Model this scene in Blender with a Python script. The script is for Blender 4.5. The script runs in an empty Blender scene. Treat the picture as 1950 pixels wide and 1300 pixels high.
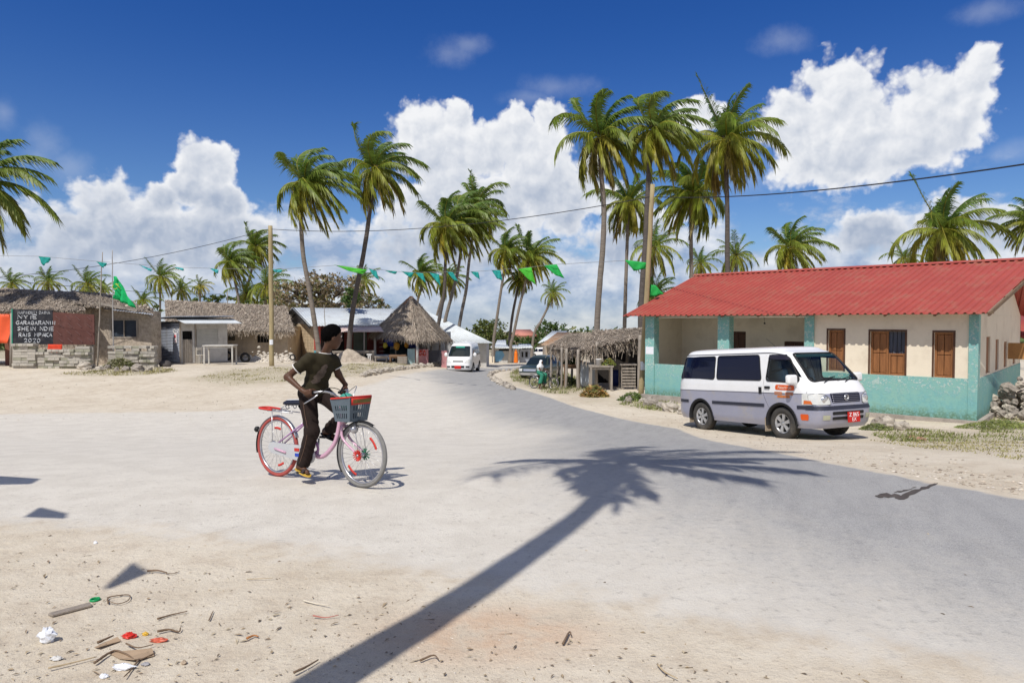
import bpy, bmesh, math, random
import numpy as np
from mathutils import Vector, Matrix
R = math.radians
D = bpy.data; S = bpy.context.scene; COL = S.collection
random.seed(7); np.random.seed(7)

# ---------------------------------------------------------------- camera
F = 1300.; CX = 975.; CY = 650.; PT = math.atan(38 / 1300); CZ = 1.55
cam = D.objects.new('camera', D.cameras.new('camera')); COL.objects.link(cam)
cam.location = (0, 0, CZ); cam.rotation_euler = (math.pi / 2 - PT, 0, 0)
cam.data.sensor_width = 36; cam.data.lens = 36 * F / 1950; cam.data.clip_end = 3000; cam.data.clip_start = .05
S.camera = cam
S.view_settings.view_transform = 'Standard'; S.view_settings.look = 'None'
S.view_settings.exposure = 0.0; S.view_settings.gamma = 1.0
S.cycles.max_bounces = 10; S.cycles.diffuse_bounces = 6; S.cycles.transparent_max_bounces = 16
S.cycles.caustics_reflective = False; S.cycles.caustics_refractive = False
S.cycles.use_denoising = True

# ---------------------------------------------------------------- sun
SUN_EL = R(55); SHX, SHY = .42, .907          # shadows run right and away from the camera
sd = D.lights.new('sun', 'SUN'); sd.energy = 4.3; sd.angle = R(.53); sd.color = (1, .955, .89)
sun = D.objects.new('sun', sd); COL.objects.link(sun)
ldir = Vector((SHX * math.cos(SUN_EL), SHY * math.cos(SUN_EL), -math.sin(SUN_EL)))
sun.rotation_euler = ldir.to_track_quat('-Z', 'Y').to_euler()

# ---------------------------------------------------------------- helpers for nodes
def nset(n, **k):
    for a, v in k.items():
        if a.startswith('i_'):
            key = a[2:]
            key = int(key) if key.isdigit() else key
            n.inputs[key].default_value = v
        else: setattr(n, a, v)
    return n
class NT:
    def __init__(s, tree): s.t = tree; s.n = tree.nodes; s.l = tree.links
    def new(s, ty, **k): return nset(s.n.new(ty), **k)
    def link(s, a, b): s.l.new(a, b)
    def _in(s, sock, v):
        if hasattr(v, 'is_output') or isinstance(v, bpy.types.NodeSocket): s.l.new(v, sock)
        else: sock.default_value = v
    def math(s, op, a, b=None, c=None, clamp=False):
        n = s.n.new('ShaderNodeMath'); n.operation = op; n.use_clamp = clamp
        s._in(n.inputs[0], a)
        if b is not None: s._in(n.inputs[1], b)
        if c is not None: s._in(n.inputs[2], c)
        return n.outputs[0]
    def vmath(s, op, a, b=None, out=0):
        n = s.n.new('ShaderNodeVectorMath'); n.operation = op
        s._in(n.inputs[0], a)
        if b is not None: s._in(n.inputs[1], b)
        return n.outputs[out]
    def mix(s, fac, a, b, blend='MIX'):
        n = s.n.new('ShaderNodeMix'); n.data_type = 'RGBA'; n.blend_type = blend
        s._in(n.inputs['Factor'], fac)
        for sock, v in ((n.inputs[6], a), (n.inputs[7], b)):
            if isinstance(v, (tuple, list)): sock.default_value = (*v[:3], 1)
            else: s.l.new(v, sock)
        return n.outputs[2]
    def noise(s, vec, scale, detail=4, rough=.55, dist=0, dims='3D'):
        n = s.n.new('ShaderNodeTexNoise'); n.noise_dimensions = dims
        n.inputs['Scale'].default_value = scale; n.inputs['Detail'].default_value = detail
        n.inputs['Roughness'].default_value = rough; n.inputs['Distortion'].default_value = dist
        if vec is not None: s.l.new(vec, n.inputs['Vector'])
        return n.outputs['Fac']
    def ramp(s, v, lo, hi, a=0., b=1., smooth=True):
        n = s.n.new('ShaderNodeMapRange'); n.interpolation_type = 'SMOOTHSTEP' if smooth else 'LINEAR'
        s._in(n.inputs['Value'], v)
        for k, x in (('From Min', lo), ('From Max', hi), ('To Min', a), ('To Max', b)): n.inputs[k].default_value = x
        return n.outputs[0]

# ---------------------------------------------------------------- pixel <-> place
_c, _s = math.cos(PT), math.sin(PT)
def ray(px, py):
    x = (px - CX) / F; y = (CY - py) / F
    return (x, y * _s + _c, y * _c - _s)
def P(px, py, Y):
    d = ray(px, py); k = Y / d[1]; return Vector((d[0] * k, Y, CZ + d[2] * k))
_ty = [-60, 0, 3, 5, 7.2, 10, 14.3, 18, 22, 25, 31, 44, 60, 90, 170, 300, 900]
_td = [1.48, 1.5, 1.53, 1.57, 1.63, 1.93, 2.48, 2.74, 2.84, 2.89, 3.0, 3.3, 4.0, 5.4, 8.4, 9.2, 9.8]
def ss(t): t = min(1, max(0, t)); return t * t * (3 - 2 * t)
def terrain(X, Y):
    w = max(1.0, .06 * abs(Y)); d = 0
    for o, k in ((-1.4, .1), (-.7, .24), (0, .32), (.7, .24), (1.4, .1)): d += float(np.interp(Y + o * w, _ty, _td)) * k
    d -= .7 * ss((-1 - X) / 9) * ss((Y - 22) / 14) * (1 - ss((Y - 60) / 60))
    return CZ - d
def gp(px, py):
    d = ray(px, py); t = 1.7 / -d[2] if d[2] < -.004 else 300.
    for i in range(60):
        n = (CZ - terrain(d[0] * t, d[1] * t)) / max(1e-6, -d[2])
        if abs(n - t) < 1e-4 * t: break
        t = .5 * t + .5 * min(n, 600.)
    return Vector((d[0] * t, d[1] * t, terrain(d[0] * t, d[1] * t)))
def G(X, Y, dz=0): return Vector((X, Y, terrain(X, Y) + dz))
def GX(px, Y, dz=0):                     # ground point seen at column px, depth Y
    return G((px - CX) / F * Y * 1.0, Y, dz)

# ---------------------------------------------------------------- world: Nishita sky with cumulus (by direction)
W = D.worlds.new('World'); S.world = W; W.use_nodes = True
def build_world():
    t = NT(W.node_tree); t.n.clear()
    out = t.new('ShaderNodeOutputWorld'); bg = t.new('ShaderNodeBackground'); bg.inputs['Strength'].default_value = .1
    t.link(bg.outputs[0], out.inputs[0])
    sky = t.new('ShaderNodeTexSky', sky_type='NISHITA', sun_disc=False, sun_elevation=SUN_EL,
                sun_rotation=math.atan2(-SHX, -SHY), altitude=0, air_density=1.0, dust_density=.35, ozone_density=2.2)
    co = t.new('ShaderNodeTexCoord'); d = co.outputs['Generated']
    sp = t.new('ShaderNodeSeparateXYZ'); t.link(d, sp.inputs[0])
    az = t.math('ARCTAN2', sp.outputs[0], sp.outputs[1]); el = t.math('ARCSINE', sp.outputs[2])
    cb = t.new('ShaderNodeCombineXYZ'); t.link(az, cb.inputs[0]); t.link(el, cb.inputs[1]); p = cb.outputs[0]
    # warp for billowy outlines
    def fbm(vec, sc, det, ro=.6):
        n = t.new('ShaderNodeTexNoise'); n.inputs['Scale'].default_value = sc; n.inputs['Detail'].default_value = det
        n.inputs['Roughness'].default_value = ro; t.link(vec, n.inputs['Vector']); return n
    wn = fbm(p, 14, 6)
    off = t.vmath('SUBTRACT', wn.outputs['Color'], (.5, .5, .5))
    sc = t.new('ShaderNodeVectorMath'); sc.operation = 'SCALE'; t.link(off, sc.inputs[0]); sc.inputs[3].default_value = .055
    pw = t.vmath('ADD', p, sc.outputs[0])
    def ae(px, py):
        x, y, z = ray(px, py); n = math.sqrt(x * x + y * y + z * z); return math.atan2(x, y), math.asin(z / n)
    def blobs(lst, vec):
        acc = None
        for px, py, rx, ry in lst:
            a, e = ae(px, py); dx = ae(px + rx, py)[0] - a; dy = ae(px, py - ry)[1] - e
            q = t.vmath('SUBTRACT', vec, (a, e, 0)); q = t.vmath('MULTIPLY', q, (1 / dx, 1 / dy, 0))
            v = t.math('SUBTRACT', 1., t.vmath('LENGTH', q, out=1))
            acc = v if acc is None else t.math('SMOOTH_MAX', acc, v, .12)
        return acc
    big = [(388, 318, 56, 56), (360, 362, 50, 40), (425, 395, 66, 50), (300, 392, 62, 42), (205, 400, 76, 62), (160, 460, 100, 80), (300, 470, 200, 90), (462, 450, 80, 70), (130, 530, 160, 70),
           (808, 252, 58, 66), (868, 240, 36, 50), (860, 310, 96, 80), (925, 292, 60, 50), (985, 250, 36, 50), (1042, 232, 42, 40), (1005, 305, 86, 76), (905, 385, 160, 90), (1060, 370, 110, 80), (850, 480, 170, 90),
           (1600, 190, 80, 90), (1535, 250, 90, 78), (1660, 245, 126, 90), (1790, 200, 90, 74), (1852, 160, 54, 74), (1845, 225, 56, 74), (1610, 285, 160, 66), (1745, 270, 120, 64), (1340, 215, 50, 36), (1840, 440, 150, 60), (1650, 450, 110, 50), (1200, 470, 120, 80)]
    thin = [(85, 275, 52, 52), (130, 320, 60, 40), (8, 215, 34, 42), (855, 100, 60, 34), (895, 85, 60, 26), (1060, 165, 90, 30), (1010, 185, 60, 22), (1490, 78, 70, 34), (1880, 20, 90, 30), (1925, 290, 60, 30), (70, 300, 50, 40), (560, 440, 90, 40), (1420, 330, 90, 60)]
    def billow(vec, sc):
        n = t.new('ShaderNodeTexVoronoi', voronoi_dimensions='2D', feature='SMOOTH_F1'); n.inputs['Scale'].default_value = sc
        n.inputs['Detail'].default_value = 3; n.inputs['Roughness'].default_value = .55; n.inputs['Lacunarity'].default_value = 2.1
        n.inputs['Smoothness'].default_value = .35; t.link(vec, n.inputs['Vector']); return n.outputs['Distance']
    Db = blobs(big, pw); Dt = blobs(thin, p)
    sc2 = t.new('ShaderNodeVectorMath'); sc2.operation = 'SCALE'; t.link(off, sc2.inputs[0]); sc2.inputs[3].default_value = .03
    pb = t.vmath('ADD', p, sc2.outputs[0]); pb2 = t.vmath('ADD', pb, (-.007, .011, 0))
    v1 = billow(pb, 19); v2 = billow(pb2, 19)
    n1 = fbm(p, 22, 9, .62).outputs['Fac']; n2 = fbm(t.vmath('ADD', p, (-.010, .014, 0)), 22, 9, .62).outputs['Fac']
    b1 = t.math('ADD', t.math('MULTIPLY', v1, -.62), t.math('MULTIPLY', n1, .30)); b2 = t.math('ADD', t.math('MULTIPLY', v2, -.62), t.math('MULTIPLY', n2, .30))
    n3 = fbm(t.vmath('MULTIPLY', p, (1, 1.7, 1)), 8.0, 9, .6).outputs['Fac']
    n4 = fbm(t.vmath('ADD', t.vmath('MULTIPLY', p, (1, 1.7, 1)), (-.02, .035, 0)), 8.0, 9, .6).outputs['Fac']
    dens = t.math('ADD', t.math('ADD', Db, b1), .57)
    lowf = t.ramp(el, ae(975, 400)[1], ae(975, 540)[1], 0, 1)
    soft = t.math('ADD', .36, t.math('MULTIPLY', lowf, .5))
    m_big = t.math('DIVIDE', t.math('SUBTRACT', dens, t.math('MULTIPLY', lowf, .16)), soft, clamp=True)
    m_big = t.ramp(m_big, 0, 1)
    dthin = t.math('ADD', Dt, t.math('MULTIPLY', t.math('SUBTRACT', n1, .5), 1.6))
    m_thin = t.math('MULTIPLY', t.ramp(dthin, -.1, 1.2), .22)
    # low cloud deck, thicker towards the horizon
    e_hi = ae(975, 330)[1]
    band = t.ramp(el, ae(975, 590)[1], e_hi, 1, 0)
    m_deck = t.ramp(t.math('ADD', n3, t.math('MULTIPLY', band, .36)), .575, .76)
    m_deck = t.math('MULTIPLY', m_deck, t.ramp(el, e_hi, ae(975, 400)[1], 0, 1))
    m_deck = t.math('MULTIPLY', m_deck, t.ramp(el, ae(975, 640)[1], ae(975, 540)[1], .55, .92))
    # relief: brighter towards upper left, grey undersides
    rel = t.math('MULTIPLY', t.math('SUBTRACT', b1, b2), .85)
    deep = t.math('MULTIPLY', t.ramp(dens, .15, .75), t.ramp(el, ae(975, 470)[1], ae(975, 230)[1], .8, .18))
    br = t.math('SUBTRACT', t.math('ADD', .95, rel), deep, clamp=True)
    c_big = t.mix(br, (4.0, 4.7, 6.0), (9.0, 9.1, 9.35))
    rel2 = t.math('MULTIPLY', t.math('SUBTRACT', n3, n4), 3.4)
    br2 = t.math('ADD', .40, rel2, clamp=True)
    c_deck = t.mix(br2, (3.1, 4.1, 6.0), (8.6, 8.8, 9.2))
    # sky tint: deep polarised blue overhead
    hs = t.new('ShaderNodeHueSaturation'); hs.inputs['Saturation'].default_value = 1.12; hs.inputs['Value'].default_value = 1.0
    t.link(sky.outputs[0], hs.inputs['Color'])
    c = t.mix(1., hs.outputs[0], t.mix(t.ramp(el, .02, .45), (.66, .78, 1.0), (.21, .48, .95)), 'MULTIPLY')
    c = t.mix(m_deck, c, c_deck); c = t.mix(m_thin, c, (7.0, 7.5, 8.4)); c = t.mix(m_big, c, c_big)
    # unseen clouds added behind the viewer and to the sides as white fill light
    n5 = fbm(d, 3.2, 7, .55).outputs['Fac']
    m_fill = t.math('MULTIPLY', t.ramp(t.math('ABSOLUTE', az), .85, 1.25), t.ramp(n5, .42, .58))
    c = t.mix(m_fill, c, (6.2, 6.3, 6.6))
    # below the horizon
    c = t.mix(t.ramp(el, -.05, -.01), (4.0, 3.8, 3.4), c)
    t.link(c, bg.inputs['Color'])
build_world()

# ---------------------------------------------------------------- scene helpers
def tag(o, label=None, cat=None, group=None, kind=None):
    if label: o['label'] = label
    if cat: o['category'] = cat
    if group: o['group'] = group
    if kind: o['kind'] = kind
    return o
def empty(name, loc, label, cat, group=None, rz=0):
    o = D.objects.new(name, None); COL.objects.link(o); o.location = loc; o.rotation_euler = (0, 0, rz)
    o.empty_display_size = .2
    return tag(o, label, cat, group)
def copy_tree(o, parent=None):
    c = o.copy(); COL.objects.link(c)
    if parent: c.parent = parent
    for ch in list(o.children): copy_tree(ch, c)
    return c
class MB:
    """collects geometry; build() links it as ONE mesh object"""
    def __init__(s): s.v = []; s.f = []; s.m = []; s.sm = []; s.col = None
    def add(s, vs, fs, mi=0, smooth=False):
        b = len(s.v); s.v += [tuple(v) for v in vs]
        for f in fs: s.f.append(tuple(i + b for i in f)); s.m.append(mi); s.sm.append(smooth)
        return s
    def box(s, c, sz, rz=0, mi=0, M=None):
        x, y, z = (a / 2 for a in sz)
        vs = [(i, j, k) for i in (-x, x) for j in (-y, y) for k in (-z, z)]
        M = M or (Matrix.Translation(c) @ Matrix.Rotation(rz, 4, 'Z'))
        vs = [M @ Vector(v) for v in vs]
        return s.add(vs, [(0, 1, 3, 2), (4, 6, 7, 5), (0, 4, 5, 1), (2, 3, 7, 6), (0, 2, 6, 4), (1, 5, 7, 3)], mi)
    def bb(s, p, q, mi=0):                    # box by opposite corners
        return s.box([(a + b) / 2 for a, b in zip(p, q)], [abs(a - b) for a, b in zip(p, q)], 0, mi)
    def bar(s, a, b, w, h=None, mi=0, up=(0, 0, 1)):
        a = Vector(a); b = Vector(b); h = h or w; d = b - a; L = d.length
        z = d.normalized(); u = Vector(up)
        if abs(z.dot(u)) > .98: u = Vector((0, 1, 0))
        x = u.cross(z).normalized(); y = z.cross(x)
        M = Matrix((x, y, z)).transposed().to_4x4(); M.translation = (a + b) / 2
        return s.box(None, (w, h, L), 0, mi, M)
    def tube(s, pts, r, n=8, mi=0, cap=True, smooth=True, jit=0):
        pts = [Vector(p) for p in pts]; rs = r if isinstance(r, (list, tuple)) else [r] * len(pts)
        k = len(pts); t0 = (pts[1] - pts[0]).normalized()
        u = Vector((0, 0, 1)) if abs(t0.z) < .9 else Vector((1, 0, 0))
        x = t0.cross(u).normalized(); vs = []
        for i, p in enumerate(pts):
            tg = (pts[min(i + 1, k - 1)] - pts[max(i - 1, 0)])
            tg = tg.normalized() if tg.length > 1e-9 else t0
            x = (x - tg * x.dot(tg)); x = x.normalized() if x.length > 1e-6 else tg.orthogonal().normalized()
            y = tg.cross(x)
            for j in range(n):
                a = 2 * math.pi * j / n; rr = rs[i] * (1 + random.uniform(-jit, jit))
                vs.append(p + (x * math.cos(a) + y * math.sin(a)) * rr)
        fs = [(i * n + j, i * n + (j + 1) % n, (i + 1) * n + (j + 1) % n, (i + 1) * n + j) for i in range(k - 1) for j in range(n)]
        if cap: fs += [tuple(range(n - 1, -1, -1)), tuple((k - 1) * n + j for j in range(n))]
        return s.add(vs, fs, mi, smooth)
    def ring(s, c, axis, Rr, r, n=40, m=8, mi=0, a0=0, a1=None, sx=1):
        c = Vector(c); ax = Vector(axis).normalized(); u = ax.orthogonal().normalized()
        if abs(ax.z) < .9: u = (Vector((0, 0, 1)) - ax * ax.z).normalized()
        w = ax.cross(u); full = a1 is None; a1 = a0 + 2 * math.pi if full else a1
        vs = []; k = n if full else n + 1
        for i in range(k):
            a = a0 + (a1 - a0) * i / n; d = u * math.cos(a) + w * math.sin(a)
            for j in range(m):
                b = 2 * math.pi * j / m
                vs.append(c + d * (Rr + r * math.cos(b)) + ax * (r * sx * math.sin(b)))
        fs = [(i * m + j, i * m + (j + 1) % m, ((i + 1) % k) * m + (j + 1) % m, ((i + 1) % k) * m + j) for i in range(n) for j in range(m)]
        return s.add(vs, fs, mi, True)
    def lathe(s, c, axis, prof, n=24, mi=0, smooth=True):      # prof: (radius, height)
        c = Vector(c); ax = Vector(axis).normalized(); u = ax.orthogonal().normalized(); w = ax.cross(u)
        vs = [c + ax * h + (u * math.cos(2 * math.pi * j / n) + w * math.sin(2 * math.pi * j / n)) * r for r, h in prof for j in range(n)]
        fs = [(i * n + j, i * n + (j + 1) % n, (i + 1) * n + (j + 1) % n, (i + 1) * n + j) for i in range(len(prof) - 1) for j in range(n)]
        return s.add(vs, fs, mi, smooth)
    def ball(s, c, r, n=12, m=8, mi=0, jit=0, sc=(1, 1, 1)):
        vs = []; c = Vector(c)
        for i in range(m + 1):
            th = math.pi * i / m
            for j in range(n):
                a = 2 * math.pi * j / n; k = r * (1 + random.uniform(-jit, jit))
                vs.append(c + Vector((math.sin(th) * math.cos(a) * k * sc[0], math.sin(th) * math.sin(a) * k * sc[1], math.cos(th) * k * sc[2])))
        fs = [(i * n + j, (i + 1) * n + j, (i + 1) * n + (j + 1) % n, i * n + (j + 1) % n) for i in range(m) for j in range(n)]
        return s.add(vs, fs, mi, True)
    def prism(s, poly, M, h, mi=0):           # poly in local xy, extruded by h along local z
        n = len(poly); vs = [M @ Vector((x, y, 0)) for x, y in poly] + [M @ Vector((x, y, h)) for x, y in poly]
        fs = [tuple(range(n - 1, -1, -1)), tuple(range(n, 2 * n))] + [(i, (i + 1) % n, n + (i + 1) % n, n + i) for i in range(n)]
        return s.add(vs, fs, mi)
    def grid(s, rows, mi=0, smooth=True, close=False):
        m = len(rows[0]); vs = [v for r in rows for v in r]; fs = []
        for i in range(len(rows) - 1):
            for j in range(m if close else m - 1):
                a, b = i * m + j, i * m + (j + 1) % m
                fs.append((a, b, b + m, a + m))
        return s.add(vs, fs, mi, smooth)
    def mesh(s, name, mats):
        me = D.meshes.new(name); me.from_pydata(s.v, [], s.f)
        for m in (mats if isinstance(mats, (list, tuple)) else [mats]): me.materials.append(m)
        me.polygons.foreach_set('material_index', s.m); me.polygons.foreach_set('use_smooth', s.sm)
        if s.col is not None:
            a = me.color_attributes.new('tint', 'FLOAT_COLOR', 'POINT')
            a.data.foreach_set('color', np.asarray(s.col, dtype=np.float32).ravel())
        me.update(); return me
    def build(s, name, mats, parent=None, loc=None, bevel=0):
        o = D.objects.new(name, s.mesh(name, mats)); COL.objects.link(o)
        if parent: o.parent = parent
        if loc is not None: o.location = loc
        if bevel:
            b = o.modifiers.new('bevel', 'BEVEL'); b.width = bevel; b.segments = 2; b.limit_method = 'ANGLE'; b.angle_limit = R(40)
        return o
def sub(pts, o): return [Vector(p) - Vector(o) for p in pts]
def spline(pts, n):
    pts = [Vector(p) for p in pts]; out = []
    q = [pts[0] * 2 - pts[1]] + pts + [pts[-1] * 2 - pts[-2]]
    for i in range(1, len(q) - 2):
        for k in range(n):
            t = k / n; a, b, c, d = q[i - 1:i + 3]
            out.append(.5 * ((2 * b) + (c - a) * t + (2 * a - 5 * b + 4 * c - d) * t * t + (3 * b - a - 3 * c + d) * t ** 3))
    return out + [pts[-1]]

# ---------------------------------------------------------------- materials
MATS = {}
def mat(name, col, rough=.8, var=.18, scale=6., bump=.15, bscale=None, metal=0, spec=.3, dirt=None, dirt_amt=.4, dscale=2.5, stretch=None, coat=0, tint=False):
    """principled with two scales of colour variation, optional dirt patches and bump"""
    if name in MATS: return MATS[name]
    m = D.materials.new(name); m.use_nodes = True; t = NT(m.node_tree); b = t.n['Principled BSDF']
    co = t.new('ShaderNodeTexCoord'); v = co.outputs['Object']
    if stretch: v = t.vmath('MULTIPLY', v, stretch)
    base = (*col, 1)
    if tint:
        at = t.new('ShaderNodeVertexColor', layer_name='tint'); c = t.mix(1., at.outputs[0], base, 'MULTIPLY')
    else:
        rgb = t.new('ShaderNodeRGB'); rgb.outputs[0].default_value = base; c = rgb.outputs[0]
    if var:
        n = t.noise(v, scale, 6, .6); n_ = t.noise(v, scale * 9, 3, .6)
        f = t.math('ADD', t.ramp(n, .25, .75, 1 - var, 1 + var, False), t.ramp(n_, .2, .8, -var * .5, var * .5, False))
        g = t.new('ShaderNodeCombineXYZ')
        for i in range(3): t.link(f, g.inputs[i])
        c = t.mix(1., c, g.outputs[0], 'MULTIPLY')
    if dirt:
        d = t.ramp(t.noise(v, dscale, 8, .68), .48, .68, 0, dirt_amt); c = t.mix(d, c, dirt)
    t.link(c, b.inputs['Base Color'])
    b.inputs['Roughness'].default_value = rough; b.inputs['Metallic'].default_value = metal
    b.inputs['Specular IOR Level'].default_value = spec
    if coat: b.inputs['Coat Weight'].default_value = coat; b.inputs['Coat Roughness'].default_value = .04
    if bump:
        bn = t.new('ShaderNodeBump'); bn.inputs['Strength'].default_value = bump; bn.inputs['Distance'].default_value = .02
        t.link(t.noise(v, bscale or scale * 5, 6, .65), bn.inputs['Height']); t.link(bn.outputs[0], b.inputs['Normal'])
    MATS[name] = m; return m
# ================================================================ GROUND, ROAD
def axis_steps(lo, hi, c, s0, g, far=12.):
    out = [c]; s = s0; x = c
    while x < hi:
        if x > c + far: s *= g
        x += s; out.append(x)
    s = s0; x = c; left = []
    while x > lo:
        if x < c - far: s *= g
        x -= s; left.append(x)
    return left[::-1] + out
GXS = axis_steps(-420, 420, 1., .2, 1.055, 11.); GYS = axis_steps(-16, 620, 4., .17, 1.04, 10.)
GZ = np.array([[terrain(x, y) for x in GXS] for y in GYS])
_right_px = [(1950, 948), (1775, 917), (1600, 884), (1456, 856), (1298, 816), (1180, 795), (1100, 774), (1040, 753), (985, 737), (948, 724), (934, 716), (936, 711), (950, 707), (985, 704), (1060, 699)]
REDGE = [(9.6, 0.), (8.3, 3.0)] + [tuple(gp(*p)[:2]) for p in _right_px]
_left_px = [(1060, 694), (1000, 695), (940, 696.5), (870, 699), (820, 702), (775, 708), (738, 716), (690, 730), (600, 752), (520, 772), (400, 781), (200, 783), (0, 786)]
LEDGE = [tuple(gp(*p)[:2]) for p in _left_px]
_low_px = [(0, 1028), (200, 1045), (380, 1068), (600, 1112), (800, 1150), (1050, 1195), (1300, 1245), (1500, 1299)]
LOW = [tuple(gp(*p)[:2]) for p in _low_px]
ROADPOLY = REDGE + LEDGE + [(-30, LEDGE[-1][1]), (-30, LOW[0][1])] + LOW + [(3., 2.2), (5., -1.), (9., -1)]
def seg_dist(X, Y, line):
    d = np.full(X.shape, 1e9)
    for (ax, ay), (bx, by) in zip(line[:-1], line[1:]):
        vx, vy = bx - ax, by - ay; t = np.clip(((X - ax) * vx + (Y - ay) * vy) / (vx * vx + vy * vy + 1e-9), 0, 1)
        d = np.minimum(d, np.hypot(X - ax - t * vx, Y - ay - t * vy))
    return d
def inside(X, Y, poly):
    r = np.zeros(X.shape, bool); n = len(poly)
    for i in range(n):
        ax, ay = poly[i]; bx, by = poly[(i + 1) % n]
        if ay == by: continue
        c = ((ay > Y) != (by > Y)) & (X < (bx - ax) * (Y - ay) / (by - ay) + ax); r ^= c
    return r
XX, YY = np.meshgrid(np.array(GXS), np.array(GYS))
R_in = inside(XX, YY, ROADPOLY)
R_d = seg_dist(XX, YY, ROADPOLY + [ROADPOLY[0]]) * np.where(R_in, 1, -1)      # + inside
R_edge = seg_dist(XX, YY, REDGE)
A_asph = 1 - np.clip((R_edge - 1.0) / 5.0, 0, 1)
A_asph = A_asph * A_asph * (3 - 2 * A_asph)
GRASS = []                                  # (px polygon, density, tint) filled here, also grown as blades later
GRASS_PX = [
    ('dry', [(355, 722), (430, 704), (520, 699), (640, 694), (760, 692), (850, 694), (800, 699), (740, 708), (690, 716), (560, 728), (440, 734)], .75),
    ('weed', [(968, 712), (1000, 700), (1060, 705), (1105, 722), (1130, 740), (1085, 752), (1040, 748), (1000, 735), (975, 725)], 1.),
    ('weed', [(1655, 826), (1700, 812), (1860, 828), (1872, 800), (1950, 785), (1950, 838), (1800, 842), (1700, 840)], 1.),
    ('dry', [(1655, 838), (1800, 842), (1950, 838), (1950, 878), (1850, 862), (1740, 852)], .5),
    ('weed', [(1178, 770), (1215, 756), (1290, 770), (1292, 786), (1235, 780)], .9),
    ('dry', [(110, 712), (180, 705), (300, 700), (345, 706), (280, 714), (170, 716)], .7),
    ('dry', [(1085, 752), (1140, 744), (1170, 762), (1120, 770)], .4)]
Gw = np.zeros(XX.shape)
for kind, poly, dens in GRASS_PX:
    wp = [tuple(gp(*p)[:2]) for p in poly]; GRASS.append((kind, wp, dens))
    i_ = inside(XX, YY, wp); d_ = seg_dist(XX, YY, wp + [wp[0]]) * np.where(i_, 1, -1)
    Gw = np.maximum(Gw, np.clip((d_ + .5) / 1.2, 0, 1) * dens)

Gw = np.maximum(Gw, np.clip((YY - 92) / 25, 0, 1) * .85)
def sand_nodes(t, v):
    n1 = t.noise(v, .5, 8, .62); n2 = t.noise(v, 3.5, 8, .65); n3 = t.noise(v, 40, 4, .6); n4 = t.noise(v, 180, 2, .5); n5 = t.noise(v, 11, 7, .7)
    c = t.mix(t.ramp(n1, .35, .65), (.54, .468, .362), (.615, .545, .435))
    c = t.mix(t.ramp(n2, .46, .66, 0, .5), c, (.65, .588, .478))
    c = t.mix(t.ramp(n2, .50, .34, 0, .35), c, (.40, .32, .235))
    c = t.mix(t.ramp(n5, .57, .70, 0, .45), c, (.36, .29, .22))
    c = t.mix(t.ramp(n3, .58, .72, 0, .5), c, (.30, .25, .2))
    c = t.mix(t.ramp(n4, .58, .72, 0, .5), c, (.25, .21, .17))
    c = t.mix(t.ramp(n4, .42, .30, 0, .4), c, (.70, .64, .55))
    # rust-orange damp patch lying on the sand
    q = t.vmath('SUBTRACT', v, tuple(gp(930, 1205))); q = t.vmath('MULTIPLY', q, (1.1, 1.9, 0))
    st = t.math('MULTIPLY', t.ramp(t.vmath('LENGTH', q, out=1), .15, .95, 1, 0), t.ramp(n2, .3, .6))
    c = t.mix(t.math('MULTIPLY', st, .55), c, (.46, .26, .14))
    h = t.math('ADD', t.math('MULTIPLY', t.noise(v, 7, 8, .7), 1.), t.math('MULTIPLY', n3, .35)); h = t.math('ADD', h, t.math('MULTIPLY', n4, .15)); h = t.math('ADD', h, t.math('MULTIPLY', n5, .6))
    return c, h, n1, n2
def ground_mat():
    m = D.materials.new('sand'); m.use_nodes = True; t = NT(m.node_tree); b = t.n['Principled BSDF']
    co = t.new('ShaderNodeTexCoord'); v = co.outputs['Object']
    at = t.new('ShaderNodeVertexColor', layer_name='tint'); sp = t.new('ShaderNodeSeparateColor'); t.link(at.outputs[0], sp.inputs[0])
    c, h, n1, n2 = sand_nodes(t, v)
    # soil under grass
    gm = t.math('MULTIPLY', sp.outputs[0], t.ramp(n2, .32, .6))
    c = t.mix(t.math('MULTIPLY', gm, .75), c, (.215, .19, .085))
    t.link(c, b.inputs['Base Color']); b.inputs['Roughness'].default_value = .95; b.inputs['Specular IOR Level'].default_value = .15
    bn = t.new('ShaderNodeBump'); bn.inputs['Strength'].default_value = .6; bn.inputs['Distance'].default_value = .03
    t.link(h, bn.inputs['Height']); t.link(bn.outputs[0], b.inputs['Normal'])
    return m
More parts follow.
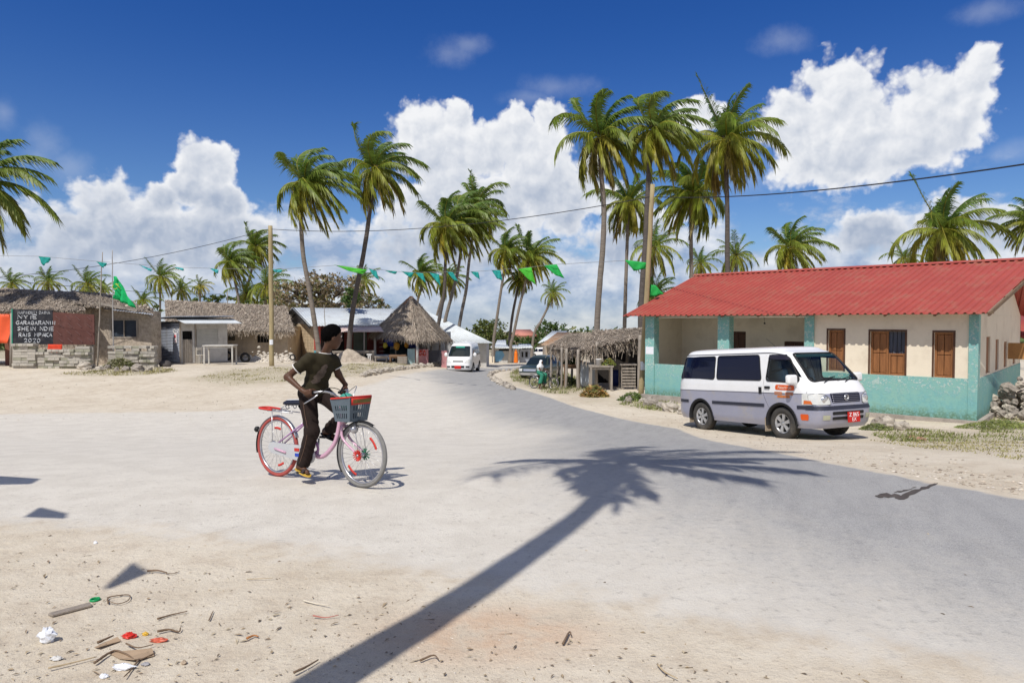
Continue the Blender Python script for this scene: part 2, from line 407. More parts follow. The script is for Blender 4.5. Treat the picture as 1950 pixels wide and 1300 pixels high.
def road_mat():
    m = D.materials.new('dusty asphalt'); m.use_nodes = True; t = NT(m.node_tree); b = t.n['Principled BSDF']
    co = t.new('ShaderNodeTexCoord'); v = co.outputs['Object']
    at = t.new('ShaderNodeVertexColor', layer_name='tint'); sp = t.new('ShaderNodeSeparateColor'); t.link(at.outputs[0], sp.inputs[0])
    A, E = sp.outputs[0], sp.outputs[1]                      # asphalt amount, distance inside the edge / 2 m
    rot = t.new('ShaderNodeVectorRotate', rotation_type='Z_AXIS'); t.link(v, rot.inputs['Vector']); rot.inputs['Angle'].default_value = R(20)
    vs = t.vmath('MULTIPLY', rot.outputs[0], (1.6, .35, 1))
    n1 = t.noise(vs, .55, 8, .62); n2 = t.noise(v, 2.4, 8, .65); n3 = t.noise(v, 60, 3, .6); n4 = t.noise(v, 260, 2, .5); n5 = t.noise(vs, 3., 6, .6); n6 = t.noise(v, 14, 8, .72)
    asph = t.mix(t.ramp(n5, .3, .7), (.30, .295, .287), (.37, .363, .35))
    asph = t.mix(t.ramp(n3, .53, .70, 0, .5), asph, (.17, .168, .17)); n7 = t.noise(v, 115, 3, .6); asph = t.mix(t.ramp(n7, .54, .66, 0, .5), asph, (.48, .47, .45)); asph = t.mix(t.ramp(n7, .46, .34, 0, .55), asph, (.12, .12, .125))
    asph = t.mix(t.ramp(n4, .56, .68, 0, .55), asph, (.42, .41, .39))
    asph = t.mix(t.ramp(n4, .44, .34, 0, .5), asph, (.13, .13, .13))
    dust = t.mix(t.ramp(n2, .35, .65), (.565, .525, .455), (.635, .595, .52))
    dust = t.mix(t.ramp(n6, .55, .68, 0, .4), dust, (.40, .36, .30)); dust = t.mix(t.ramp(n4, .57, .7, 0, .5), dust, (.33, .3, .27))
    dust = t.mix(t.ramp(n3, .58, .72, 0, .3), dust, (.40, .36, .31))
    f = t.math('ADD', A, t.math('MULTIPLY', t.math('SUBTRACT', n1, .5), .75))
    f = t.math('ADD', f, t.math('MULTIPLY', t.math('SUBTRACT', n2, .5), .45)); f = t.math('ADD', f, t.math('MULTIPLY', t.math('SUBTRACT', n6, .5), .5))
    c = t.mix(t.ramp(f, .12, 1.0), dust, asph)
    c = t.mix(t.ramp(n6, .56, .70, 0, .22), c, (.2, .19, .18))
    # faint darker wheel lines
    c = t.mix(t.math('MULTIPLY', t.ramp(n5, .55, .75, 0, .22), A), c, (.15, .15, .155))
    # blown sand along every edge
    sand, sh_, sn1, sn2 = sand_nodes(t, v)
    e = t.math('ADD', t.math('MULTIPLY', E, sp.outputs[2]), t.math('MULTIPLY', t.math('SUBTRACT', sn2, .5), .5))
    em = t.ramp(e, .10, .34, 1, 0); c = t.mix(em, c, sand)
    t.link(c, b.inputs['Base Color']); b.inputs['Roughness'].default_value = .88; b.inputs['Specular IOR Level'].default_value = .2
    bn = t.new('ShaderNodeBump'); bn.inputs['Strength'].default_value = .6; bn.inputs['Distance'].default_value = .03
    hr = t.math('MULTIPLY', t.math('ADD', t.math('MULTIPLY', n3, .5), t.math('ADD', t.math('MULTIPLY', n4, .25), n6)), .45); t.link(t.math('ADD', t.math('MULTIPLY', hr, t.math('SUBTRACT', 1., em)), t.math('MULTIPLY', sh_, em)), bn.inputs['Height']); t.link(bn.outputs[0], b.inputs['Normal'])
    return m
def build_ground():
    ny, nx = XX.shape
    vs = np.stack([XX, YY, GZ], -1).reshape(-1, 3)
    g = MB(); g.v = [tuple(v) for v in vs.tolist()]
    g.f = [(i * nx + j, i * nx + j + 1, (i + 1) * nx + j + 1, (i + 1) * nx + j) for i in range(ny - 1) for j in range(nx - 1)]
    g.m = [0] * len(g.f); g.sm = [True] * len(g.f)
    hard = np.zeros_like(R_d)
    g.col = np.stack([Gw, R_in * 1., hard, np.ones_like(Gw)], -1).reshape(-1, 4)
    tag(g.build('ground', ground_mat()), kind='structure')
    # the road: the same cells, 5 mm higher
    keep = R_d > -.35; idx = -np.ones(XX.shape, int); r = MB(); col = []
    edge = seg_dist(XX, YY, REDGE)
    for i in range(ny - 1):
        for j in range(nx - 1):
            if keep[i:i + 2, j:j + 2].all():
                f = []
                for a, b in ((i, j), (i, j + 1), (i + 1, j + 1), (i + 1, j)):
                    if idx[a, b] < 0:
                        idx[a, b] = len(r.v); r.v.append((XX[a, b], YY[a, b], GZ[a, b] + (.005 if R_d[a, b] > -.15 else -.008)))
                        near_right = np.clip(1 - (edge[a, b] - .2) / 1.5, 0, 1)
                        col.append((A_asph[a, b], np.clip(R_d[a, b] / 2., -.2, 1) , 1 + 3 * near_right, 1))
                    f.append(idx[a, b])
                r.f.append(tuple(f)); r.m.append(0); r.sm.append(True)
    r.col = np.array(col); tag(r.build('road', road_mat()), kind='structure')
build_ground()

# ---------------------------------------------------------------- grass (nobody could count it)
def grass(name, idx, kind, wp, dens, n, hmin, hmax):
    rs = np.random.RandomState(idx); P_ = np.array(wp); lo = P_.min(0); hi = P_.max(0); b = MB(); col = []
    k = 0
    cl = rs.uniform(lo, hi, (max(8, n // 28), 2))
    while k < n:
        q = cl[rs.randint(len(cl))] + rs.normal(0, .18, 2) if rs.rand() < .75 else rs.uniform(lo, hi)
        if not inside(np.array([q[0]]), np.array([q[1]]), wp)[0]: k += .34; continue
        k += 1
        h = rs.uniform(hmin, hmax); a = rs.uniform(0, 6.28); w = rs.uniform(.006, .014) * (1 + .02 * q[1]); z = terrain(*q) - .005
        dx, dy = math.cos(a), math.sin(a); l = rs.uniform(.2, .9) * h
        p = (q[0], q[1], z)
        b.add([(p[0] - dy * w, p[1] + dx * w, z), (p[0] + dy * w, p[1] - dx * w, z), (p[0] + dx * l + .2 * h, p[1] + dy * l, z + h)], [(0, 1, 2)])
        g_ = rs.rand(); dry = (.34, .29, .14); gr = (.13, .165, .04)
        mixv = (g_ * .5 + (.5 if kind == 'dry' else 0)); c = [x * mixv + y * (1 - mixv) for x, y in zip(dry, gr)]
        col += [(*c, 1)] * 3
    b.col = np.array(col)
    o = b.build(name, MATS.get('blade') or mat('blade', (1, 1, 1), .8, .1, 3, 0, tint=True)); tag(o, kind='stuff')
grass('grass', 1, *GRASS[0], 5000, .03, .09)
grass('weeds', 2, *GRASS[1], 4500, .05, .22)
grass('grass', 3, *GRASS[2], 6500, .02, .09)
grass('grass', 4, *GRASS[3], 3000, .012, .04)
grass('weeds', 5, *GRASS[4], 1500, .04, .16)
grass('grass', 6, *GRASS[5], 2000, .04, .14)

def far_scrub():
    rs = np.random.RandomState(77); b = MB(); col = []
    for k in range(420):
        px = rs.uniform(-250, 2250); Y = rs.uniform(190, 300); c = GX(px, Y); h = rs.uniform(2.5, 6.5); w = rs.uniform(3, 8)
        for i in range(46):
            q = rs.normal(0, 1, 3); q /= np.linalg.norm(q); q *= rs.uniform(.5, 1); p = c + Vector((q[0] * w, q[1] * w, h * .55 + q[2] * h * .6)); u = Vector(rs.normal(0, 1, 3)).normalized(); v = u.orthogonal().normalized(); l = rs.uniform(.8, 1.8)
            b.add([p - v * l * .5, p + u * l * .6, p + v * l * .5, p - u * l * .6], [(0, 1, 2, 3)]); g_ = np.array([(.07, .11, .035), (.10, .13, .045), (.13, .13, .06)][rs.randint(3)]) * rs.uniform(.7, 1.2); col += [(*g_, 1)] * 4
    b.col = np.array(col); tag(b.build('far_scrub', MATS['blade']), kind='stuff')
far_scrub()
# ================================================================ PALMS
def leaf_mat(name, trans=.35):
    m = D.materials.new(name); m.use_nodes = True; t = NT(m.node_tree); b = t.n['Principled BSDF']
    at = t.new('ShaderNodeVertexColor', layer_name='tint'); co = t.new('ShaderNodeTexCoord')
    n = t.ramp(t.noise(co.outputs['Object'], 2.2, 4), .3, .7, .72, 1.28); g = t.new('ShaderNodeCombineXYZ')
    for i in range(3): t.link(n, g.inputs[i])
    c = t.mix(1., at.outputs[0], g.outputs[0], 'MULTIPLY'); t.link(c, b.inputs['Base Color'])
    b.inputs['Roughness'].default_value = .45; b.inputs['Specular IOR Level'].default_value = .4
    tr = t.new('ShaderNodeBsdfTranslucent'); t.link(c, tr.inputs['Color']); mx = t.new('ShaderNodeMixShader'); mx.inputs[0].default_value = trans
    t.link(b.outputs[0], mx.inputs[1]); t.link(tr.outputs[0], mx.inputs[2]); t.link(mx.outputs[0], t.n['Material Output'].inputs[0])
    return m
LEAF = leaf_mat('palm leaf', .42); LEAF2 = leaf_mat('tree leaf', .25)
BARK = mat('palm bark', (.205, .175, .145), .9, .35, 3, .6, 14, stretch=(.7, .7, 8), dirt=(.12, .1, .085), dirt_amt=.6, dscale=2)
BARKD = mat('dark palm bark', (.10, .085, .075), .9, .35, 3, .6, 14, stretch=(1, 1, 5))
COCO = mat('coconut husk', (.30, .19, .06), .6, .3, 6)
def crown_mesh(seed, nf=26, nl=38, wind=.55, yellow=0., L=4.0, droop=1.0):
    rs = np.random.RandomState(seed); b = MB(); col = []
    a0 = rs.uniform(0, 6.28)
    for k in range(nf):
        t = (k + rs.uniform(-.3, .3)) / nf; t = min(1, max(0, t))
        az = a0 + k * 2.39996 + rs.uniform(-.25, .25); e = R(75 - 111 * t ** .9 + rs.uniform(-7, 7))
        d = Vector((math.cos(az) * math.cos(e), math.sin(az) * math.cos(e), math.sin(e)))
        Lf = L * rs.uniform(.85, 1.08) * (.78 + .3 * math.sin(min(1, t * 1.6 + .25) * math.pi)) * (.70 + .30 * ss(t / .3)); N = 12; p = Vector((0, 0, 0)); pts = [p.copy()]; tn = [d.copy()]
        g = (.10 + .72 * t ** 1.2) * droop * rs.uniform(.8, 1.25); wk = wind * rs.uniform(.6, 1.3)
        for i in range(N):
            s = (i + 1) / N
            d = d + Vector((wk * .20 * (.3 + s), wk * .03 * rs.uniform(-1, 1), -g * (.35 + 1.0 * s) * .55)); d.normalize()
            p = p + d * (Lf / N); pts.append(p.copy()); tn.append(d.copy())
        old = max(0, (t - .62) / .38); c0 = np.array((.09, .18, .028)); c1 = np.array((.33, .34, .04)); cy = np.array((.52, .40, .06)); cb = np.array((.19, .12, .06))
        base = c0 * (1 - t) + c1 * t; yl = rs.rand() * (.25 + .75 * t) + yellow
        base = base + (cy - base) * min(1, max(0, yl - .45) * 1.1)
        if old > .6 and rs.rand() < .5: base = base * .35 + cb * .65
        n0 = len(b.v)
        b.tube(pts[:], [.045 * (1 - .85 * i / N) * L / 4 + .006 for i in range(N + 1)], 4, 0); col += [(*(base * .6 + cy * .5), 1)] * (len(b.v) - n0)
        ref = Vector((0, 0, 1))
        for i in range(nl):
            s = .10 + .90 * (i + .5) / nl; f = s * N; i0 = min(N - 1, int(f)); q = pts[i0].lerp(pts[i0 + 1], f - i0); tg = tn[i0].lerp(tn[i0 + 1], f - i0).normalized()
            sd_ = tg.cross(ref); sd_ = sd_.normalized() if sd_.length > .05 else Vector((1, 0, 0)); up = sd_.cross(tg)
            ll = Lf * .37 * (s ** .35) * max(.12, (1.05 - s)) ** .42 * rs.uniform(.7, 1.2)
            for sg in (-1, 1):
                dd = sd_ * sg * rs.uniform(.7, 1.) + tg * (.55 + .7 * s) + up * rs.uniform(.05, .3) + Vector((wind * .45, 0, -.35 - .55 * t)); dd.normalize()
                w = sd_.cross(dd); w = tg * .7 + up * .3; w = (w - dd * w.dot(dd)).normalized() * (.036 * L / 4 * rs.uniform(.8, 1.25))
                m_ = q + dd * ll * .5 + Vector((0, 0, -.03 * ll)); e_ = q + dd * ll + Vector((wind * .12 * ll, 0, -(.25 + .5 * rs.rand()) * ll))
                b.add([q - w * .6, q + w * .6, m_ + w, m_ - w, e_], [(0, 1, 2, 3), (3, 2, 4)], 0)
                cc = base * rs.uniform(.75, 1.28); tip = cc * .8 + cy * .25 * rs.rand()
                col += [(*cc, 1)] * 4 + [(*tip, 1)]
    # heart: leaf bases and spathes
    n0 = len(b.v)
    for k in range(9):
        a = k * .7; b.tube([(0, 0, -.25), (.12 * math.cos(a), .12 * math.sin(a), 0), (.3 * math.cos(a), .3 * math.sin(a), .3)], [.12, .07, .02], 5)
    col += [(.16, .13, .06, 1)] * (len(b.v) - n0)
    b.col = np.array(col); return b.mesh('crown', LEAF)
CROWNS = [crown_mesh(11, 33, 58, .72), crown_mesh(12, 32, 58, .88), crown_mesh(13, 35, 58, .55, .14), crown_mesh(14, 33, 58, .46, .2), crown_mesh(15, 31, 58, .66, .08),
          crown_mesh(16, 26, 28, .45), crown_mesh(17, 26, 28, .3, .1), crown_mesh(18, 26, 28, .4, .5)]
def nuts_mesh(seed):
    rs = np.random.RandomState(seed); b = MB()
    for k in range(9):
        a = rs.uniform(0, 6.28); r = rs.uniform(.18, .34); b.ball((r * math.cos(a), r * math.sin(a), rs.uniform(-.5, -.12)), rs.uniform(.10, .14), 8, 6, 0, 0, (1, 1, 1.2))
    return b.mesh('coconuts', COCO)
NUTS = [nuts_mesh(1), nuts_mesh(2)]
def palm(label, Y, crown, r, trunk, v=0, tw=.15, rot=0., group=None, dark=False, nuts=False, base=None, flare=1.9, tilt=0.):
    """crown (px,py), r its radius in px, trunk px points from the crown down"""
    k = Y / F; s = r * k / 2.85
    top = P(crown[0], crown[1], Y)
    pts = [top - Vector((0, 0, .15 * s))] + [P(px, py, Y) for px, py in trunk]
    bx = base if base else pts[-1].x + (pts[-1].x - pts[-2].x) * .4
    foot = G(bx, Y, -.15)
    pts = [q for q in pts if q.z > foot.z + .4] + [foot]
    root = empty('coconut_palm', foot, label, 'palm tree', group)
    sp = spline(sub(pts, foot), 6); n = len(sp); rad = []
    for i in range(n):
        f = i / (n - 1); rad.append(tw * (.72 + .33 * f) * (1 + (flare - 1) * max(0, (f - .86) / .14) ** 2) * (1 + .03 * math.sin(i * 2.1)))
    b = MB(); b.tube(sp, rad, 10, jit=.03); b.build('trunk', BARKD if dark else BARK, root)
    c = D.objects.new('crown', CROWNS[v]); COL.objects.link(c); c.parent = root; c.location = top - foot; c.scale = (s, s, s); c.rotation_euler = (0, R(tilt), R(rot))
    if nuts:
        o = D.objects.new('coconuts', NUTS[v % 2]); COL.objects.link(o); o.parent = root; o.location = top - foot; o.scale = (s, s, s)
    return root
gp1 = 'tall palms by the two huts'; gp2 = 'tall palms behind the red-roofed building'; gp3 = 'slender palms beyond the metal roofs'; gp4 = 'small palms far behind the thatched houses'
palm('big palm with drooping fronds cut by the left edge of the photo', 38, (-52, 350), 118, [(-52, 380), (-60, 480), (-75, 600), (-85, 680)], 0, .17, -10)
palm('tall wind-bent palm with pale trunk between wooden pole and metal-roofed house', 41.5, (584, 352), 84, [(574, 402), (574, 440), (578, 490), (588, 545), (597, 600), (606, 660)], 1, .15, 0, gp1, nuts=True)
palm('tall palm with dark curved trunk growing from an earth mound by the conical hut', 44.8, (714, 322), 80, [(710, 350), (702, 420), (691, 490), (678, 555), (668, 620), (664, 680)], 0, .17, 40, gp1, dark=True, nuts=True, base=P(664, 690, 44.8).x, flare=2.2)
palm('bushy palm on the dark leaning trunk right behind the conical hut', 58, (852, 430), 66, [(848, 505), (846, 555), (838, 600), (832, 640)], 4, .17, 20, gp3, dark=True)
palm('bushy palm on the pale leaning trunk second from the conical hut', 60, (884, 420), 66, [(873, 510), (861, 560), (850, 600), (842, 640)], 1, .17, -15, gp3)
palm('highest palm of the clump right of the conical hut', 63, (908, 392), 60, [(893, 500), (888, 550), (878, 600), (872, 640)], 0, .17, 80, gp3)
palm('small palm peeping over the tip of the conical hut', 75, (803, 522), 40, [(802, 550), (795, 575), (790, 640)], 4, .16, 0, gp3)
palm('small yellowish palm half hidden by the clump beyond the conical hut', 82, (853, 532), 36, [(845, 555), (832, 600), (825, 640)], 2, .15, 60, gp3)
palm('slender palm on a pale straight leaning trunk left of a pair beyond the shacks', 85, (965, 478), 46, [(960, 515), (953, 560), (944, 620), (940, 650)], 4, .2, 10, gp3)
palm('low dark palm crown on dark thin trunk among the palms beyond the shacks', 88, (990, 532), 32, [(985, 555), (976, 600), (970, 650)], 0, .2, 130, gp3, dark=True)
palm('slender palm with widest crown and long leaning trunk beyond the shacks', 85, (1012, 490), 50, [(1003, 530), (990, 580), (977, 640), (973, 655)], 3, .2, 0, gp3)
palm('single leaning palm above the red-tiled house far down the road', 110, (1053, 558), 28, [(1043, 585), (1030, 612), (1017, 636)], 6, .22, 0, gp3)
palm('leftmost tall palm with full crown and straight grey trunk behind the thatched stall', 40, (1143, 262), 92, [(1144, 320), (1150, 400), (1148, 470), (1142, 540), (1137, 620)], 2, .18, 0, gp2, nuts=True)
palm('tall dark palm directly behind the leaning utility pole', 38.5, (1246, 248), 88, [(1238, 300), (1233, 380), (1229, 470), (1223, 550), (1220, 640)], 1, .18, 15, gp2, dark=True, nuts=True)
palm('tall palm with broad spiky crown above the left end of the red roof', 41, (1385, 268), 94, [(1383, 320), (1385, 400), (1385, 480), (1386, 560), (1386, 640)], 3, .16, 30, gp2, dark=True, nuts=True)
palm('palm with hanging dark dead fronds left of the broad spiky one', 47, (1318, 372), 78, [(1316, 400), (1316, 470), (1317, 540), (1317, 640)], 2, .15, 200, gp2, nuts=True)
palm('thin palm with sparse low crown between two tall trunks by the pole', 48, (1196, 385), 62, [(1195, 440), (1193, 500), (1191, 560), (1189, 640)], 4, .14, 100, gp2)
palm('short palm with loose crown just behind the top of the leaning pole', 54, (1246, 472), 56, [(1243, 500), (1240, 560), (1238, 640)], 6, .16, 0, gp2)
palm('low bushy palm behind the left tip of the red roof', 52, (1250, 560), 46, [(1250, 590), (1250, 640)], 5, .16, 0, gp2)
palm('small feathery palm just over the red ridge, left of the tall dark trunk', 60, (1334, 502), 34, [(1334, 530), (1334, 640)], 6, .16, 0, gp2)
palm('middling palm just over the red ridge, right of the tall dark trunk', 56, (1402, 488), 44, [(1402, 520), (1402, 640)], 5, .16, 70, gp2)
palm('lone palm above the middle of the red ridge', 55, (1508, 472), 60, [(1505, 500), (1505, 640)], 4, .18, 0, gp2, nuts=True)
palm('broad lone palm standing clear above the right half of the red ridge', 52, (1797, 440), 88, [(1792, 470), (1790, 640)], 3, .2, 0, gp2, nuts=True)
palm('tiny ragged palm top beside the broad lone palm over the red ridge', 62, (1722, 492), 34, [(1722, 520), (1722, 640)], 6, .16, 40, gp2)
palm('palm cut by the right edge of the photo above the red roof', 50, (1962, 425), 52, [(1962, 460), (1962, 640)], 4, .18, 120, gp2)
for i, (lb, Yp, cr, r, tr, v) in enumerate([
    ('palm top over the far left end of the thatched roof', 75, (22, 540), 30, [(22, 600)], 5),
    ('round palm top over the thatch above the painted blackboard', 78, (92, 537), 32, [(92, 600)], 6),
    ('round palm top over the thatch beside the thin flagpole', 78, (166, 540), 34, [(166, 600)], 5),
    ('small palm right of the thin flagpole', 84, (196, 552), 24, [(196, 610)], 6),
    ('full palm with visible trunk left of the grey thatched long house', 85, (306, 528), 36, [(305, 570), (304, 640)], 5),
    ('darker palm next to the full one behind the tin kiosk', 88, (345, 552), 28, [(345, 585), (344, 640)], 6),
    ('yellowing palm with tuft-like crown behind the long house', 92, (381, 545), 20, [(381, 575), (381, 640)], 7),
    ('low palm in the gap behind the thatched house and the tin kiosk', 80, (272, 572), 26, [(272, 640)], 5),
    ('wind-swept palm with thin curved trunk left of the wooden pole', 72, (440, 500), 46, [(446, 530), (455, 575), (460, 640)], 1),
    ('higher wind-swept palm leaning over the one left of the wooden pole', 75, (488, 470), 44, [(478, 520), (463, 570), (452, 640)], 0),
    ('bushy low palm right behind the wooden pole', 70, (508, 545), 48, [(506, 580), (504, 640)], 5),
    ('low palm behind the long house left of the wooden pole', 74, (470, 560), 36, [(468, 600), (466, 640)], 6),
    ('small palm crown behind the dark curved trunk', 70, (693, 534), 32, [(688, 565), (680, 640)], 6)]):
    palm(lb, Yp, cr, r, tr, v, .15, i * 47 % 90, gp4)
# the palm whose shadow falls across the road: it stands just behind the viewer, on the left
def shadow_palm():
    # (shadow pixel, height above ground) along the trunk
    sh = [((600, 1310), 3.1), ((740, 1225), 4.1), ((880, 1140), 5.1), ((1000, 1058), 6.1), ((1075, 1005), 7.0), ((1120, 968), 7.7), ((1155, 925), 8.3), ((1190, 880), 8.9)]
    kt = 1 / math.tan(SUN_EL); pts = []
    for (px, py), h in sh:
        q = gp(px, py); zt = q.z + h; pts.append(Vector((q.x - SHX * h * kt, q.y - SHY * h * kt, zt)))
    foot = G(pts[0].x - .55, pts[0].y - .95, -.1); pts = [foot, foot.lerp(pts[0], .5) + Vector((-.1, -.05, 0))] + pts
    root = empty('coconut_palm', foot, 'palm standing behind the viewer, its long shadow thrown across the road', 'palm tree')
    b = MB(); sp = spline(sub(pts, foot), 6); n = len(sp); b.tube(sp, [.112 * (1.25 - .4 * i / n) for i in range(n)], 14, jit=.03); b.build('trunk', BARK, root)
    c = D.objects.new('crown', crown_mesh(23, 26, 46, .6, droop=.8)); COL.objects.link(c); c.parent = root; c.location = sp[-1]; s = .7; c.scale = (s, s, s); c.rotation_euler = (R(0), 0, R(-8))
shadow_palm()

# ================================================================ BROADLEAF TREES AND BUSHES
TWIG = mat('grey bark', (.22, .19, .16), .9, .3, 4, .4)
def tree(name, label, cat, px, Y, blobs, cols, n, leaf, group=None, limbs=True, trunk_r=.16, twigs=0, seed=1, trunk_px=None):
    """blobs: (px,py,rx,ry) of foliage clumps seen at depth Y"""
    rs = np.random.RandomState(seed); k = Y / F; foot = G(P(px, 612, Y).x, Y, -.1); root = empty(name, foot, label, cat, group)
    cen = []; b = MB(); col = []; tot = sum(rx * ry for _, _, rx, ry in blobs)
    for bx, by, rx, ry in blobs:
        c = P(bx, by, Y) - foot; X, Z = rx * k, ry * k; cen.append((c, X, Z)); m = int(n * rx * ry / tot)
        ncl = max(5, m // 26); dirs = rs.normal(0, 1, (ncl, 3)); dirs /= np.linalg.norm(dirs, axis=1)[:, None]; rr = rs.uniform(.35, 1.02, (ncl, 1)) ** .5
        cl = dirs * rr
        for i in range(m):
            q = cl[rs.randint(ncl)] + rs.normal(0, .13, 3); p = c + Vector((q[0] * X, q[1] * (X + Z) * .5, q[2] * Z))
            u = Vector(rs.normal(0, 1, 3)).normalized(); w = u.orthogonal().normalized(); w = Matrix.Rotation(rs.uniform(0, 6.28), 3, u) @ w; l = leaf * rs.uniform(.6, 1.4)
            b.add([p - w * l * .3, p + u * l * .5, p + w * l * .3, p - u * l * .5], [(0, 1, 2, 3)])
            cc = np.array(cols[rs.randint(len(cols))]) * rs.uniform(.7, 1.25); col += [(*cc, 1)] * 4
    b.col = np.array(col); b.build('crown', LEAF2, root)
    t = MB(); fork = Vector((0, 0, max(.3, min(c.z for c, _, _ in cen) * .55)))
    t.tube([(0, 0, 0), fork * .5 + Vector((.05, 0, 0)), fork], [trunk_r * 1.3, trunk_r, trunk_r * .85], 8, jit=.05)
    for c, X, Z in cen:
        mid = fork.lerp(c, .5) + Vector((rs.normal(0, .1) * X, rs.normal(0, .1) * X, .1 * Z)); t.tube(spline([fork * .9, mid, c], 4), [trunk_r * (.62 - .055 * i) for i in range(9)], 6)
        for j in range(twigs):
            d = Vector(rs.normal(0, 1, 3)); d.z = abs(d.z) * .7; d.normalize(); e = c + Vector((d.x * X, d.y * X, d.z * Z)) * rs.uniform(.75, 1.15); s_ = c.lerp(mid, rs.uniform(0, .5))
            t.tube([s_, s_.lerp(e, .5) + Vector((0, 0, .12 * Z * rs.normal())), e], [trunk_r * .28, trunk_r * .16, trunk_r * .05], 4)
    t.build('trunk', TWIG, root); return root
BR = [(.30, .22, .12), (.24, .19, .09), (.17, .17, .06), (.36, .29, .19)]; GN = [(.05, .10, .02), (.08, .13, .025), (.10, .15, .03)]; YG = [(.12, .15, .03), (.09, .13, .03), (.16, .17, .05)]
tree('scrub_tree', 'wide half-bare brown tree behind the metal-roofed house', 'tree', 600, 62, [(560, 555, 38, 28), (605, 545, 46, 26), (650, 550, 42, 28), (580, 580, 60, 20), (640, 578, 50, 18)], BR, 3400, .30, None, True, .2, 26, 3)
tree('scrub_tree', 'smaller half-bare tree beside the conical hut', 'tree', 705, 66, [(700, 578, 30, 18), (722, 585, 18, 14), (690, 566, 20, 12)], BR + YG, 1100, .26, None, True, .14, 22, 4)
tree('bush', 'dark green bush left of the dark curved palm trunk', 'bush', 667, 50, [(667, 566, 17, 17)], GN, 800, .22, None, True, .08, 0, 5)
tree('hedge', 'yellow-green hedge showing over the metal roof', 'hedge', 635, 64, [(612, 585, 30, 10), (650, 586, 30, 10)], YG, 900, .2, None, True, .06, 0, 6)
tree('broadleaf_tree', 'large yellow-green tree beyond the grey tin roof', 'tree', 925, 120, [(915, 635, 24, 22), (940, 632, 26, 26), (925, 622, 22, 16), (895, 645, 16, 14), (968, 645, 18, 14)], YG, 2600, .42, None, True, .3, 0, 7)
tree('broadleaf_tree', 'dark green tree right of the distant red-tiled house', 'tree', 1045, 150, [(1040, 632, 24, 22), (1060, 628, 18, 16), (1070, 645, 16, 14), (1025, 645, 14, 12)], GN, 2000, .5, None, True, .3, 0, 8)
tree('bush', 'bright green bush below the distant red-tiled house', 'bush', 990, 118, [(985, 655, 18, 15), (1003, 658, 18, 16), (970, 660, 10, 10)], GN, 1800, .36, None, True, .1, 0, 9)
tree('broadleaf_tree', 'hazy thin tree beside the stall roof in the distance', 'tree', 1085, 140, [(1082, 640, 10, 14), (1092, 645, 7, 9)], [(.12, .13, .06)], 350, .4, None, True, .15, 5, 10)
for i, (lb, px, Y, bl) in enumerate([
    ('low green scrub behind the long house roof, nearest the kiosk', 400, 80, [(385, 572, 18, 9), (405, 570, 16, 9)]),
    ('low green scrub behind the long house roof, nearest the wooden pole', 430, 80, [(425, 572, 18, 9), (450, 572, 14, 9)]),
    ('low dark green scrub left of the thatched long house', 285, 78, [(260, 590, 18, 12), (290, 590, 18, 12)]),
    ('low green scrub under the palms by the wooden pole', 500, 68, [(480, 578, 20, 10), (515, 575, 26, 12)])]):
    tree('bush', lb, 'bush', px, Y, bl, GN + YG, 500, .3, 'scrub behind the thatched houses', True, .06, 0, 20 + i)
# ================================================================ RED-ROOFED BUILDING
CREAM = mat('cream plaster', (.73, .65, .515), .9, .06, 1.2, .12, 20, dirt=(.42, .34, .25), dirt_amt=.35, dscale=1.1)
CEIL = mat('white ceiling board', (.75, .72, .66), .9, .08, 2)
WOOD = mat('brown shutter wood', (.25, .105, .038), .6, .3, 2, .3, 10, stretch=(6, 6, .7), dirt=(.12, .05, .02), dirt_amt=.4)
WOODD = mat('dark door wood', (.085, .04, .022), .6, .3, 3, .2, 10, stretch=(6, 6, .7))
CONC = mat('grey concrete', (.36, .32, .28), .95, .2, 3, .5, 25, dirt=(.18, .16, .14), dirt_amt=.5)
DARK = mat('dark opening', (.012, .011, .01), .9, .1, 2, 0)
CLOTH = mat('blue grey curtain', (.10, .11, .14), .9, .3, 3, .3, 9, stretch=(8, 8, .4))
def teal_mat():
    m = D.materials.new('peeling turquoise paint'); m.use_nodes = True; t = NT(m.node_tree); b = t.n['Principled BSDF']
    co = t.new('ShaderNodeTexCoord'); v = co.outputs['Object']; sp = t.new('ShaderNodeSeparateXYZ'); t.link(v, sp.inputs[0]); z = sp.outputs[2]
    n1 = t.noise(v, 1.3, 8, .7); n2 = t.noise(v, 5, 8, .72); n3 = t.noise(v, 17, 5, .7)
    c = t.mix(t.ramp(n1, .35, .65), (.235, .43, .375), (.195, .41, .385))
    c = t.mix(t.ramp(n2, .45, .7, 0, .7), c, (.085, .34, .40))
    pz = t.ramp(z, .45, 1.05)                                            # old paint flaked off the upper half of the dado
    pl = t.ramp(t.math('ADD', n3, t.math('MULTIPLY', t.math('SUBTRACT', n2, .5), .8)), .53, .62)
    c = t.mix(t.math('MULTIPLY', pl, t.math('MULTIPLY', pz, .75)), c, (.50, .56, .50))
    c = t.mix(t.math('MULTIPLY', t.ramp(n2, .5, .75), .35), c, (.42, .52, .46))
    al = t.math('MULTIPLY', t.ramp(t.math('ADD', z, t.math('MULTIPLY', t.math('SUBTRACT', n2, .5), .6)), .32, .02), .75)  # algae at the foot
    c = t.mix(t.math('MULTIPLY', al, t.ramp(n3, .3, .6)), c, (.085, .15, .075))
    t.link(c, b.inputs['Base Color']); b.inputs['Roughness'].default_value = .85; b.inputs['Specular IOR Level'].default_value = .25
    bn = t.new('ShaderNodeBump'); bn.inputs['Strength'].default_value = .4; bn.inputs['Distance'].default_value = .01; t.link(t.math('ADD', pl, n3), bn.inputs['Height']); t.link(bn.outputs[0], b.inputs['Normal'])
    return m
TEAL = teal_mat()
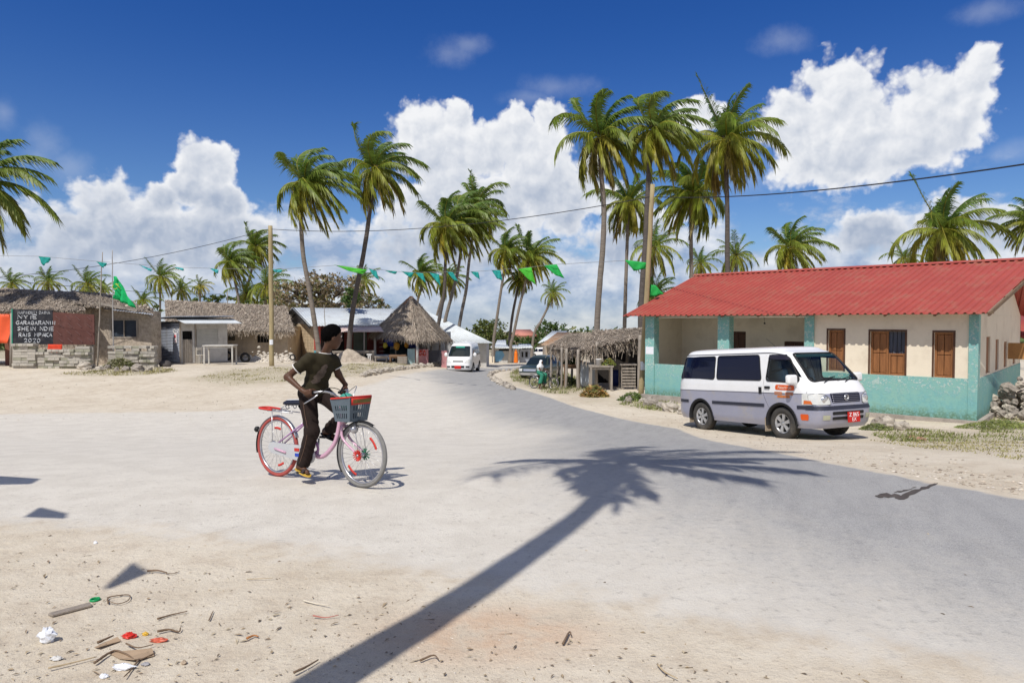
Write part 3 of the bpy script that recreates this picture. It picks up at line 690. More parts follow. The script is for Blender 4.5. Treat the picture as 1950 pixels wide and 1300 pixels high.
REDROOF = mat('red painted sheet metal', (.365, .072, .052), .55, .1, .8, .06, 30, spec=.4, dirt=(.33, .13, .085), dirt_amt=.7, dscale=1.6)
class Plane2:
    """vertical plane through plan points a, b; px -> distance along, px,py -> height"""
    def __init__(s, a, b): s.a = Vector(a[:2]); s.u = (Vector(b[:2]) - s.a).normalized()
    def at(s, px, py=612):
        d = ray(px, py); e = Vector((d[0], d[1])); # a + u t = e k
        det = s.u.x * -e.y + e.x * s.u.y
        k = (s.u.x * -s.a.y + s.a.x * s.u.y) / det * 1.0
        q = e * k; return (q - s.a).dot(s.u), CZ + d[2] * k
def wall_boxes(b, x0, x1, z0, z1, y0, y1, openings, mi=0, mf=None):
    """wall slab x0..x1, z0..z1 with rectangular openings (xa,xb,za,zb)"""
    xs = sorted({x0, x1, *[o[0] for o in openings], *[o[1] for o in openings]})
    for xa, xb in zip(xs[:-1], xs[1:]):
        if xb <= x0 or xa >= x1: continue
        ops = sorted([(o[2], o[3]) for o in openings if o[0] < (xa + xb) / 2 < o[1]]); z = z0
        for oa, ob in ops:
            if oa > z + 1e-4: b.bb((xa, y0, z), (xb, y1, oa), mi)
            z = max(z, ob)
        if z < z1 - 1e-4: b.bb((xa, y0, z), (xb, y1, z1), mi)
def shutter(root, name, x0, x1, z0, z1, y, m, cols=2, rows=2, thick=.05):
    b = MB(); w = .055; b.bb((x0, y, z0), (x0 + w, y + thick, z1)); b.bb((x1 - w, y, z0), (x1, y + thick, z1)); b.bb((x0 + w, y, z0), (x1 - w, y + thick, z0 + w)); b.bb((x0 + w, y, z1 - w), (x1 - w, y + thick, z1))
    f = b.build(name, m, root, bevel=.004)
    p = MB(); W = (x1 - x0 - 2 * w) / cols; H = (z1 - z0 - 2 * w) / rows
    for i in range(cols):
        for j in range(rows):
            p.bb((x0 + w + i * W + .006, y + .02, z0 + w + j * H + .008), (x0 + w + (i + 1) * W - .006, y + thick - .003, z0 + w + (j + 1) * H - .008))
    p.build('panel', m, f, bevel=.006); return f
def red_building():
    PL = P(1230, 612, 25); PR = P(1862, 612, 18.2); u = (PR - PL); u.z = 0; L = u.length; u.normalize(); rz = math.atan2(u.y, u.x)
    zb = -1.10; root = empty('red_roofed_building', (PL.x, PL.y, zb), 'long cream and turquoise building with red ribbed metal roof and open veranda', 'building', None, rz)
    v = Vector((-u.y, u.x, 0)); fr = Plane2(PL, PR); bk = Plane2(PL + v * 2.4, PR + v * 2.4)
    en = Plane2(PR, PR + v * 10)
    X = lambda px: fr.at(px)[0]; Z = lambda px, py: fr.at(px, py)[1] - zb
    H = 2.83; DZ = 1.11; T = .16; DEP = 9.6; RY = 5.0; RZ = RH = 0
    ridge_z = Z(1230, 600) * 0 + (CZ + 1.95 - zb)
    c1, c2, c3 = (X(1230), X(1247)), (X(1368), X(1390)), (X(1533), X(1551)); c4 = (X(1846), L)
    win = []
    for a, b_, t_, bt in ((1578, 1607, 629, 706), (1658, 1724, 631, 714), (1780, 1816, 633, 719)):
        win.append((X(a), X(b_), Z((a + b_) / 2, bt), Z((a + b_) / 2, t_)))
    w = MB()
    wall_boxes(w, c3[1], c4[0], 0, H, 0, T, win)
    w.bb((c3[0], T, 0), (c3[0] + T, 2.4, H))                      # partition at the veranda's right end
    w.bb((0, T, DZ), (T, 2.4, H)) if False else w.bb((0, .3, 0), (T, DEP, H))  # left end wall
    bd = (bk.at(1392)[0], bk.at(1408)[0] + .25, 0, Z(1395, 0) * 0 + bk.at(1400, 631)[1] - zb); bw = (bk.at(1494)[0], bk.at(1531)[0], 1.0, bk.at(1512, 650)[1] - zb)
    wall_boxes(w, T, c3[0], 0, H, 2.4, 2.4 + T, [bd, bw])
    eops = []
    for a, b_, t_, bt in ((1879, 1886.5, 641, 716), (1897, 1903, 646, 712), (1913, 1919, 650, 706), (1930, 1935, 655, 700)):
        e0, e1 = en.at(a)[0], en.at(b_)[0]; m_ = (a + b_) / 2; eops.append((e0, e1, max(DZ + .05, en.at(m_, bt)[1] - zb), en.at(m_, t_)[1] - zb))
    # end wall (slab along y at x = L-T..L)
    ys = sorted({.0, DEP, *[o[0] for o in eops], *[o[1] for o in eops]})
    for ya, yb in zip(ys[:-1], ys[1:]):
        op = [o for o in eops if o[0] < (ya + yb) / 2 < o[1]]
        if op: w.bb((L - T, ya, 0), (L, yb, op[0][2])); w.bb((L - T, ya, op[0][3]), (L, yb, H))
        else: w.bb((L - T, max(ya, .001), 0), (L, yb, H))
    for x0 in (0, L - T):                                         # gables
        M = Matrix.Translation((x0, 0, 0)) @ Matrix(((0, 0, 1, 0), (1, 0, 0, 0), (0, 1, 0, 0), (0, 0, 0, 1)))
        w.prism([(0.05, H + .002), (DEP, H + .002), (RY, ridge_z - .06)], M, T)
    w.bb((0, DEP - T, 0), (L, DEP, H)); w.build('wall', CREAM, root)
    d = MB()                                                      # painted dado and columns
    for xa, xb in ((c1[1], c2[0]), (c2[1], c3[0])): d.bb((xa, 0, 0), (xb, T, DZ))
    d.bb((c3[1], -.02, 0), (c4[0], -.002, DZ)); d.bb((L + .002, 0, 0), (L + .02, DEP, DZ)); d.bb((-.02, .3, 0), (-.002, DEP, DZ))
    d.build('painted_dado', TEAL, root)
    for xa, xb in (c1, c2, c3): k = MB(); k.bb((xa, -.045, 0), (xb, .30, H)); k.build('column', TEAL, root)
    k = MB(); k.bb((c4[0], -.045, 0), (L + .03, .30, H)); k.build('column', TEAL, root)
    b = MB(); b.bb((0, -.01, H), (L, .25, H + .14)); b.build('lintel', CREAM, root)
    b = MB(); b.bb((T, .25, H - .05), (c3[0], 2.4, H - .02)); b.build('ceiling', CEIL, root)
    b = MB(); b.bb((T, .2, -.02), (L - T, DEP - T, .03)); b.build('floor_slab', CONC, root)
    b = MB(); b.bb((.2, 2.6, 0), (.25, 2.65, .1)); 
    # inner darkness is just the closed room; back of openings
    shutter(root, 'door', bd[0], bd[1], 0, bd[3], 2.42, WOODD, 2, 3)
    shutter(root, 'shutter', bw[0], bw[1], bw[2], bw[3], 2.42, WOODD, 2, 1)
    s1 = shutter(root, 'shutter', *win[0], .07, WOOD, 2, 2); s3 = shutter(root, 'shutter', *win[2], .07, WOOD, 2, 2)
    a, b_, z0, z1 = win[1]; zm = z0 + (z1 - z0) * .5; xm = a + (b_ - a) * .52
    shutter(root, 'shutter', a, xm - .004, z0, z1, .07, WOOD, 2, 2); shutter(root, 'shutter', xm + .004, b_, z0, zm, .07, WOOD, 2, 1)
    cu = MB(); n = 16; cu.grid([[(xm + (b_ - xm) * i / n, .13 + .02 * (i % 2), z) for i in range(n + 1)] for z in (zm, z1)]); cu.build('curtain', CLOTH, root)
    br = MB()
    for i in range(1, 4): br.tube([(xm + (b_ - xm) * i / 4, .09, zm), (xm + (b_ - xm) * i / 4, .09, z1)], .009, 6)
    br.build('window_bars', DARKMETAL, root)
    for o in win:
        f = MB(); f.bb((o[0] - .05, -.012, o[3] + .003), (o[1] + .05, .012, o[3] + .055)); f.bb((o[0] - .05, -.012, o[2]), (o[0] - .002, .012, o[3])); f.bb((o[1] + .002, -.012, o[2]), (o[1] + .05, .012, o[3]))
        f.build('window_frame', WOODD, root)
    for i, o in enumerate(eops):
        f = MB(); f.bb((L - .07, o[0], o[2]), (L - .04, o[1], o[3])); f.build('shutter', WOOD, root)
        if i == 2:
            f = MB(); f.bb((L + .02, o[1] + .03, o[2] + .25), (L + .72, o[1] + .075, o[3] - .05)); q = f.build('shutter', mat('pale new wood', (.42, .22, .08), .6, .2, 3), root); q['label'] = 'pale wooden shutter standing open'
    # plinth and step
    p = MB(); p.bb((-.12, -.14, -.24), (L + .14, DEP + .1, -.002)); p.bb((-.3, -.34, -.55), (L + .3, DEP + .2, -.24)); p.build('plinth', CONC, root)
    # ribbed roof
    def slope(y0, z0, y1, z1, name):
        r = MB(); xa, xb = -.62, L + .42; per = .2; n = int((xb - xa) / per); prof = []
        for i in range(n): x = xa + i * per; prof += [(x, 0), (x + .10, 0), (x + .125, .042), (x + .175, .042)]
        prof.append((xa + n * per, 0)); rows = []
        K = 10
        for k in range(K + 1):
            f = k / K; lap = .006 if .5 < f < .62 else 0
            rows.append([(xa + (x - xa) * (1 + .072 * f), y0 + (y1 - y0) * f, z0 + (z1 - z0) * f + h + lap) for x, h in prof])
        r.grid(rows, smooth=False)
        o = r.build(name, REDROOF, root); s_ = o.modifiers.new('sheet', 'SOLIDIFY'); s_.thickness = .008; return o
    ez = H + .03 - .6 * (ridge_z - H) / RY * .6
    slope(-.6, H + .02, RY, ridge_z, 'roof'); slope(DEP + .5, H + .0, RY + .01, ridge_z, 'roof')
    c = MB(); c.grid([[(x, RY + dy, ridge_z + .045 + dz) for x in (-.64, L + 1.26)] for dy, dz in ((-.22, -.055), (-.03, .02), (.03, .02), (.22, -.055))], smooth=False); o = c.build('ridge_cap', REDROOF, root); o.modifiers.new('sheet', 'SOLIDIFY').thickness = .01
    rf = MB(); sl = (ridge_z - H - .02) / (RY + .6)
    for x in [-.5 + i * (L + .8) / 9 for i in range(10)]: rf.bar((x, -.5, H - .03 + .1 * sl), (x + (x + .5) * .07, RY, ridge_z - .10), .05, .09)
    for y in (-.42, 1., 2.5, 4.): z = H + .02 + (y + .6) * sl - .032; rf.bar((-.6, y, z), (L + .4 + .14 * max(0, y), y, z), .06, .05)
    rf.build('rafters', mat('weathered rafter', (.16, .11, .07), .9, .3, 4), root)
    pp = MB(); pp.bb((c1[0] + .03, -.051, DZ + .35), (c1[1] - .02, -.047, DZ + .62)); pp.build('paper_notice', mat('paper', (.72, .74, .78), .8, .12, 9), root)
    # lamp hanging under the veranda beam
    wx = X(1441); l = MB(); l.tube([(wx, .6, H - .05), (wx + .02, .6, H - .2)], .006, 5); l.ball((wx + .02, .6, H - .24), .035, 8, 6); l.build('hanging_lamp', DARKMETAL, root)
    return root
DARKMETAL = mat('dark metal', (.03, .03, .032), .5, .2, 5, 0, metal=.5)
red_building()
# ================================================================ THATCHED HOUSES ON THE LEFT
def bx(px, Y): return (px - CX) / F * Y
def bz(py, Y): return P(975, py, Y).z
THATCH = mat('dry palm thatch', (1, 1, 1), .95, .3, 2.5, .6, 22, tint=True)
TC = [(.30, .25, .20), (.235, .195, .155), (.36, .31, .25), (.18, .145, .115), (.27, .22, .17)]
def thatch_slope(b, A, B, C, Dd, nu=40, nv=14, amp=.06, strands=1200, fringe=160, seed=1, cols=TC, sl=.5, sw=.02, fr=.3):
    """A-B eave, Dd-C ridge; b.col collects tints"""
    rs = np.random.RandomState(seed); A, B, C, Dd = map(Vector, (A, B, C, Dd)); b.col = b.col if b.col is not None else []
    nrm = (B - A).cross(Dd - A); nrm = nrm.normalized() if nrm.length > 1e-6 else Vector((0, 0, 1))
    if nrm.z < 0: nrm = -nrm
    def pt(u, v): return (A.lerp(B, u)).lerp(Dd.lerp(C, u), v)
    rows = []; cr = []
    for j in range(nv + 1):
        row = []
        for i in range(nu + 1):
            step = amp * .9 * (1 - ((j * .5) % 1)); row.append(pt(i / nu, j / nv) + nrm * (rs.normal() * amp * .55 + step) + Vector((0, 0, -rs.rand() * amp * (2. if j == 0 else 0))))
            c = np.array(cols[rs.randint(len(cols))]) * rs.uniform(.8, 1.15); cr.append((*c, 1))
        rows.append(row)
    b.grid(rows, smooth=False); b.col += cr
    for k in range(strands + fringe):
        u = rs.rand(); L = sl * rs.uniform(.5, 1.3)
        v = rs.uniform(.02, 1) if k < strands else -.0
        p = pt(u, v); dn = (pt(u, 0) - pt(u, 1)).normalized(); sd_ = (B - A).normalized(); w = sd_ * sw * rs.uniform(.6, 1.5)
        if k < strands:
            d = (dn + sd_ * rs.normal() * .35).normalized(); p0 = p + nrm * (amp * 1.3 + rs.rand() * .03); p1 = p0 + d * L + nrm * rs.uniform(-.02, .05)
        else:
            p0 = p + nrm * rs.uniform(0, amp * 1.5) - dn * .1; p1 = p0 + (dn * .5 + Vector((0, 0, -1)) * rs.uniform(.3, 1.1) + sd_ * rs.normal() * .25) * fr * rs.uniform(.4, 1.2)
        c = np.array(cols[rs.randint(len(cols))]) * rs.uniform(.75, 1.35)
        b.add([p0 - w, p0 + w, p1 + w * .4, p1 - w * .4], [(0, 1, 2, 3)]); b.col += [(*c, 1)] * 4
    return b
CORAL = mat('coral rag wall', (.42, .36, .29), .95, .35, 6, .9, 14, dirt=(.2, .165, .13), dirt_amt=.7, dscale=4)
MUD = mat('pale mud wall', (.53, .44, .33), .95, .15, 2.5, .5, 14, dirt=(.33, .26, .19), dirt_amt=.6, dscale=1.6)
def block_wall_mat(name, c1, c2, mortar, sc, rowh=.2, bw=.42):
    m = D.materials.new(name); m.use_nodes = True; t = NT(m.node_tree); b = t.n['Principled BSDF']; co = t.new('ShaderNodeTexCoord')
    sp = t.new('ShaderNodeSeparateXYZ'); t.link(co.outputs['Object'], sp.inputs[0]); cb = t.new('ShaderNodeCombineXYZ'); t.link(t.math('ADD', sp.outputs[0], sp.outputs[1]), cb.inputs[0]); t.link(sp.outputs[2], cb.inputs[1])
    br = t.new('ShaderNodeTexBrick'); t.link(cb.outputs[0], br.inputs['Vector']); br.inputs['Color1'].default_value = (*c1, 1); br.inputs['Color2'].default_value = (*c2, 1); br.inputs['Mortar'].default_value = (*mortar, 1)
    br.inputs['Scale'].default_value = 1; br.inputs['Row Height'].default_value = rowh; br.inputs['Brick Width'].default_value = bw; br.inputs['Mortar Size'].default_value = .012
    n = t.ramp(t.noise(co.outputs['Object'], 3, 7, .65), .3, .7, .75, 1.2); g = t.new('ShaderNodeCombineXYZ')
    for i in range(3): t.link(n, g.inputs[i])
    t.link(t.mix(1., br.outputs[0], g.outputs[0], 'MULTIPLY'), b.inputs['Base Color']); b.inputs['Roughness'].default_value = .95; b.inputs['Specular IOR Level'].default_value = .1
    bn = t.new('ShaderNodeBump'); bn.inputs['Strength'].default_value = .5; bn.inputs['Distance'].default_value = .01; t.link(t.math('SUBTRACT', t.noise(co.outputs['Object'], 25, 5), br.outputs['Fac']), bn.inputs['Height']); t.link(bn.outputs[0], b.inputs['Normal'])
    return m
SANDBLOCK = block_wall_mat('sand block wall', (.52, .41, .27), (.47, .37, .25), (.36, .29, .2), 1)
TIN = mat('galvanised sheet', (.56, .60, .62), .5, .1, 1.2, .05, 30, metal=.08, spec=.5, dirt=(.42, .41, .39), dirt_amt=.5, dscale=1.5)
TINB = mat('dull blue grey sheet', (.34, .37, .43), .55, .15, 2, .05, 30, metal=.25, dirt=(.22, .19, .17), dirt_amt=.5)
RUST = mat('rusty sheet', (.36, .25, .17), .75, .3, 2, .1, 30, metal=.2, dirt=(.30, .12, .04), dirt_amt=.9, dscale=1.3)
PINKTIN = mat('faded pinkish sheet', (.58, .48, .45), .6, .15, 2, .05, 30, metal=.15, dirt=(.38, .2, .14), dirt_amt=.6)
OLDW = mat('weathered grey wood', (.30, .265, .225), .9, .3, 3, .4, 12, stretch=(5, 5, .8), dirt=(.14, .12, .1), dirt_amt=.5)
POLEW = mat('utility pole wood', (.36, .29, .16), .85, .25, 2, .4, 12, stretch=(6, 6, .5), dirt=(.2, .17, .09), dirt_amt=.5)
BROWNW = mat('brown plank wood', (.20, .12, .07), .85, .3, 3, .3, 10, stretch=(1, 5, 5))
GREYW = mat('grey washed wall', (.50, .49, .47), .9, .15, 2, .2, 14, dirt=(.3, .28, .26), dirt_amt=.5)
ORANGE = mat('orange tarpaulin', (.72, .10, .03), .6, .15, 1.5, .2, 6)
WHITEP = mat('white paint', (.74, .73, .70), .6, .1, 4, .1, dirt=(.45, .42, .38), dirt_amt=.4)
def corrugated(b, A, B, C, Dd, per=.11, h=.018, mi=0):
    """ribs run from A-B (eave) up to Dd-C"""
    A, B, C, Dd = map(Vector, (A, B, C, Dd)); n = max(4, int((B - A).length / per)) * 4; nr = (B - A).cross(Dd - A).normalized()
    rows = [[(P0.lerp(P1, i / n)) + nr * h * math.sin(i * math.pi / 2) for i in range(n + 1)] for P0, P1 in ((A, B), (A.lerp(Dd, .5), B.lerp(C, .5)), (Dd, C))]
    return b.grid(rows, mi, True)
def at(px, py, Y, o): return P(px, py, Y) - o
def slab(b, pts, th=.12, mi=0):              # polygon facing the viewer thickened away (+Y)
    pts = [Vector(p) for p in pts]; q = [p + Vector((0, th, 0)) for p in pts]; n = len(pts)
    return b.add(pts + q, [tuple(range(n)), tuple(range(2 * n - 1, n - 1, -1))] + [(i, n + i, n + (i + 1) % n, (i + 1) % n) for i in range(n)], mi)

def house_signboard():
    Y = 38.5; o = G(bx(70, Y), Y); r = empty('thatched_house', o, 'low thatched house behind the painted blackboard at the left edge', 'house', None)
    A = lambda px, py, y=Y: at(px, py, y, o)
    w = MB(); zt = bz(590, Y) - o.z
    wall_boxes(w, bx(-120, Y) - o.x, bx(163, Y) - o.x, -.4, zt, 0, .25, [(bx(-20, Y) - o.x, bx(9, Y) - o.x, 0, 1.9)]); w.bb((bx(-120, Y) - o.x, 6, -.4), (bx(163, Y) - o.x, 6.25, zt)); w.bb((bx(163, Y) - o.x - .25, .25, -.4), (bx(163, Y) - o.x, 6, zt)); w.build('wall', CORAL, r)
    b = MB(); thatch_slope(b, A(-140, 594, 37.4), A(163, 592, 37.4), A(150, 557, 41.5), A(-140, 543, 41.5), 60, 14, .055, 3000, 300, 3)
    thatch_slope(b, A(-140, 594, 46), A(163, 592, 46), A(150, 557, 41.6), A(-140, 543, 41.6), 20, 6, .05, 100, 20, 4); b.build('roof', THATCH, r)
    p = MB(); p.tube([A(22, 700, 36.3), A(24, 596, 36.6)], .1, 8, jit=.1); p.tube([A(-40, 700, 36.3), A(-38, 596, 36.6)], .1, 8); p.build('post', OLDW, r)
    d = MB(); d.bb((bx(10, Y) - o.x, -.06, -.1), (bx(22, Y) - o.x, -.01, 1.5)); d.build('door', mat('brown door', (.18, .075, .05), .7, .2, 3), r)
    return r
house_signboard()
# orange tarpaulin hanging from the eave
Y_ = 37.2; o_ = G(bx(5, Y_), Y_); b = MB(); rows = []
for j in range(9):
    row = []
    for i in range(17):
        u, v = i / 16, j / 8; p = at(-60 + 82 * u, 598 + 55 * v, Y_, o_); p.y += .08 * math.sin(u * 14 + v * 2) - .3 * v * v; row.append(p)
    rows.append(row)
b.grid(rows); ot = b.build('tarpaulin', ORANGE, None, o_); ot.modifiers.new('cloth', 'SOLIDIFY').thickness = .01; tag(ot, 'orange tarpaulin hung below the thatch left of the painted blackboard', 'tarpaulin')

def house_rubble():
    Y = 39; o = G(bx(225, Y), Y); r = empty('coral_stone_house', o, 'rough coral stone house with dark window and sagging broken thatch', 'house')
    A = lambda px, py, y=Y: at(px, py, y, o); X = lambda px: bx(px, Y) - o.x; Z = lambda py: bz(py, Y) - o.z
    w = MB(); wall_boxes(w, X(162), X(288), -.4, Z(586), 0, .3, [(X(211), X(262), Z(642), Z(609))]); w.bb((X(288) - .3, .3, -.4), (X(288), 1.1, Z(592))); w.build('wall', CORAL, r)
    f = MB(); f.bb((X(209), -.03, Z(642)), (X(213), .06, Z(607))); f.bb((X(260), -.03, Z(642)), (X(264), .06, Z(607))); f.bb((X(213), -.03, Z(610)), (X(260), .06, Z(607))); f.bb((X(213), -.03, Z(644)), (X(260), .06, Z(641))); f.bb((X(235), -.01, Z(641)), (X(237), .05, Z(610)))
    f = f.build('window', OLDW, r); g = MB(); g.bb((X(213), .08, Z(641)), (X(260), .1, Z(610))); g.build('pane', mat('grey dusty glass', (.05, .065, .085), .25, .2, 2, 0, spec=.6), f)
    b = MB(); thatch_slope(b, A(140, 580, 38.2), A(296, 598, 38.2), A(225, 563, 42), A(135, 556, 42), 34, 10, .07, 1300, 90, 8, fr=.2)
    thatch_slope(b, A(140, 580, 46), A(296, 598, 46), A(225, 563, 42.1), A(135, 556, 42.1), 14, 6, .06, 60, 10, 9); b.build('roof', THATCH, r)
    s = MB(); corrugated(s, A(215, 590, 37.9), A(292, 599, 37.9), A(285, 591, 39.6), A(212, 583, 39.6), .15); o2 = s.build('sheet_patch', TINB, r); o2.modifiers.new('t', 'SOLIDIFY').thickness = .01
    q = MB(); q.bar(A(190, 578, 38.1), A(262, 592, 38.1), .12, .12); q.bar(A(268, 588, 38.3), A(290, 606, 38.3), .07); q.build('eave_beam', OLDW, r)
    t = MB()
    for k in range(26): t.ball(A(164 + k * 4.9 + random.uniform(-2, 2), random.uniform(582, 590), 38.95), random.uniform(.06, .16), 6, 4, 0, .25)
    t.build('wall_top_stones', CORAL, r)
    return r
house_rubble()

# ---- painted blackboard
def strokes_font():
    return {'N': [[(0, 0), (0, 1), (.7, 0), (.7, 1)]], 'Y': [[(0, 1), (.35, .5), (.7, 1)], [(.35, .5), (.35, 0)]], 'I': [[(.2, 0), (.2, 1)]], 'E': [[(.6, 1), (0, 1), (0, 0), (.6, 0)], [(0, .52), (.5, .52)]],
            'G': [[(.7, .82), (.45, 1), (.1, .85), (0, .5), (.12, .12), (.45, 0), (.7, .15), (.7, .45), (.42, .45)]], 'A': [[(0, 0), (.35, 1), (.7, 0)], [(.14, .36), (.56, .36)]], 'R': [[(0, 0), (0, 1), (.5, .95), (.62, .75), (.5, .55), (0, .5)], [(.28, .5), (.7, 0)]],
            'S': [[(.62, .85), (.35, 1), (.08, .85), (.1, .62), (.55, .42), (.62, .18), (.35, 0), (.02, .14)]], 'H': [[(0, 0), (0, 1)], [(.65, 0), (.65, 1)], [(0, .5), (.65, .5)]], 'D': [[(0, 0), (0, 1), (.4, .95), (.66, .6), (.62, .3), (.4, .05), (0, 0)]],
            'M': [[(0, 0), (.05, 1), (.4, .35), (.75, 1), (.8, 0)]], 'P': [[(0, 0), (0, 1), (.5, .95), (.62, .75), (.5, .5), (0, .47)]], 'K': [[(0, 0), (0, 1)], [(.62, 1), (0, .45), (.66, 0)]], 'U': [[(0, 1), (0, .2), (.3, 0), (.6, .2), (.6, 1)]], 'Z': [[(0, 1), (.65, 1), (0, 0), (.68, 0)]],
            '2': [[(.02, .8), (.3, 1), (.6, .82), (.5, .5), (0, 0), (.66, 0)]], '0': [[(.32, 1), (.05, .75), (.05, .25), (.32, 0), (.6, .25), (.6, .75), (.32, 1)]], 'L': [[(0, 1), (0, 0), (.55, 0)]], 'J': [[(.5, 1), (.5, .2), (.25, 0), (0, .15)]], ' ': []}
def letters(b, text, fn, h, r, mi=0, gap=.3):
    """fn(s, t) maps text units to a point; draws brush strokes as flattened tubes"""
    F_ = strokes_font(); x = 0
    for ch in text:
        for st in F_[ch]:
            pts = [(px + x + random.uniform(-.06, .06), py + random.uniform(-.06, .06)) for px, py in st]
            b.tube([fn(px, py) for px, py in pts], r, 4, mi, True, False)
        x += (.35 if ch == 'I' else .55 if ch == ' ' else .95 if ch == 'M' else .75) + gap * .6
    return x
def blackboard():
    Y = 36; o = G(bx(102, Y), Y); r = empty('painted_signboard', o, 'large board, left half black with white hand-painted slogan, right half brown', 'signboard')
    A = lambda px, py, y=Y: at(px, py, y, o)
    b = MB(); slab(b, [A(24, 654), A(101, 656), A(100, 590), A(24, 588.5)], .05); b.build('black_panel', mat('blackboard paint', (.018, .02, .026), .7, .3, 4, .1, dirt=(.09, .08, .08), dirt_amt=.5), r)
    b = MB(); slab(b, [A(101.3, 656), A(180, 656), A(179, 599), A(100.5, 594)], .05); q = b.build('brown_panel', mat('red brown board', (.105, .042, .034), .8, .25, 2, .1, dirt=(.16, .08, .07), dirt_amt=.5), r)
    b = MB(); rs = random.Random(4)
    for j in range(4):
        for i in range(4):
            x = 107 + i * 19 + rs.uniform(-2, 2) + (j % 2) * 3; y = 602 + j * 14 + rs.uniform(-1, 1); b.bar(A(x, y, Y - .012), A(x + 9, y + 8, Y - .012), .06, .012)
    b.build('painted_dash_pattern', mat('pale rose paint', (.20, .11, .10), .8, .3, 6), q)
    wr = MB()
    def line(txt, px0, px1, py, h, rr):
        n = sum((.35 if c == 'I' else .55 if c == ' ' else .95 if c == 'M' else .75) + .18 for c in txt); kx = (px1 - px0) / n
        letters(wr, txt, lambda s, t: A(px0 + s * kx, py - t * h, Y - .008), h, rr)
    line('MAPINDUZI DAIMA', 34, 96, 598, 5.5, .011); line('NYIE', 34, 74, 607, 6.8, .02); line('GARAGARANIII', 31, 107, 618, 7, .02); line('SHEIN NDIE', 33.5, 105, 629.5, 7.2, .02); line('RAIS MPAKA', 36, 101, 641, 7, .02); line('2020', 46, 79, 652, 7.2, .02)
    wr.build('slogan', mat('white chalk paint', (.62, .64, .66), .8, .25, 8, 0), r)
    for px in (26, 99, 177): p = MB(); p.bar(A(px, 702, Y + .12), A(px, 592 if px < 170 else 600, Y + .12), .09); p.build('post', OLDW, r)
    e = MB(); e.bar(A(23.3, 654, Y), A(23.3, 588, Y), .05); e.build('green_edge', mat('green edge paint', (.05, .32, .22), .7, .2, 4), r)
blackboard()

# ---- concrete block stacks, every block a thing
BLOCKM = [mat('concrete block', (.37, .345, .30), .95, .2, 4, .5, 22, dirt=(.25, .22, .19), dirt_amt=.5), mat('pale concrete block', (.44, .41, .355), .95, .2, 4, .5, 22, dirt=(.28, .25, .21), dirt_amt=.5), mat('mossy concrete block', (.29, .28, .215), .95, .2, 4, .5, 22)]
BL = (.44, .22, .145)
def block_proto(m):
    b = MB(); b.box((0, 0, BL[2] / 2), (BL[0] - .012, BL[1], BL[2] - .008)); o = b.build('concrete_block', m); mod = o.modifiers.new('worn', 'BEVEL'); mod.width = .012; mod.segments = 1; return o
BP = [block_proto(m) for m in BLOCKM]; BUSED = [False] * 3
def put_block(loc, rz, label, group, k=None, sc=1.):
    k = random.choice((0, 0, 1, 1, 2)) if k is None else k
    o = BP[k] if not BUSED[k] else BP[k].copy()
    if BUSED[k]: COL.objects.link(o)
    BUSED[k] = True; o.location = loc; o.rotation_euler = (0, 0, rz); o.scale = (sc, 1, 1); tag(o, label, 'block', group)
def stack(px0, px1, Y, top_py, label, bottom_py=None, skip=.04, depth=1):
    x0, x1 = bx(px0, Y), bx(px1, Y); zt = bz(top_py, Y); n = max(1, round((x1 - x0) / BL[0])); z0 = min(terrain(x0, Y), terrain(x1, Y)) - .03; lay = int(round((zt - z0) / BL[2]))
    step = (x1 - x0) / n
    for L in range(lay):
        head = (random.random() < .3)
        cnt = n * 2 if head else n
        for i in range(cnt):
            if L > lay - 3 and random.random() < skip * 4: continue
            st = step / 2 if head else step; x = x0 + (i + .5) * st + random.uniform(-.015, .015)
            put_block((x, Y + random.uniform(-.03, .03), z0 + L * BL[2]), (math.pi / 2 if head else 0) + random.uniform(-.04, .04), label, label_group)
label_group = 'concrete blocks stacked in front of the thatched houses'
stack(27, 68, 35.1, 655, 'grey concrete block in the tall stack under the left of the blackboard')
stack(71, 86, 35.2, 658, 'grey concrete block in the narrow stack under the blackboard')
stack(88, 116, 35.1, 664, 'grey concrete block in the stack below the red rag')
stack(118, 144, 34.9, 666, 'grey concrete block in the low stack under the brown board')
stack(146, 171, 34.9, 660, 'grey concrete block in the stack under the right end of the brown board')
stack(207, 236, 36.2, 656, 'grey concrete block in the stack below the dark window, left part')
stack(238, 266, 36.2, 657, 'grey concrete block in the stack below the dark window, middle part')
stack(268, 296, 36.2, 658, 'grey concrete block in the stack right of the dark window')
b = MB(); rows = [[at(91 + 28 * i / 8 + random.uniform(-1, 1), 655.5 + 13 * j / 4 + (3 if i in (2, 5) and j == 4 else 0), 34.95 + .05 * random.random(), G(bx(105, 35), 35)) for i in range(9)] for j in range(5)]
b.grid(rows); rg = b.build('rag', mat('red rag', (.55, .05, .02), .8, .3, 5), None, G(bx(105, 35), 35)); rg.modifiers.new('t', 'SOLIDIFY').thickness = .015; tag(rg, 'red rag hanging over the concrete blocks under the board', 'rag')

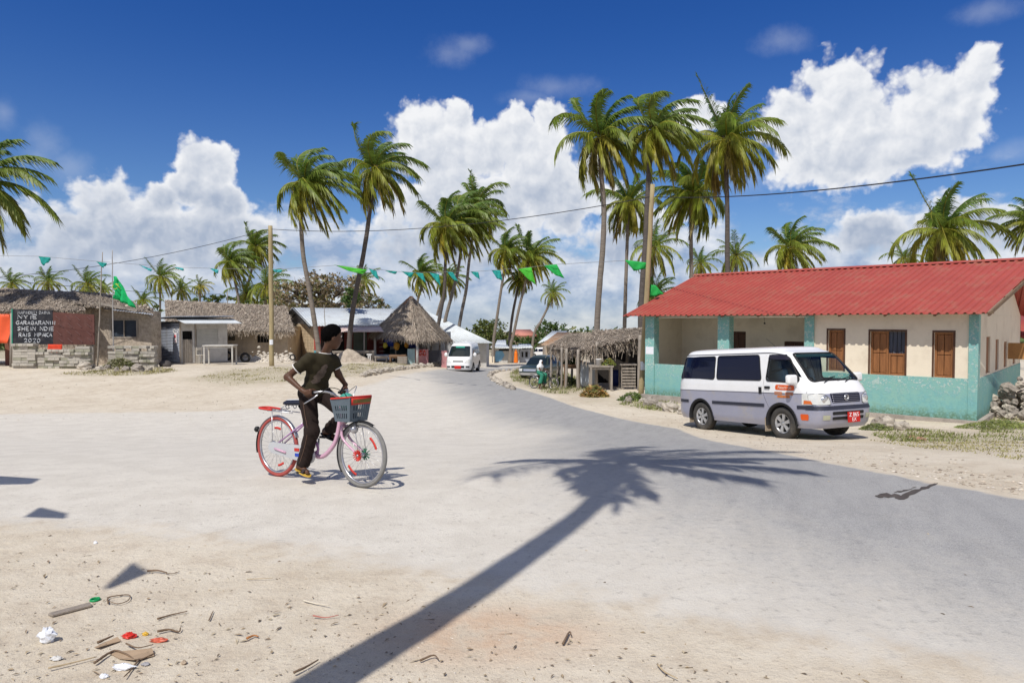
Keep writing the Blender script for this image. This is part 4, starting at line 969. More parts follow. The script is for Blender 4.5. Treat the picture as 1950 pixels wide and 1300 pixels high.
# ---- long thatched house
def long_house():
    Y = 46; o = G(bx(450, Y), Y); r = empty('thatched_house', o, 'long grey thatched mud house behind the tin kiosk and the wooden pole', 'house')
    A = lambda px, py, y=Y: at(px, py, y, o); X = lambda px: bx(px, Y) - o.x; Z = lambda py: bz(py, Y) - o.z
    w = MB(); wins = [(X(433), X(447), Z(648), Z(627)), (X(489), X(512), Z(652), Z(636))]
    wall_boxes(w, X(318), X(548), -.4, Z(622), 0, .25, wins); w.bb((X(548) - .25, .25, -.4), (X(548), 6.5, Z(622))); w.bb((X(318), .25, -.4), (X(318) + .25, 6.5, Z(622)))
    M = Matrix.Translation((X(318), 0, 0)) @ Matrix(((0, 0, 1, 0), (1, 0, 0, 0), (0, 1, 0, 0), (0, 0, 0, 1))); w.prism([(0, Z(622)), (6.5, Z(622)), (3.4, Z(580))], M, .25); w.build('wall', MUD, r)
    for q in wins:
        g = MB(); g.bb((q[0], .16, q[2]), (q[1], .2, q[3])); f = g.build('window', DARK, r); g = MB(); k = (q[1] - q[0]) / 4
        for i in range(1, 4): g.bb((q[0] + k * i - .02, .1, q[2]), (q[0] + k * i + .02, .14, q[3]))
        g.build('bars', OLDW, f)
    b = MB(); thatch_slope(b, A(316, 628, 44.9), A(562, 632, 44.9), A(546, 584, 49.4), A(314, 572, 49.4), 60, 16, .055, 3600, 380, 13, fr=.45)
    thatch_slope(b, A(316, 628, 53.5), A(562, 632, 53.5), A(546, 584, 49.5), A(314, 572, 49.5), 20, 6, .06, 50, 10, 14); b.build('roof', THATCH, r)
    q = MB(); q.bar(A(428, 582, 49.2), A(548, 586, 49.2), .12, .1); q.build('ridge_pole', OLDW, r)
long_house()
def rubble_bank():
    Y = 44.6; b = MB()
    for k in range(520):
        u = random.random(); px = 436 + 124 * u; hh = math.sin(min(1, u * 1.5) * math.pi * .6) * 20; py = 691 - abs(random.gauss(0, .5)) * hh * .8; y = Y - .9 + (691 - py) / 30 * 1.4
        p = P(px, py, y); b.ball(p - G(bx(500, Y), Y), random.uniform(.05, .15), 6, 4, 0, .25, (1, 1, .7))
    o = b.build('rubble_bank', mat('pale rubble', (.52, .47, .40), .95, .3, 3, .4), None, G(bx(500, Y), Y)); tag(o, kind='stuff')
rubble_bank()
RUBBER = mat('black rubber', (.018, .018, .019), .75, .2, 8, .2, dirt=(.12, .11, .1), dirt_amt=.5)
def tyre(px, py, Y, Rr, label):
    p = P(px, py, Y); b = MB(); b.ring((0, 0, 0), (0, 1, .15), Rr, Rr * .3, 28, 8); o = b.build('tyre', RUBBER, None, p); tag(o, label, 'tyre', 'old tyres half sunk by the long house')
tyre(467, 681, 43.3, .26, 'old black tyre half buried in the rubble bank'); tyre(433, 677, 43.6, .24, 'old tyre peeping out beside the white table')
tyre(557, 680, 43.4, .16, 'small dark tyre lying where the rubble bank meets the sand-block wall')

# ---- tin kiosk
def kiosk():
    Y = 40.5; c = P(343, 612, Y); o = G(c.x, Y); rz = R(50); r = empty('tin_kiosk', o, 'small kiosk of corrugated tin with grey boards and a lean-to roof', 'kiosk', None, rz)
    H0 = bz(612, Y) - o.z; W_, D_ = 2.9, 3.1
    b = MB(); corrugated(b, (0, D_, .08), (0, D_, H0 - .1), (0, 0, H0 - .1), (0, 0, .08), .09, .016); q = b.build('side_wall', TINB, r); q.modifiers.new('t', 'SOLIDIFY').thickness = .01
    w = MB(); wall_boxes(w, 0.02, W_, .05, H0, 0, .08, [(.12, .72, .05, 1.95), (.95, 2.3, 1.05, 2.05)]); w.bb((W_ - .08, .08, .05), (W_, D_, H0)); w.bb((0.02, D_ - .08, .05), (W_ - .08, D_, H0)); w.build('front_wall', GREYW, r)
    d = MB(); d.bb((.13, .02, .06), (.71, .06, 1.45))
    for i in range(5): d.bb((.14 + i * .115, .005, .08), (.24 + i * .115, .02, 1.42))
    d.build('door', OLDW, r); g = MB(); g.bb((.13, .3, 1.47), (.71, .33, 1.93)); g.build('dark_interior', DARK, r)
    s = MB()
    for k in range(11): s.bb((.97, -.015 + .01 * (k % 2), 1.06 + k * .09), (2.28, .02, 1.06 + k * .09 + .085))
    s.build('shutter', mat('grey slat shutter', (.42, .42, .40), .7, .15, 3), r)
    t = MB(); corrugated(t, (-.15, -.95, H0 - .12), (W_ + .5, -.95, H0 - .12), (W_ + .4, .1, H0 + .18), (-.3, .1, H0 + .18), .11); q = t.build('awning', TIN, r); q.modifiers.new('t', 'SOLIDIFY').thickness = .01
    t = MB(); corrugated(t, (-.5, -.3, H0 + .30), (W_ + .3, -.3, H0 + .34), (W_ + .3, D_ + .3, H0 + .22), (-.5, D_ + .3, H0 + .18), .11); q = t.build('roof', TINB, r); q.modifiers.new('t', 'SOLIDIFY').thickness = .02
    p = MB(); p.bb((-.06, -.06, 0), (.02, .02, H0)); p.bb((-.04, D_ - .02, 0), (.02, D_ + .04, H0)); p.bb((.86, -.05, 0), (.93, .0, H0)); p.build('frame_posts', OLDW, r)
    n = MB(); n.bb((-.065, .35, 1.25), (-.045, .75, 1.85)); n = n.build('poster', mat('white poster', (.75, .70, .70), .7, .1, 3), r); m = MB(); m.lathe((-.068, .55, 1.62), (-1, 0, 0), [(0, .001), (.11, .001), (.11, 0)], 16); m.box((-.067, .52, 1.36), (.004, .1, .1)); m.build('red_marks', mat('red ink', (.55, .03, .05), .7, .1, 5), n)
    a = MB(); a.ring((-.03, .2, 1.95), (1, .2, 0), .1, .02, 14, 6); a.ring((-.03, .72, 1.95), (1, .2, 0), .1, .02, 14, 6); a.build('hanging_hoops', WHITEP, r)
    ch = MB(); 
    for x in (.85, 1.13):
        for y in (-.5, -.25): ch.bb((x, y, 0), (x + .04, y + .04, .48))
    ch.bb((.83, -.52, .48), (1.19, -.19, .52)); ch.bb((.83, -.22, .52), (.87, -.19, .98)); ch.bb((1.15, -.22, .52), (1.19, -.19, .98)); ch.bb((.87, -.22, .8), (1.15, -.19, .95)); 
    c_ = ch.build('chair', mat('cream chair paint', (.62, .58, .5), .7, .1, 4), None); c_.matrix_world = Matrix.Translation(o) @ Matrix.Rotation(rz, 4, 'Z'); tag(c_, 'small cream wooden chair in front of the tin kiosk door', 'chair')
    st = MB(); st.bb((-.2, -.2, -.25), (W_ + .2, D_ + .2, .05)); st.build('footing', CONC, r)
kiosk()
def table(name, label, px0, px1, top, foot, Y, dep, mats, group=None, rz=0, th=.06, leg=.07, shelf=False):
    x0, x1 = bx(px0, Y), bx(px1, Y); o = G((x0 + x1) / 2, Y); r = empty(name, o, label, 'table', group, rz); h = bz(top, Y) - o.z; w = (x1 - x0) / 2
    b = MB(); n = max(2, int(dep / .2)); 
    for i in range(n): b.bb((-w, dep * i / n + .006, h - th), (w, dep * (i + 1) / n - .006, h))
    b.build('table_top', mats, r)
    f = MB(); f.bb((-w + .1, .06, h - th - .1), (w - .1, .1, h - th - .001)); f.bb((-w + .1, dep - .1, h - th - .1), (w - .1, dep - .06, h - th - .001)); f.build('apron', mats, r)
    for sx in (-1, 1):
        for y in (.06, dep - .06): l = MB(); l.box((sx * (w - .09), y, (h - th) / 2 - .03), (leg, leg, h - th + .06)); l.build('leg', mats, r)
    return r
table('wooden_table', 'white-painted tall wooden table in front of the tin kiosk', 386, 443, 657, 697, 38.9, 1.0, mat('worn white paint', (.50, .48, .44), .8, .2, 5, .2, dirt=(.28, .25, .21), dirt_amt=.7), None, R(8), .07, .075)
b = MB(); b.ball((0, 0, .1), .3, 12, 8, 0, .12, (1.1, .9, .75)); q = b.build('boulder', mat('dark boulder', (.085, .075, .07), .9, .3, 5, .6), None, G(bx(314, 36.8), 36.8)); tag(q, 'dark round boulder on the sand left of the tin kiosk', 'boulder')

# ---- sand-block house with metal roof and shop veranda
def sand_house():
    Y = 46; c = P(601, 612, Y); o = G(c.x, Y); rz = R(33); r = empty('metal_roofed_house', o, 'sand-block house with pale metal gable roof and dark shop veranda', 'house', None, rz)
    E = bz(617, Y) - o.z; Rg = bz(586, 49.3) - o.z; L_, D_ = 8.2, 7.4; V = 1.9
    w = MB(); w.bb((0, V, -.3), (.2, D_, E)); w.bb((0.2, V, -.3), (L_, V + .2, E)); w.bb((L_ - .2, V, -.3), (L_, D_, E)); w.bb((.2, D_ - .2, -.3), (L_ - .2, D_, E)); w.bb((0, 0, -.3), (.2, V, E))
    w.build('wall', SANDBLOCK, r)
    g = MB(); M = Matrix(((0, 0, 1, 0.02), (1, 0, 0, 0), (0, 1, 0, 0), (0, 0, 0, 1))); g.prism([(0, E + .002), (D_, E + .002), (D_ / 2, Rg - .1)], M, .16); g.build('gable', mat('faded plank gable', (.42, .40, .38), .9, .2, 2, .2, 10, stretch=(1, .4, 8)), r)
    rf = MB(); corrugated(rf, (-.55, -.45, E - .12), (L_ + .4, -.45, E - .12), (L_ + .4, D_ / 2, Rg), (-.55, D_ / 2, Rg), .2, .02); corrugated(rf, (-.55, D_ + .5, E - .14), (L_ + .4, D_ + .5, E - .14), (L_ + .4, D_ / 2 + .01, Rg), (-.55, D_ / 2 + .01, Rg), .2, .02); q = rf.build('roof', TIN, r); q.modifiers.new('t', 'SOLIDIFY').thickness = .012
    a = MB(); corrugated(a, (1.2, -1.5, E - .52), (L_ + .4, -1.5, E - .55), (L_ + .4, -.4, E - .14), (1.2, -.4, E - .14), .12, .02); q = a.build('awning', PINKTIN, r); q.modifiers.new('t', 'SOLIDIFY').thickness = .012
    bb_ = MB(); bb_.bar((-.5, -.42, E - .2), (-.5, D_ / 2, Rg - .06), .05, .22); bb_.bar((-.5, D_ / 2, Rg - .06), (-.5, D_ + .45, E - .2), .05, .22); bb_.build('barge_board', mat('black barge board', (.03, .028, .028), .8, .2, 4), r)
    p1 = MB(); p1.bb((-.05, -.08, .75), (.3, .25, E - .1)); p1.build('red_pillar', mat('red pillar paint', (.38, .07, .055), .8, .2, 3, .2), r); p1 = MB(); p1.bb((-.055, -.085, -.3), (.305, .255, .75)); p1.build('pillar_base', mat('blue pillar paint', (.12, .36, .42), .8, .2, 3, .2), r)
    i_ = MB(); i_.bb((.2, V - .04, -.1), (L_ - .2, V - .005, E - .05)); i_.build('shop_front', mat('maroon shop front', (.15, .035, .03), .8, .3, 1.2, .1, dirt=(.05, .09, .09), dirt_amt=.7, dscale=.8), r)
    for xa, xb, m in ((1.6, 2.6, DARK), (3.3, 4.3, mat('grey green door', (.12, .14, .12), .8, .2, 3)), (5.6, 6.5, DARK)): d = MB(); d.bb((xa, V - .08, 0), (xb, V - .042, 2.0)); d.build('door', m, r)
    for x in (2.9, 5.2, 7.6): p = MB(); p.tube([(x, -1.35, -.2), (x, -1.35, E - .52)], .05, 6); p.build('post', OLDW, r)
sand_house()
table('bench', 'long white-edged bench before the dark shop veranda', 634, 712, 668, 690, 45.3, .5, OLDW, None, R(18), .1, .1)

# ---- conical thatched hut
def conical_hut():
    Y = 48.5; o = G(bx(783, Y), Y); r = empty('conical_thatched_hut', o, 'steep pyramid-thatched open hut shop beside the road', 'hut')
    ap = P(783, 566, Y) - o; cor = [P(703, 640, 48.2) - o, P(797, 650, 45.2) - o, P(861, 650, 48.8) - o, P(785, 640, 52.) - o]
    b = MB(); mids = []
    for i in range(4):
        A_, B_ = cor[i], cor[(i + 1) % 4]
        # slightly bulged faces: split each into two halves through a pushed-out middle
        m_ = (A_ + B_) / 2; m_ = m_ + Vector((m_.x, m_.y, 0)).normalized() * .45 + Vector((0, 0, .08))
        for q0, q1, sd in ((A_, m_, 1), (m_, B_, 2)): thatch_slope(b, q0, q1, ap + (q1 - ap) * .02, ap + (q0 - ap) * .02, 14, 18, .07, 800 if i in (0, 1) else 80, 110, 30 + i * 2 + sd, fr=.3, sl=.5)
    b.build('roof', THATCH, r)
    cp = MB(); thatch_slope(cp, ap + Vector((-.45, -.35, -.5)), ap + Vector((.45, -.35, -.5)), ap + Vector((.08, 0, .05)), ap + Vector((-.08, 0, .05)), 8, 5, .05, 120, 60, 51, [(.36, .17, .08), (.30, .15, .08)], .3); thatch_slope(cp, ap + Vector((-.45, .35, -.5)), ap + Vector((.45, .35, -.5)), ap + Vector((.08, 0, .05)), ap + Vector((-.08, 0, .05)), 8, 5, .05, 20, 20, 52, [(.36, .17, .08)], .3); cp.build('roof_cap', THATCH, r)
    gz = -.1
    for c, k in ((cor[0], .86), (cor[1], .84), (cor[2], .86), (cor[3], .8)): p = MB(); p.tube([(c.x * k, c.y * k, -.3), (c.x * k, c.y * k, c.z + .35)], .09, 7, jit=.08); p.build('post', GREYW, r)
    X = lambda px, y=46.5: bx(px, y) - o.x; Zq = lambda py, y=46.5: bz(py, y) - o.z; yq = 46.6 - Y
    LB = mat('pale blue wall paint', (.42, .58, .60), .85, .15, 3, .2); PK = mat('dusty pink wall paint', (.50, .24, .25), .85, .25, 2, .2, dirt=(.32, .2, .2), dirt_amt=.5)
    w = MB(); w.box(((X(776) + X(790)) / 2, yq - .05, (Zq(664) - .3) / 2), (X(790) - X(776), .2, Zq(664) + .3)); w.build('blue_parapet', LB, r)
    w = MB(); w.bb((X(790) + .01, yq - .02, -.3), (X(815), yq + .2, Zq(665))); q = w.build('pink_parapet', PK, r); w = MB(); w.bb((X(839), yq + .3, -.3), (X(850), yq + .5, Zq(668))); w.build('pink_pier', PK, r)
    rd = MB()
    for k in range(2):
        x0 = X(791.5); z0 = Zq(671 + k * 6); kx = (X(812) - x0) / 4.6
        letters(rd, ('KARIBU' if 0 else 'DUKA')[0:4] if k == 0 else 'PAMU', lambda s, t: Vector((x0 + s * kx * 1.15, yq - .03, z0 + t * .16)), .16, .028)
    rd.build('red_writing', mat('red wall paint', (.50, .06, .03), .8, .2, 4), q)
    g = MB(); g.bb((X(815) + .01, yq + .15, .2), (X(838.5), yq + .2, Zq(667))); g.build('gate', mat('dark grey gate', (.045, .045, .055), .6, .2, 3), r)
    bw = MB(); bw.bb((-1.9, 2.2, -.3), (2.6, 2.4, 2.2)); bw.bb((.8, .5, -.3), (1., 2.2, 2.1)); bw.build('back_wall', GREYW, r)
    for xx in (1.3, 1.9): k = MB(); k.tube([(xx, .6, 0), (xx + .1, .55, 1.6)], .07, 6); k.build('post', OLDW, r)
    cl = MB(); cl.grid([[(X(725 + 18 * i / 8), yq + 1.2 + .05 * math.sin(i * 2), Zq(640 + 18 * j / 3) - .1) for i in range(9)] for j in range(4)]); q = cl.build('blue_hanging_cloth', mat('royal blue cloth', (.02, .05, .32), .8, .2, 3), r); q.modifiers.new('t', 'SOLIDIFY').thickness = .01
    cl = MB(); cl.grid([[(X(776 + 15 * i / 6), yq + .5 + .04 * math.sin(i * 2), Zq(650 + 13 * j / 3)) for i in range(7)] for j in range(4)]); q = cl.build('navy_hanging_cloth', mat('navy cloth', (.012, .02, .11), .8, .2, 3), r); q.modifiers.new('t', 'SOLIDIFY').thickness = .01
    sh = MB()
    for k in range(4): sh.bb((X(713), yq + 1.5, .55 + k * .3), (X(723), yq + 1.9, .58 + k * .3))
    sh.build('shelf', OLDW, r)
    ct = MB(); ct.bb((X(712), yq + .6, .3), (X(745), yq + .7, .68)); ct.build('counter', mat('blue white counter', (.30, .36, .46), .8, .4, 7), r)
    sk = MB(); sk.bb((-1.75, 1.2, 0), (-.2, 2.15, .9)); sk.bb((-1.3, 1.6, .9), (-.4, 2.1, 1.7)); sk.build('stacked_goods', mat('dark mixed goods', (.03, .05, .06), .8, .6, 5, .2), r)
    for nm, px, py, s, c in (('yellow_sack', 751, 660, .22, (.55, .28, .04)), ('yellow_sack', 729, 658, .17, (.45, .38, .05)), ('yellow_sack', 770, 658, .16, (.5, .24, .03))):
        k = MB(); p = Vector((X(px), yq + .75, Zq(py))); k.ball(p, s, 10, 8, 0, .12, (1, .7, 1.25)); k.tube([p + Vector((0, 0, s)), (p.x, p.y, 2.2)], .012, 4); q = k.build('hanging_bag', mat('bag ' + str(c[1]), c, .7, .2, 4), None, o); tag(q, {751: 'orange-yellow bag hanging in the middle of the conical hut', 729: 'greenish yellow bag hanging left inside the conical hut', 770: 'dark orange bag hanging by the right post of the conical hut'}[px], 'bag')
conical_hut()
table('wooden_table', 'brown plank table in front of the conical hut', 740, 772, 676, 698, 45.4, .8, BROWNW, None, R(4), .12, .1)
table('wooden_table', 'greyish low table left of the brown one at the conical hut', 712, 738, 678, 697, 45.3, .6, OLDW, None, R(6), .08, .08)
table('stool', 'small pale stool beside the low table at the conical hut', 698, 707, 674, 694, 44.6, .3, WHITEP, None, 0, .06, .05)
b = MB()
for k in range(5): b.bb((-.3, -.2, .02 + k * .1), (.3, -.16, .09 + k * .1)); b.bb((-.3, .16, .02 + k * .1), (.3, .2, .09 + k * .1))
for x in (-.29, .26):
    for y in (-.16, .13): b.bb((x, y, 0), (x + .03, y + .03, .52))
q = b.build('crate', OLDW, None, G(bx(766, 45), 45)); tag(q, 'slatted wooden crate under the brown plank table', 'crate')
b = MB(); m_ = G(bx(655, 44.6), 44.6); rs_ = np.random.RandomState(5); rows = []
for i in range(11):
    rr = 1.75 * (1 - i / 10) ** .8; row = []
    for j in range(24): a = j * math.pi / 12; k = rr * (1 + .16 * math.sin(a * 3 + 1) + rs_.normal() * .06); row.append((k * math.cos(a) * 1.05, k * math.sin(a) * .6, -.15 + 1.0 * (i / 10) ** 1.2 + rs_.normal() * .03))
    rows.append(row)
b.grid(rows, close=True); q = b.build('earth_mound', mat('root earth', (.40, .34, .27), .95, .3, 3, .8, 9, dirt=(.2, .16, .13), dirt_amt=.7), None, m_ + Vector((.25, -.1, 0))); tag(q, kind='structure')

# ---- grey tin hip-roof building past the hut
def hip_house():
    Y = 58; o = G(bx(870, Y), Y); r = empty('tin_roofed_house', o, 'large house with pale blue-grey hipped tin roof right of the conical hut', 'house')
    A = lambda px, py, y=Y: at(px, py, y, o); X = lambda px: bx(px, Y) - o.x
    E = bz(653, Y) - o.z; b = MB(); fl, frr, bl, brr = A(742, 653, 57.2), A(939, 653, 57.2), A(760, 653, 66), A(925, 653, 66); r1, r2 = A(790, 588, 61.5), A(813, 592, 61.5)
    corrugated(b, fl, frr, r2, r1, .3, .02); b.grid([[frr, brr], [r2, r2 + Vector((0, .02, 0))]]); b.grid([[bl, fl], [r1 + Vector((0, .02, 0)), r1]]); b.grid([[brr, bl], [r2, r1]]); q = b.build('roof', TIN, r); q.modifiers.new('t', 'SOLIDIFY').thickness = .02
    w = MB(); wall_boxes(w, X(755), X(926), -.5, E, .3, .5, [(X(838), X(852), -.5, 1.6)]); w.bb((X(926) - .2, .5, -.5), (X(926), 7, E)); w.build('wall', GREYW, r)
    d = MB(); d.bb((X(838), .45, -.4), (X(852), .48, 1.6)); d.build('door', DARK, r)
    k = MB(); k.bar(A(938, 654, 57.3), A(938, 690, 57.3), .1); k.build('post', OLDW, r)
hip_house()
# ================================================================ STALL, POLES, WIRES, FLAGS, DISTANT HOUSES
def thatch_stall():
    Y = 31; o = G(bx(1130, Y), Y); r = empty('thatched_stall', o, 'sagging thatched market stall on crooked poles left of the red-roofed building', 'stall')
    A = lambda px, py, y=Y: at(px, py, y, o)
    b = MB()
    thatch_slope(b, A(1050, 662, 31.5), A(1138, 672, 29.6), A(1150, 636, 32.5), A(1085, 640, 33.5), 26, 10, .10, 1300, 260, 61, fr=.55, sl=.6)
    thatch_slope(b, A(1130, 664, 29.6), A(1228, 645, 30.2), A(1226, 628, 33), A(1128, 634, 32.5), 30, 10, .10, 1300, 300, 62, fr=.6, sl=.6)
    thatch_slope(b, A(1060, 655, 36), A(1228, 640, 36), A(1226, 628, 33), A(1085, 638, 33.5), 20, 6, .08, 200, 60, 63); b.build('roof', THATCH, r)
    for px, t_, bt, y, w in ((1048, 660, 722, 31.5, .055), (1061, 664, 722, 32.6, .05), (1069, 666, 738, 30.3, .05), (1077, 668, 737, 30.2, .06), (1101, 670, 738, 29.9, .07), (1104, 670, 737, 30.6, .06), (1136, 655, 740, 29.6, .075), (1218, 642, 742, 29.4, .09), (1195, 645, 725, 32, .06), (1089, 668, 725, 33.5, .06)):
        p = MB(); q = A(px + random.uniform(-1, 2), t_, y); f = G(bx(px, y), y, -.1) - o; p.tube(spline([f, f.lerp(q, .5) + Vector((random.uniform(-.04, .04), 0, 0)), q + Vector((0, 0, .1))], 4), w, 7, jit=.08); p.build('post', OLDW, r)
    w = MB(); w.bb((A(1142, 0).x, 3.2, -.2), (A(1226, 0).x, 3.35, 1.95)); w.bb((A(1222, 0, 31).x, .5, -.2), (A(1222, 0, 31).x + .1, 3.2, 1.9)); w.build('dark_back_wall', mat('shade-dark boards', (.03, .025, .022), .9, .3, 3, .2), r)  # near-black colour puts the shade under the stall roof into the boards
    bm = MB(); bm.bar(A(1050, 663, 31.4), A(1138, 668, 29.8), .07); bm.bar(A(1136, 660, 29.7), A(1226, 645, 30.3), .08); bm.build('eave_beam', OLDW, r)
    # slatted bin at the right end
    f = MB(); x0, x1 = A(1186, 0, 30).x, A(1214, 0, 30).x
    for k in range(7): f.bb((x0 + .04, -1.06, .12 + k * .13), (x1, -1.03, .2 + k * .13))
    f.bb((x0, -1.02, 0), (x0 + .05, -.97, 1.1)); f.bb((x1 - .05, -1.02, 0), (x1, -.97, 1.1)); f.bb((x0 - .05, -1.1, 1.08), (x1 + .05, -.3, 1.13)); f.bb((x0, -.35, 0), (x0 + .05, -.3, 1.08)); f.bb((x1 - .05, -.35, 0), (x1, -.3, 1.08))
    q = f.build('slatted_bin', OLDW, None, o); tag(q, 'waist-high slatted wooden bin under the right end of the thatched stall', 'bin')
    return o
thatch_stall()
table('wooden_table', 'tall pole-legged table with bucket and greens in front of the thatched stall', 1122, 1169, 696, 738, 29.0, .9, OLDW, None, R(-3), .07, .09)
table('wooden_table', 'long low table in the shade on the left of the thatched stall', 1072, 1120, 694, 735, 30.8, 1.2, BROWNW, None, R(-4), .08, .08)
def bucket():
    Y = 29.3; p = P(1140.5, 696, Y); p.z = bz(696, 29.0); b = MB(); b.lathe((0, 0, 0), (0, 0, 1), [(.001, 0), (.10, 0), (.125, .24), (.135, .245), (.135, .27), (.115, .27), (.10, .02), (.001, .02)], 20); r = b.build('bucket', WHITEP, None, p); tag(r, 'white plastic bucket standing on the pole-legged table', 'bucket')
bucket()
def leaf_heap(name, label, cat, c, rx, ry, h, n, cols, lf, kind=None, seed=3):
    rs = np.random.RandomState(seed); b = MB(); col = []
    for k in range(n):
        a = rs.uniform(0, 6.28); q = rs.rand() ** .6; z = h * (1 - q ** 1.8) * rs.uniform(.3, 1.05); p = Vector((rx * q * math.cos(a), ry * q * math.sin(a), z)); u = Vector((rs.normal(), rs.normal(), rs.normal() * .5)).normalized(); w = u.orthogonal().normalized() * lf * .16; l = lf * rs.uniform(.5, 1.4)
        b.add([p - w, p + u * l * .5, p + w, p - u * l * .5], [(0, 1, 2, 3)]); cc = np.array(cols[rs.randint(len(cols))]) * rs.uniform(.7, 1.3); col += [(*cc, 1)] * 4
    b.col = np.array(col); o = b.build(name, LEAF2, None, c); return tag(o, label, cat)
c = P(1159, 697, 29.3); c.z = bz(696, 29.0); leaf_heap('vegetable_heap', 'heap of green and yellow fruit leaves on the pole-legged table', 'vegetables', c, .3, .25, .28, 260, [(.16, .2, .03), (.3, .24, .05), (.09, .13, .03)], .16)
c = P(1095, 693, 30.8); c.z = bz(693, 30.8); leaf_heap('vegetable_heap', 'dark green heap of leaves on the shaded long table', 'vegetables', c + Vector((0, .6, 0)), .5, .4, .3, 300, [(.05, .09, .02), (.08, .12, .03)], .18, seed=4)
leaf_heap('palm_leaf_pile', 'pile of dry orange-brown palm leaves on the sand before the stall', 'leaf pile', G(bx(1133, 26.5), 26.5), .52, .4, .42, 700, [(.30, .16, .05), (.22, .18, .05), (.14, .15, .04), (.36, .22, .08)], .3, seed=5)
o_ = P(1119, 712, 30.6); b = MB(); b.grid([[(-.45 + .9 * i / 8, .06 * math.sin(i * 2.1), .55 - 1.1 * j / 5 + .02 * math.sin(i)) for i in range(9)] for j in range(6)]); q = b.build('plastic_sheet', mat('pale plastic', (.45, .5, .55), .5, .2, 3), None, o_); q.modifiers.new('t', 'SOLIDIFY').thickness = .008; tag(q, 'pale plastic sheet hung below the long shaded table', 'sheet')
b = MB(); b.lathe((0, 0, 0), (0, 0, 1), [(.001, 0), (.2, 0), (.24, .3), (.24, .62), (.2, .75), (.001, .75)], 18); q = b.build('barrel', mat('dark blue plastic', (.012, .03, .16), .5, .2, 3), None, G(bx(1172, 32), 32)); tag(q, 'dark blue barrel in the shade of the thatched stall', 'barrel')

# ---- poles
def pole(name, label, foot, top, r0, r1, m=POLEW, cat='pole', paper=None):
    f = Vector(foot); t_ = Vector(top); root = empty(name, f, label, cat); b = MB(); n = 14
    pts = [f.lerp(t_, i / n) - f + Vector((random.uniform(-.01, .01), random.uniform(-.01, .01), 0)) for i in range(n + 1)]; b.tube(pts, [r0 + (r1 - r0) * i / n for i in range(n + 1)], 12, jit=.02); b.build('shaft', m, root)
    if paper:
        pz, w, h, dirs = paper; p = MB(); c_ = (t_ - f) * (pz / (t_ - f).z); rr = r0 + .012
        rows = [[(c_.x + rr * math.sin(a) * 1., c_.y - rr * math.cos(a), pz + dz) for a in [(-w + 2 * w * i / 8) + dirs for i in range(9)]] for dz in (0, h)]; p.grid(rows); p.build('paper_notice', MATS['paper'], root)
    return root
Y = 37.5; pole('utility_pole', 'upright wooden utility pole beside the long thatched house', GX(517, Y, -.2), P(515, 430, Y), .135, .115, paper=(1.38, .7, .28, .2))
LPT = P(1243, 351, 26); pole('utility_pole', 'leaning wooden utility pole at the left corner of the red-roofed building', GX(1221, 26.4, -.2), LPT, .11, .085, paper=(1.25, .8, .33, -.1))
THINP = mat('grey thin pole', (.34, .33, .32), .7, .15, 3)
fp = pole('flagpole', 'thin grey flagpole carrying the large green flag', GX(215, 36.6, -.1), P(213.5, 476, 36.6), .035, .022, THINP, 'flagpole')
pole('bent_stick_pole', 'crooked thin pole left of the flagpole by the broken thatch', GX(184, 35.8, -.1), P(195, 480, 35.8), .045, .02, OLDW, 'pole')
pole('thin_stick', 'thin stick rising above the metal roof near the curved palm', GX(622, 45, -.1), P(617, 580, 45), .03, .02, OLDW, 'stick')
pole('thin_stick', 'short stick rising behind the long thatched roof', GX(433, 52, -.1), P(433, 556, 52), .035, .03, OLDW, 'stick')
# ---- cables
CABLE = mat('black cable', (.02, .02, .022), .6, .1, 5, 0)
def cable(label, pts, r=.014, sag=0, grp='overhead cables'):
    pts = [Vector(p) for p in pts]; out = []
    for a, b_ in zip(pts[:-1], pts[1:]):
        for i in range(16): t = i / 16; out.append(a.lerp(b_, t) - Vector((0, 0, 4 * sag * t * (1 - t))))
    out.append(pts[-1]); b = MB(); o = pts[0]; b.tube(sub(out, o), r, 5); q = b.build('overhead_cable', CABLE, None, o); return tag(q, label, 'cable', grp)
PT1 = P(515, 437, 37.5); PT2 = P(1241, 376, 26)
cable('cable from the upright pole to the leaning pole, passing the tall palms', [PT1 + Vector((.1, -.12, 0)), PT2 + Vector((-.1, -.1, 0))], .016, .55)
cable('cable from the leaning pole over the red roof to the right edge', [PT2 + Vector((.1, -.1, 0)), P(2100, 290, 11)], .016, .25)
cable('cable sloping down from the upright pole towards the left edge', [PT1 + Vector((-.1, -.1, 0)), P(-80, 532, 36)], .014, .5)
cable('thin cable low over the thatch at the left edge', [P(-60, 516, 33), P(140, 545, 40), P(420, 560, 60)], .014, .15)
# ---- bunting
FT = [mat('teal pennant cloth', (.02, .30, .27), .8, .15, 6), mat('light aqua pennant cloth', (.06, .40, .42), .8, .15, 6), mat('bright green pennant cloth', (.07, .42, .035), .8, .15, 6), mat('green pennant cloth', (.02, .36, .07), .8, .15, 6)]
def flag(pts, Y, m, label, name='pennant', cat='pennant', group='pennants strung across the road', n=6, wave=.05):
    p = [P(x, y, Y) for x, y in pts]; o = p[0].copy(); A_, B_, C_, D_ = p if len(p) == 4 else (p[0], p[1], p[2], p[2]); rows = []
    for j in range(n + 1):
        v = j / n; rows.append([A_.lerp(B_, i / n).lerp(D_.lerp(C_, i / n), v) - o + Vector((0, wave * math.sin(i * 1.7 + j * 1.1) * (v + .2), 0)) for i in range(n + 1)])
    b = MB(); b.grid(rows); q = b.build(name, m, None, o); q.modifiers.new('cloth', 'SOLIDIFY').thickness = .006; return tag(q, label, cat, group)
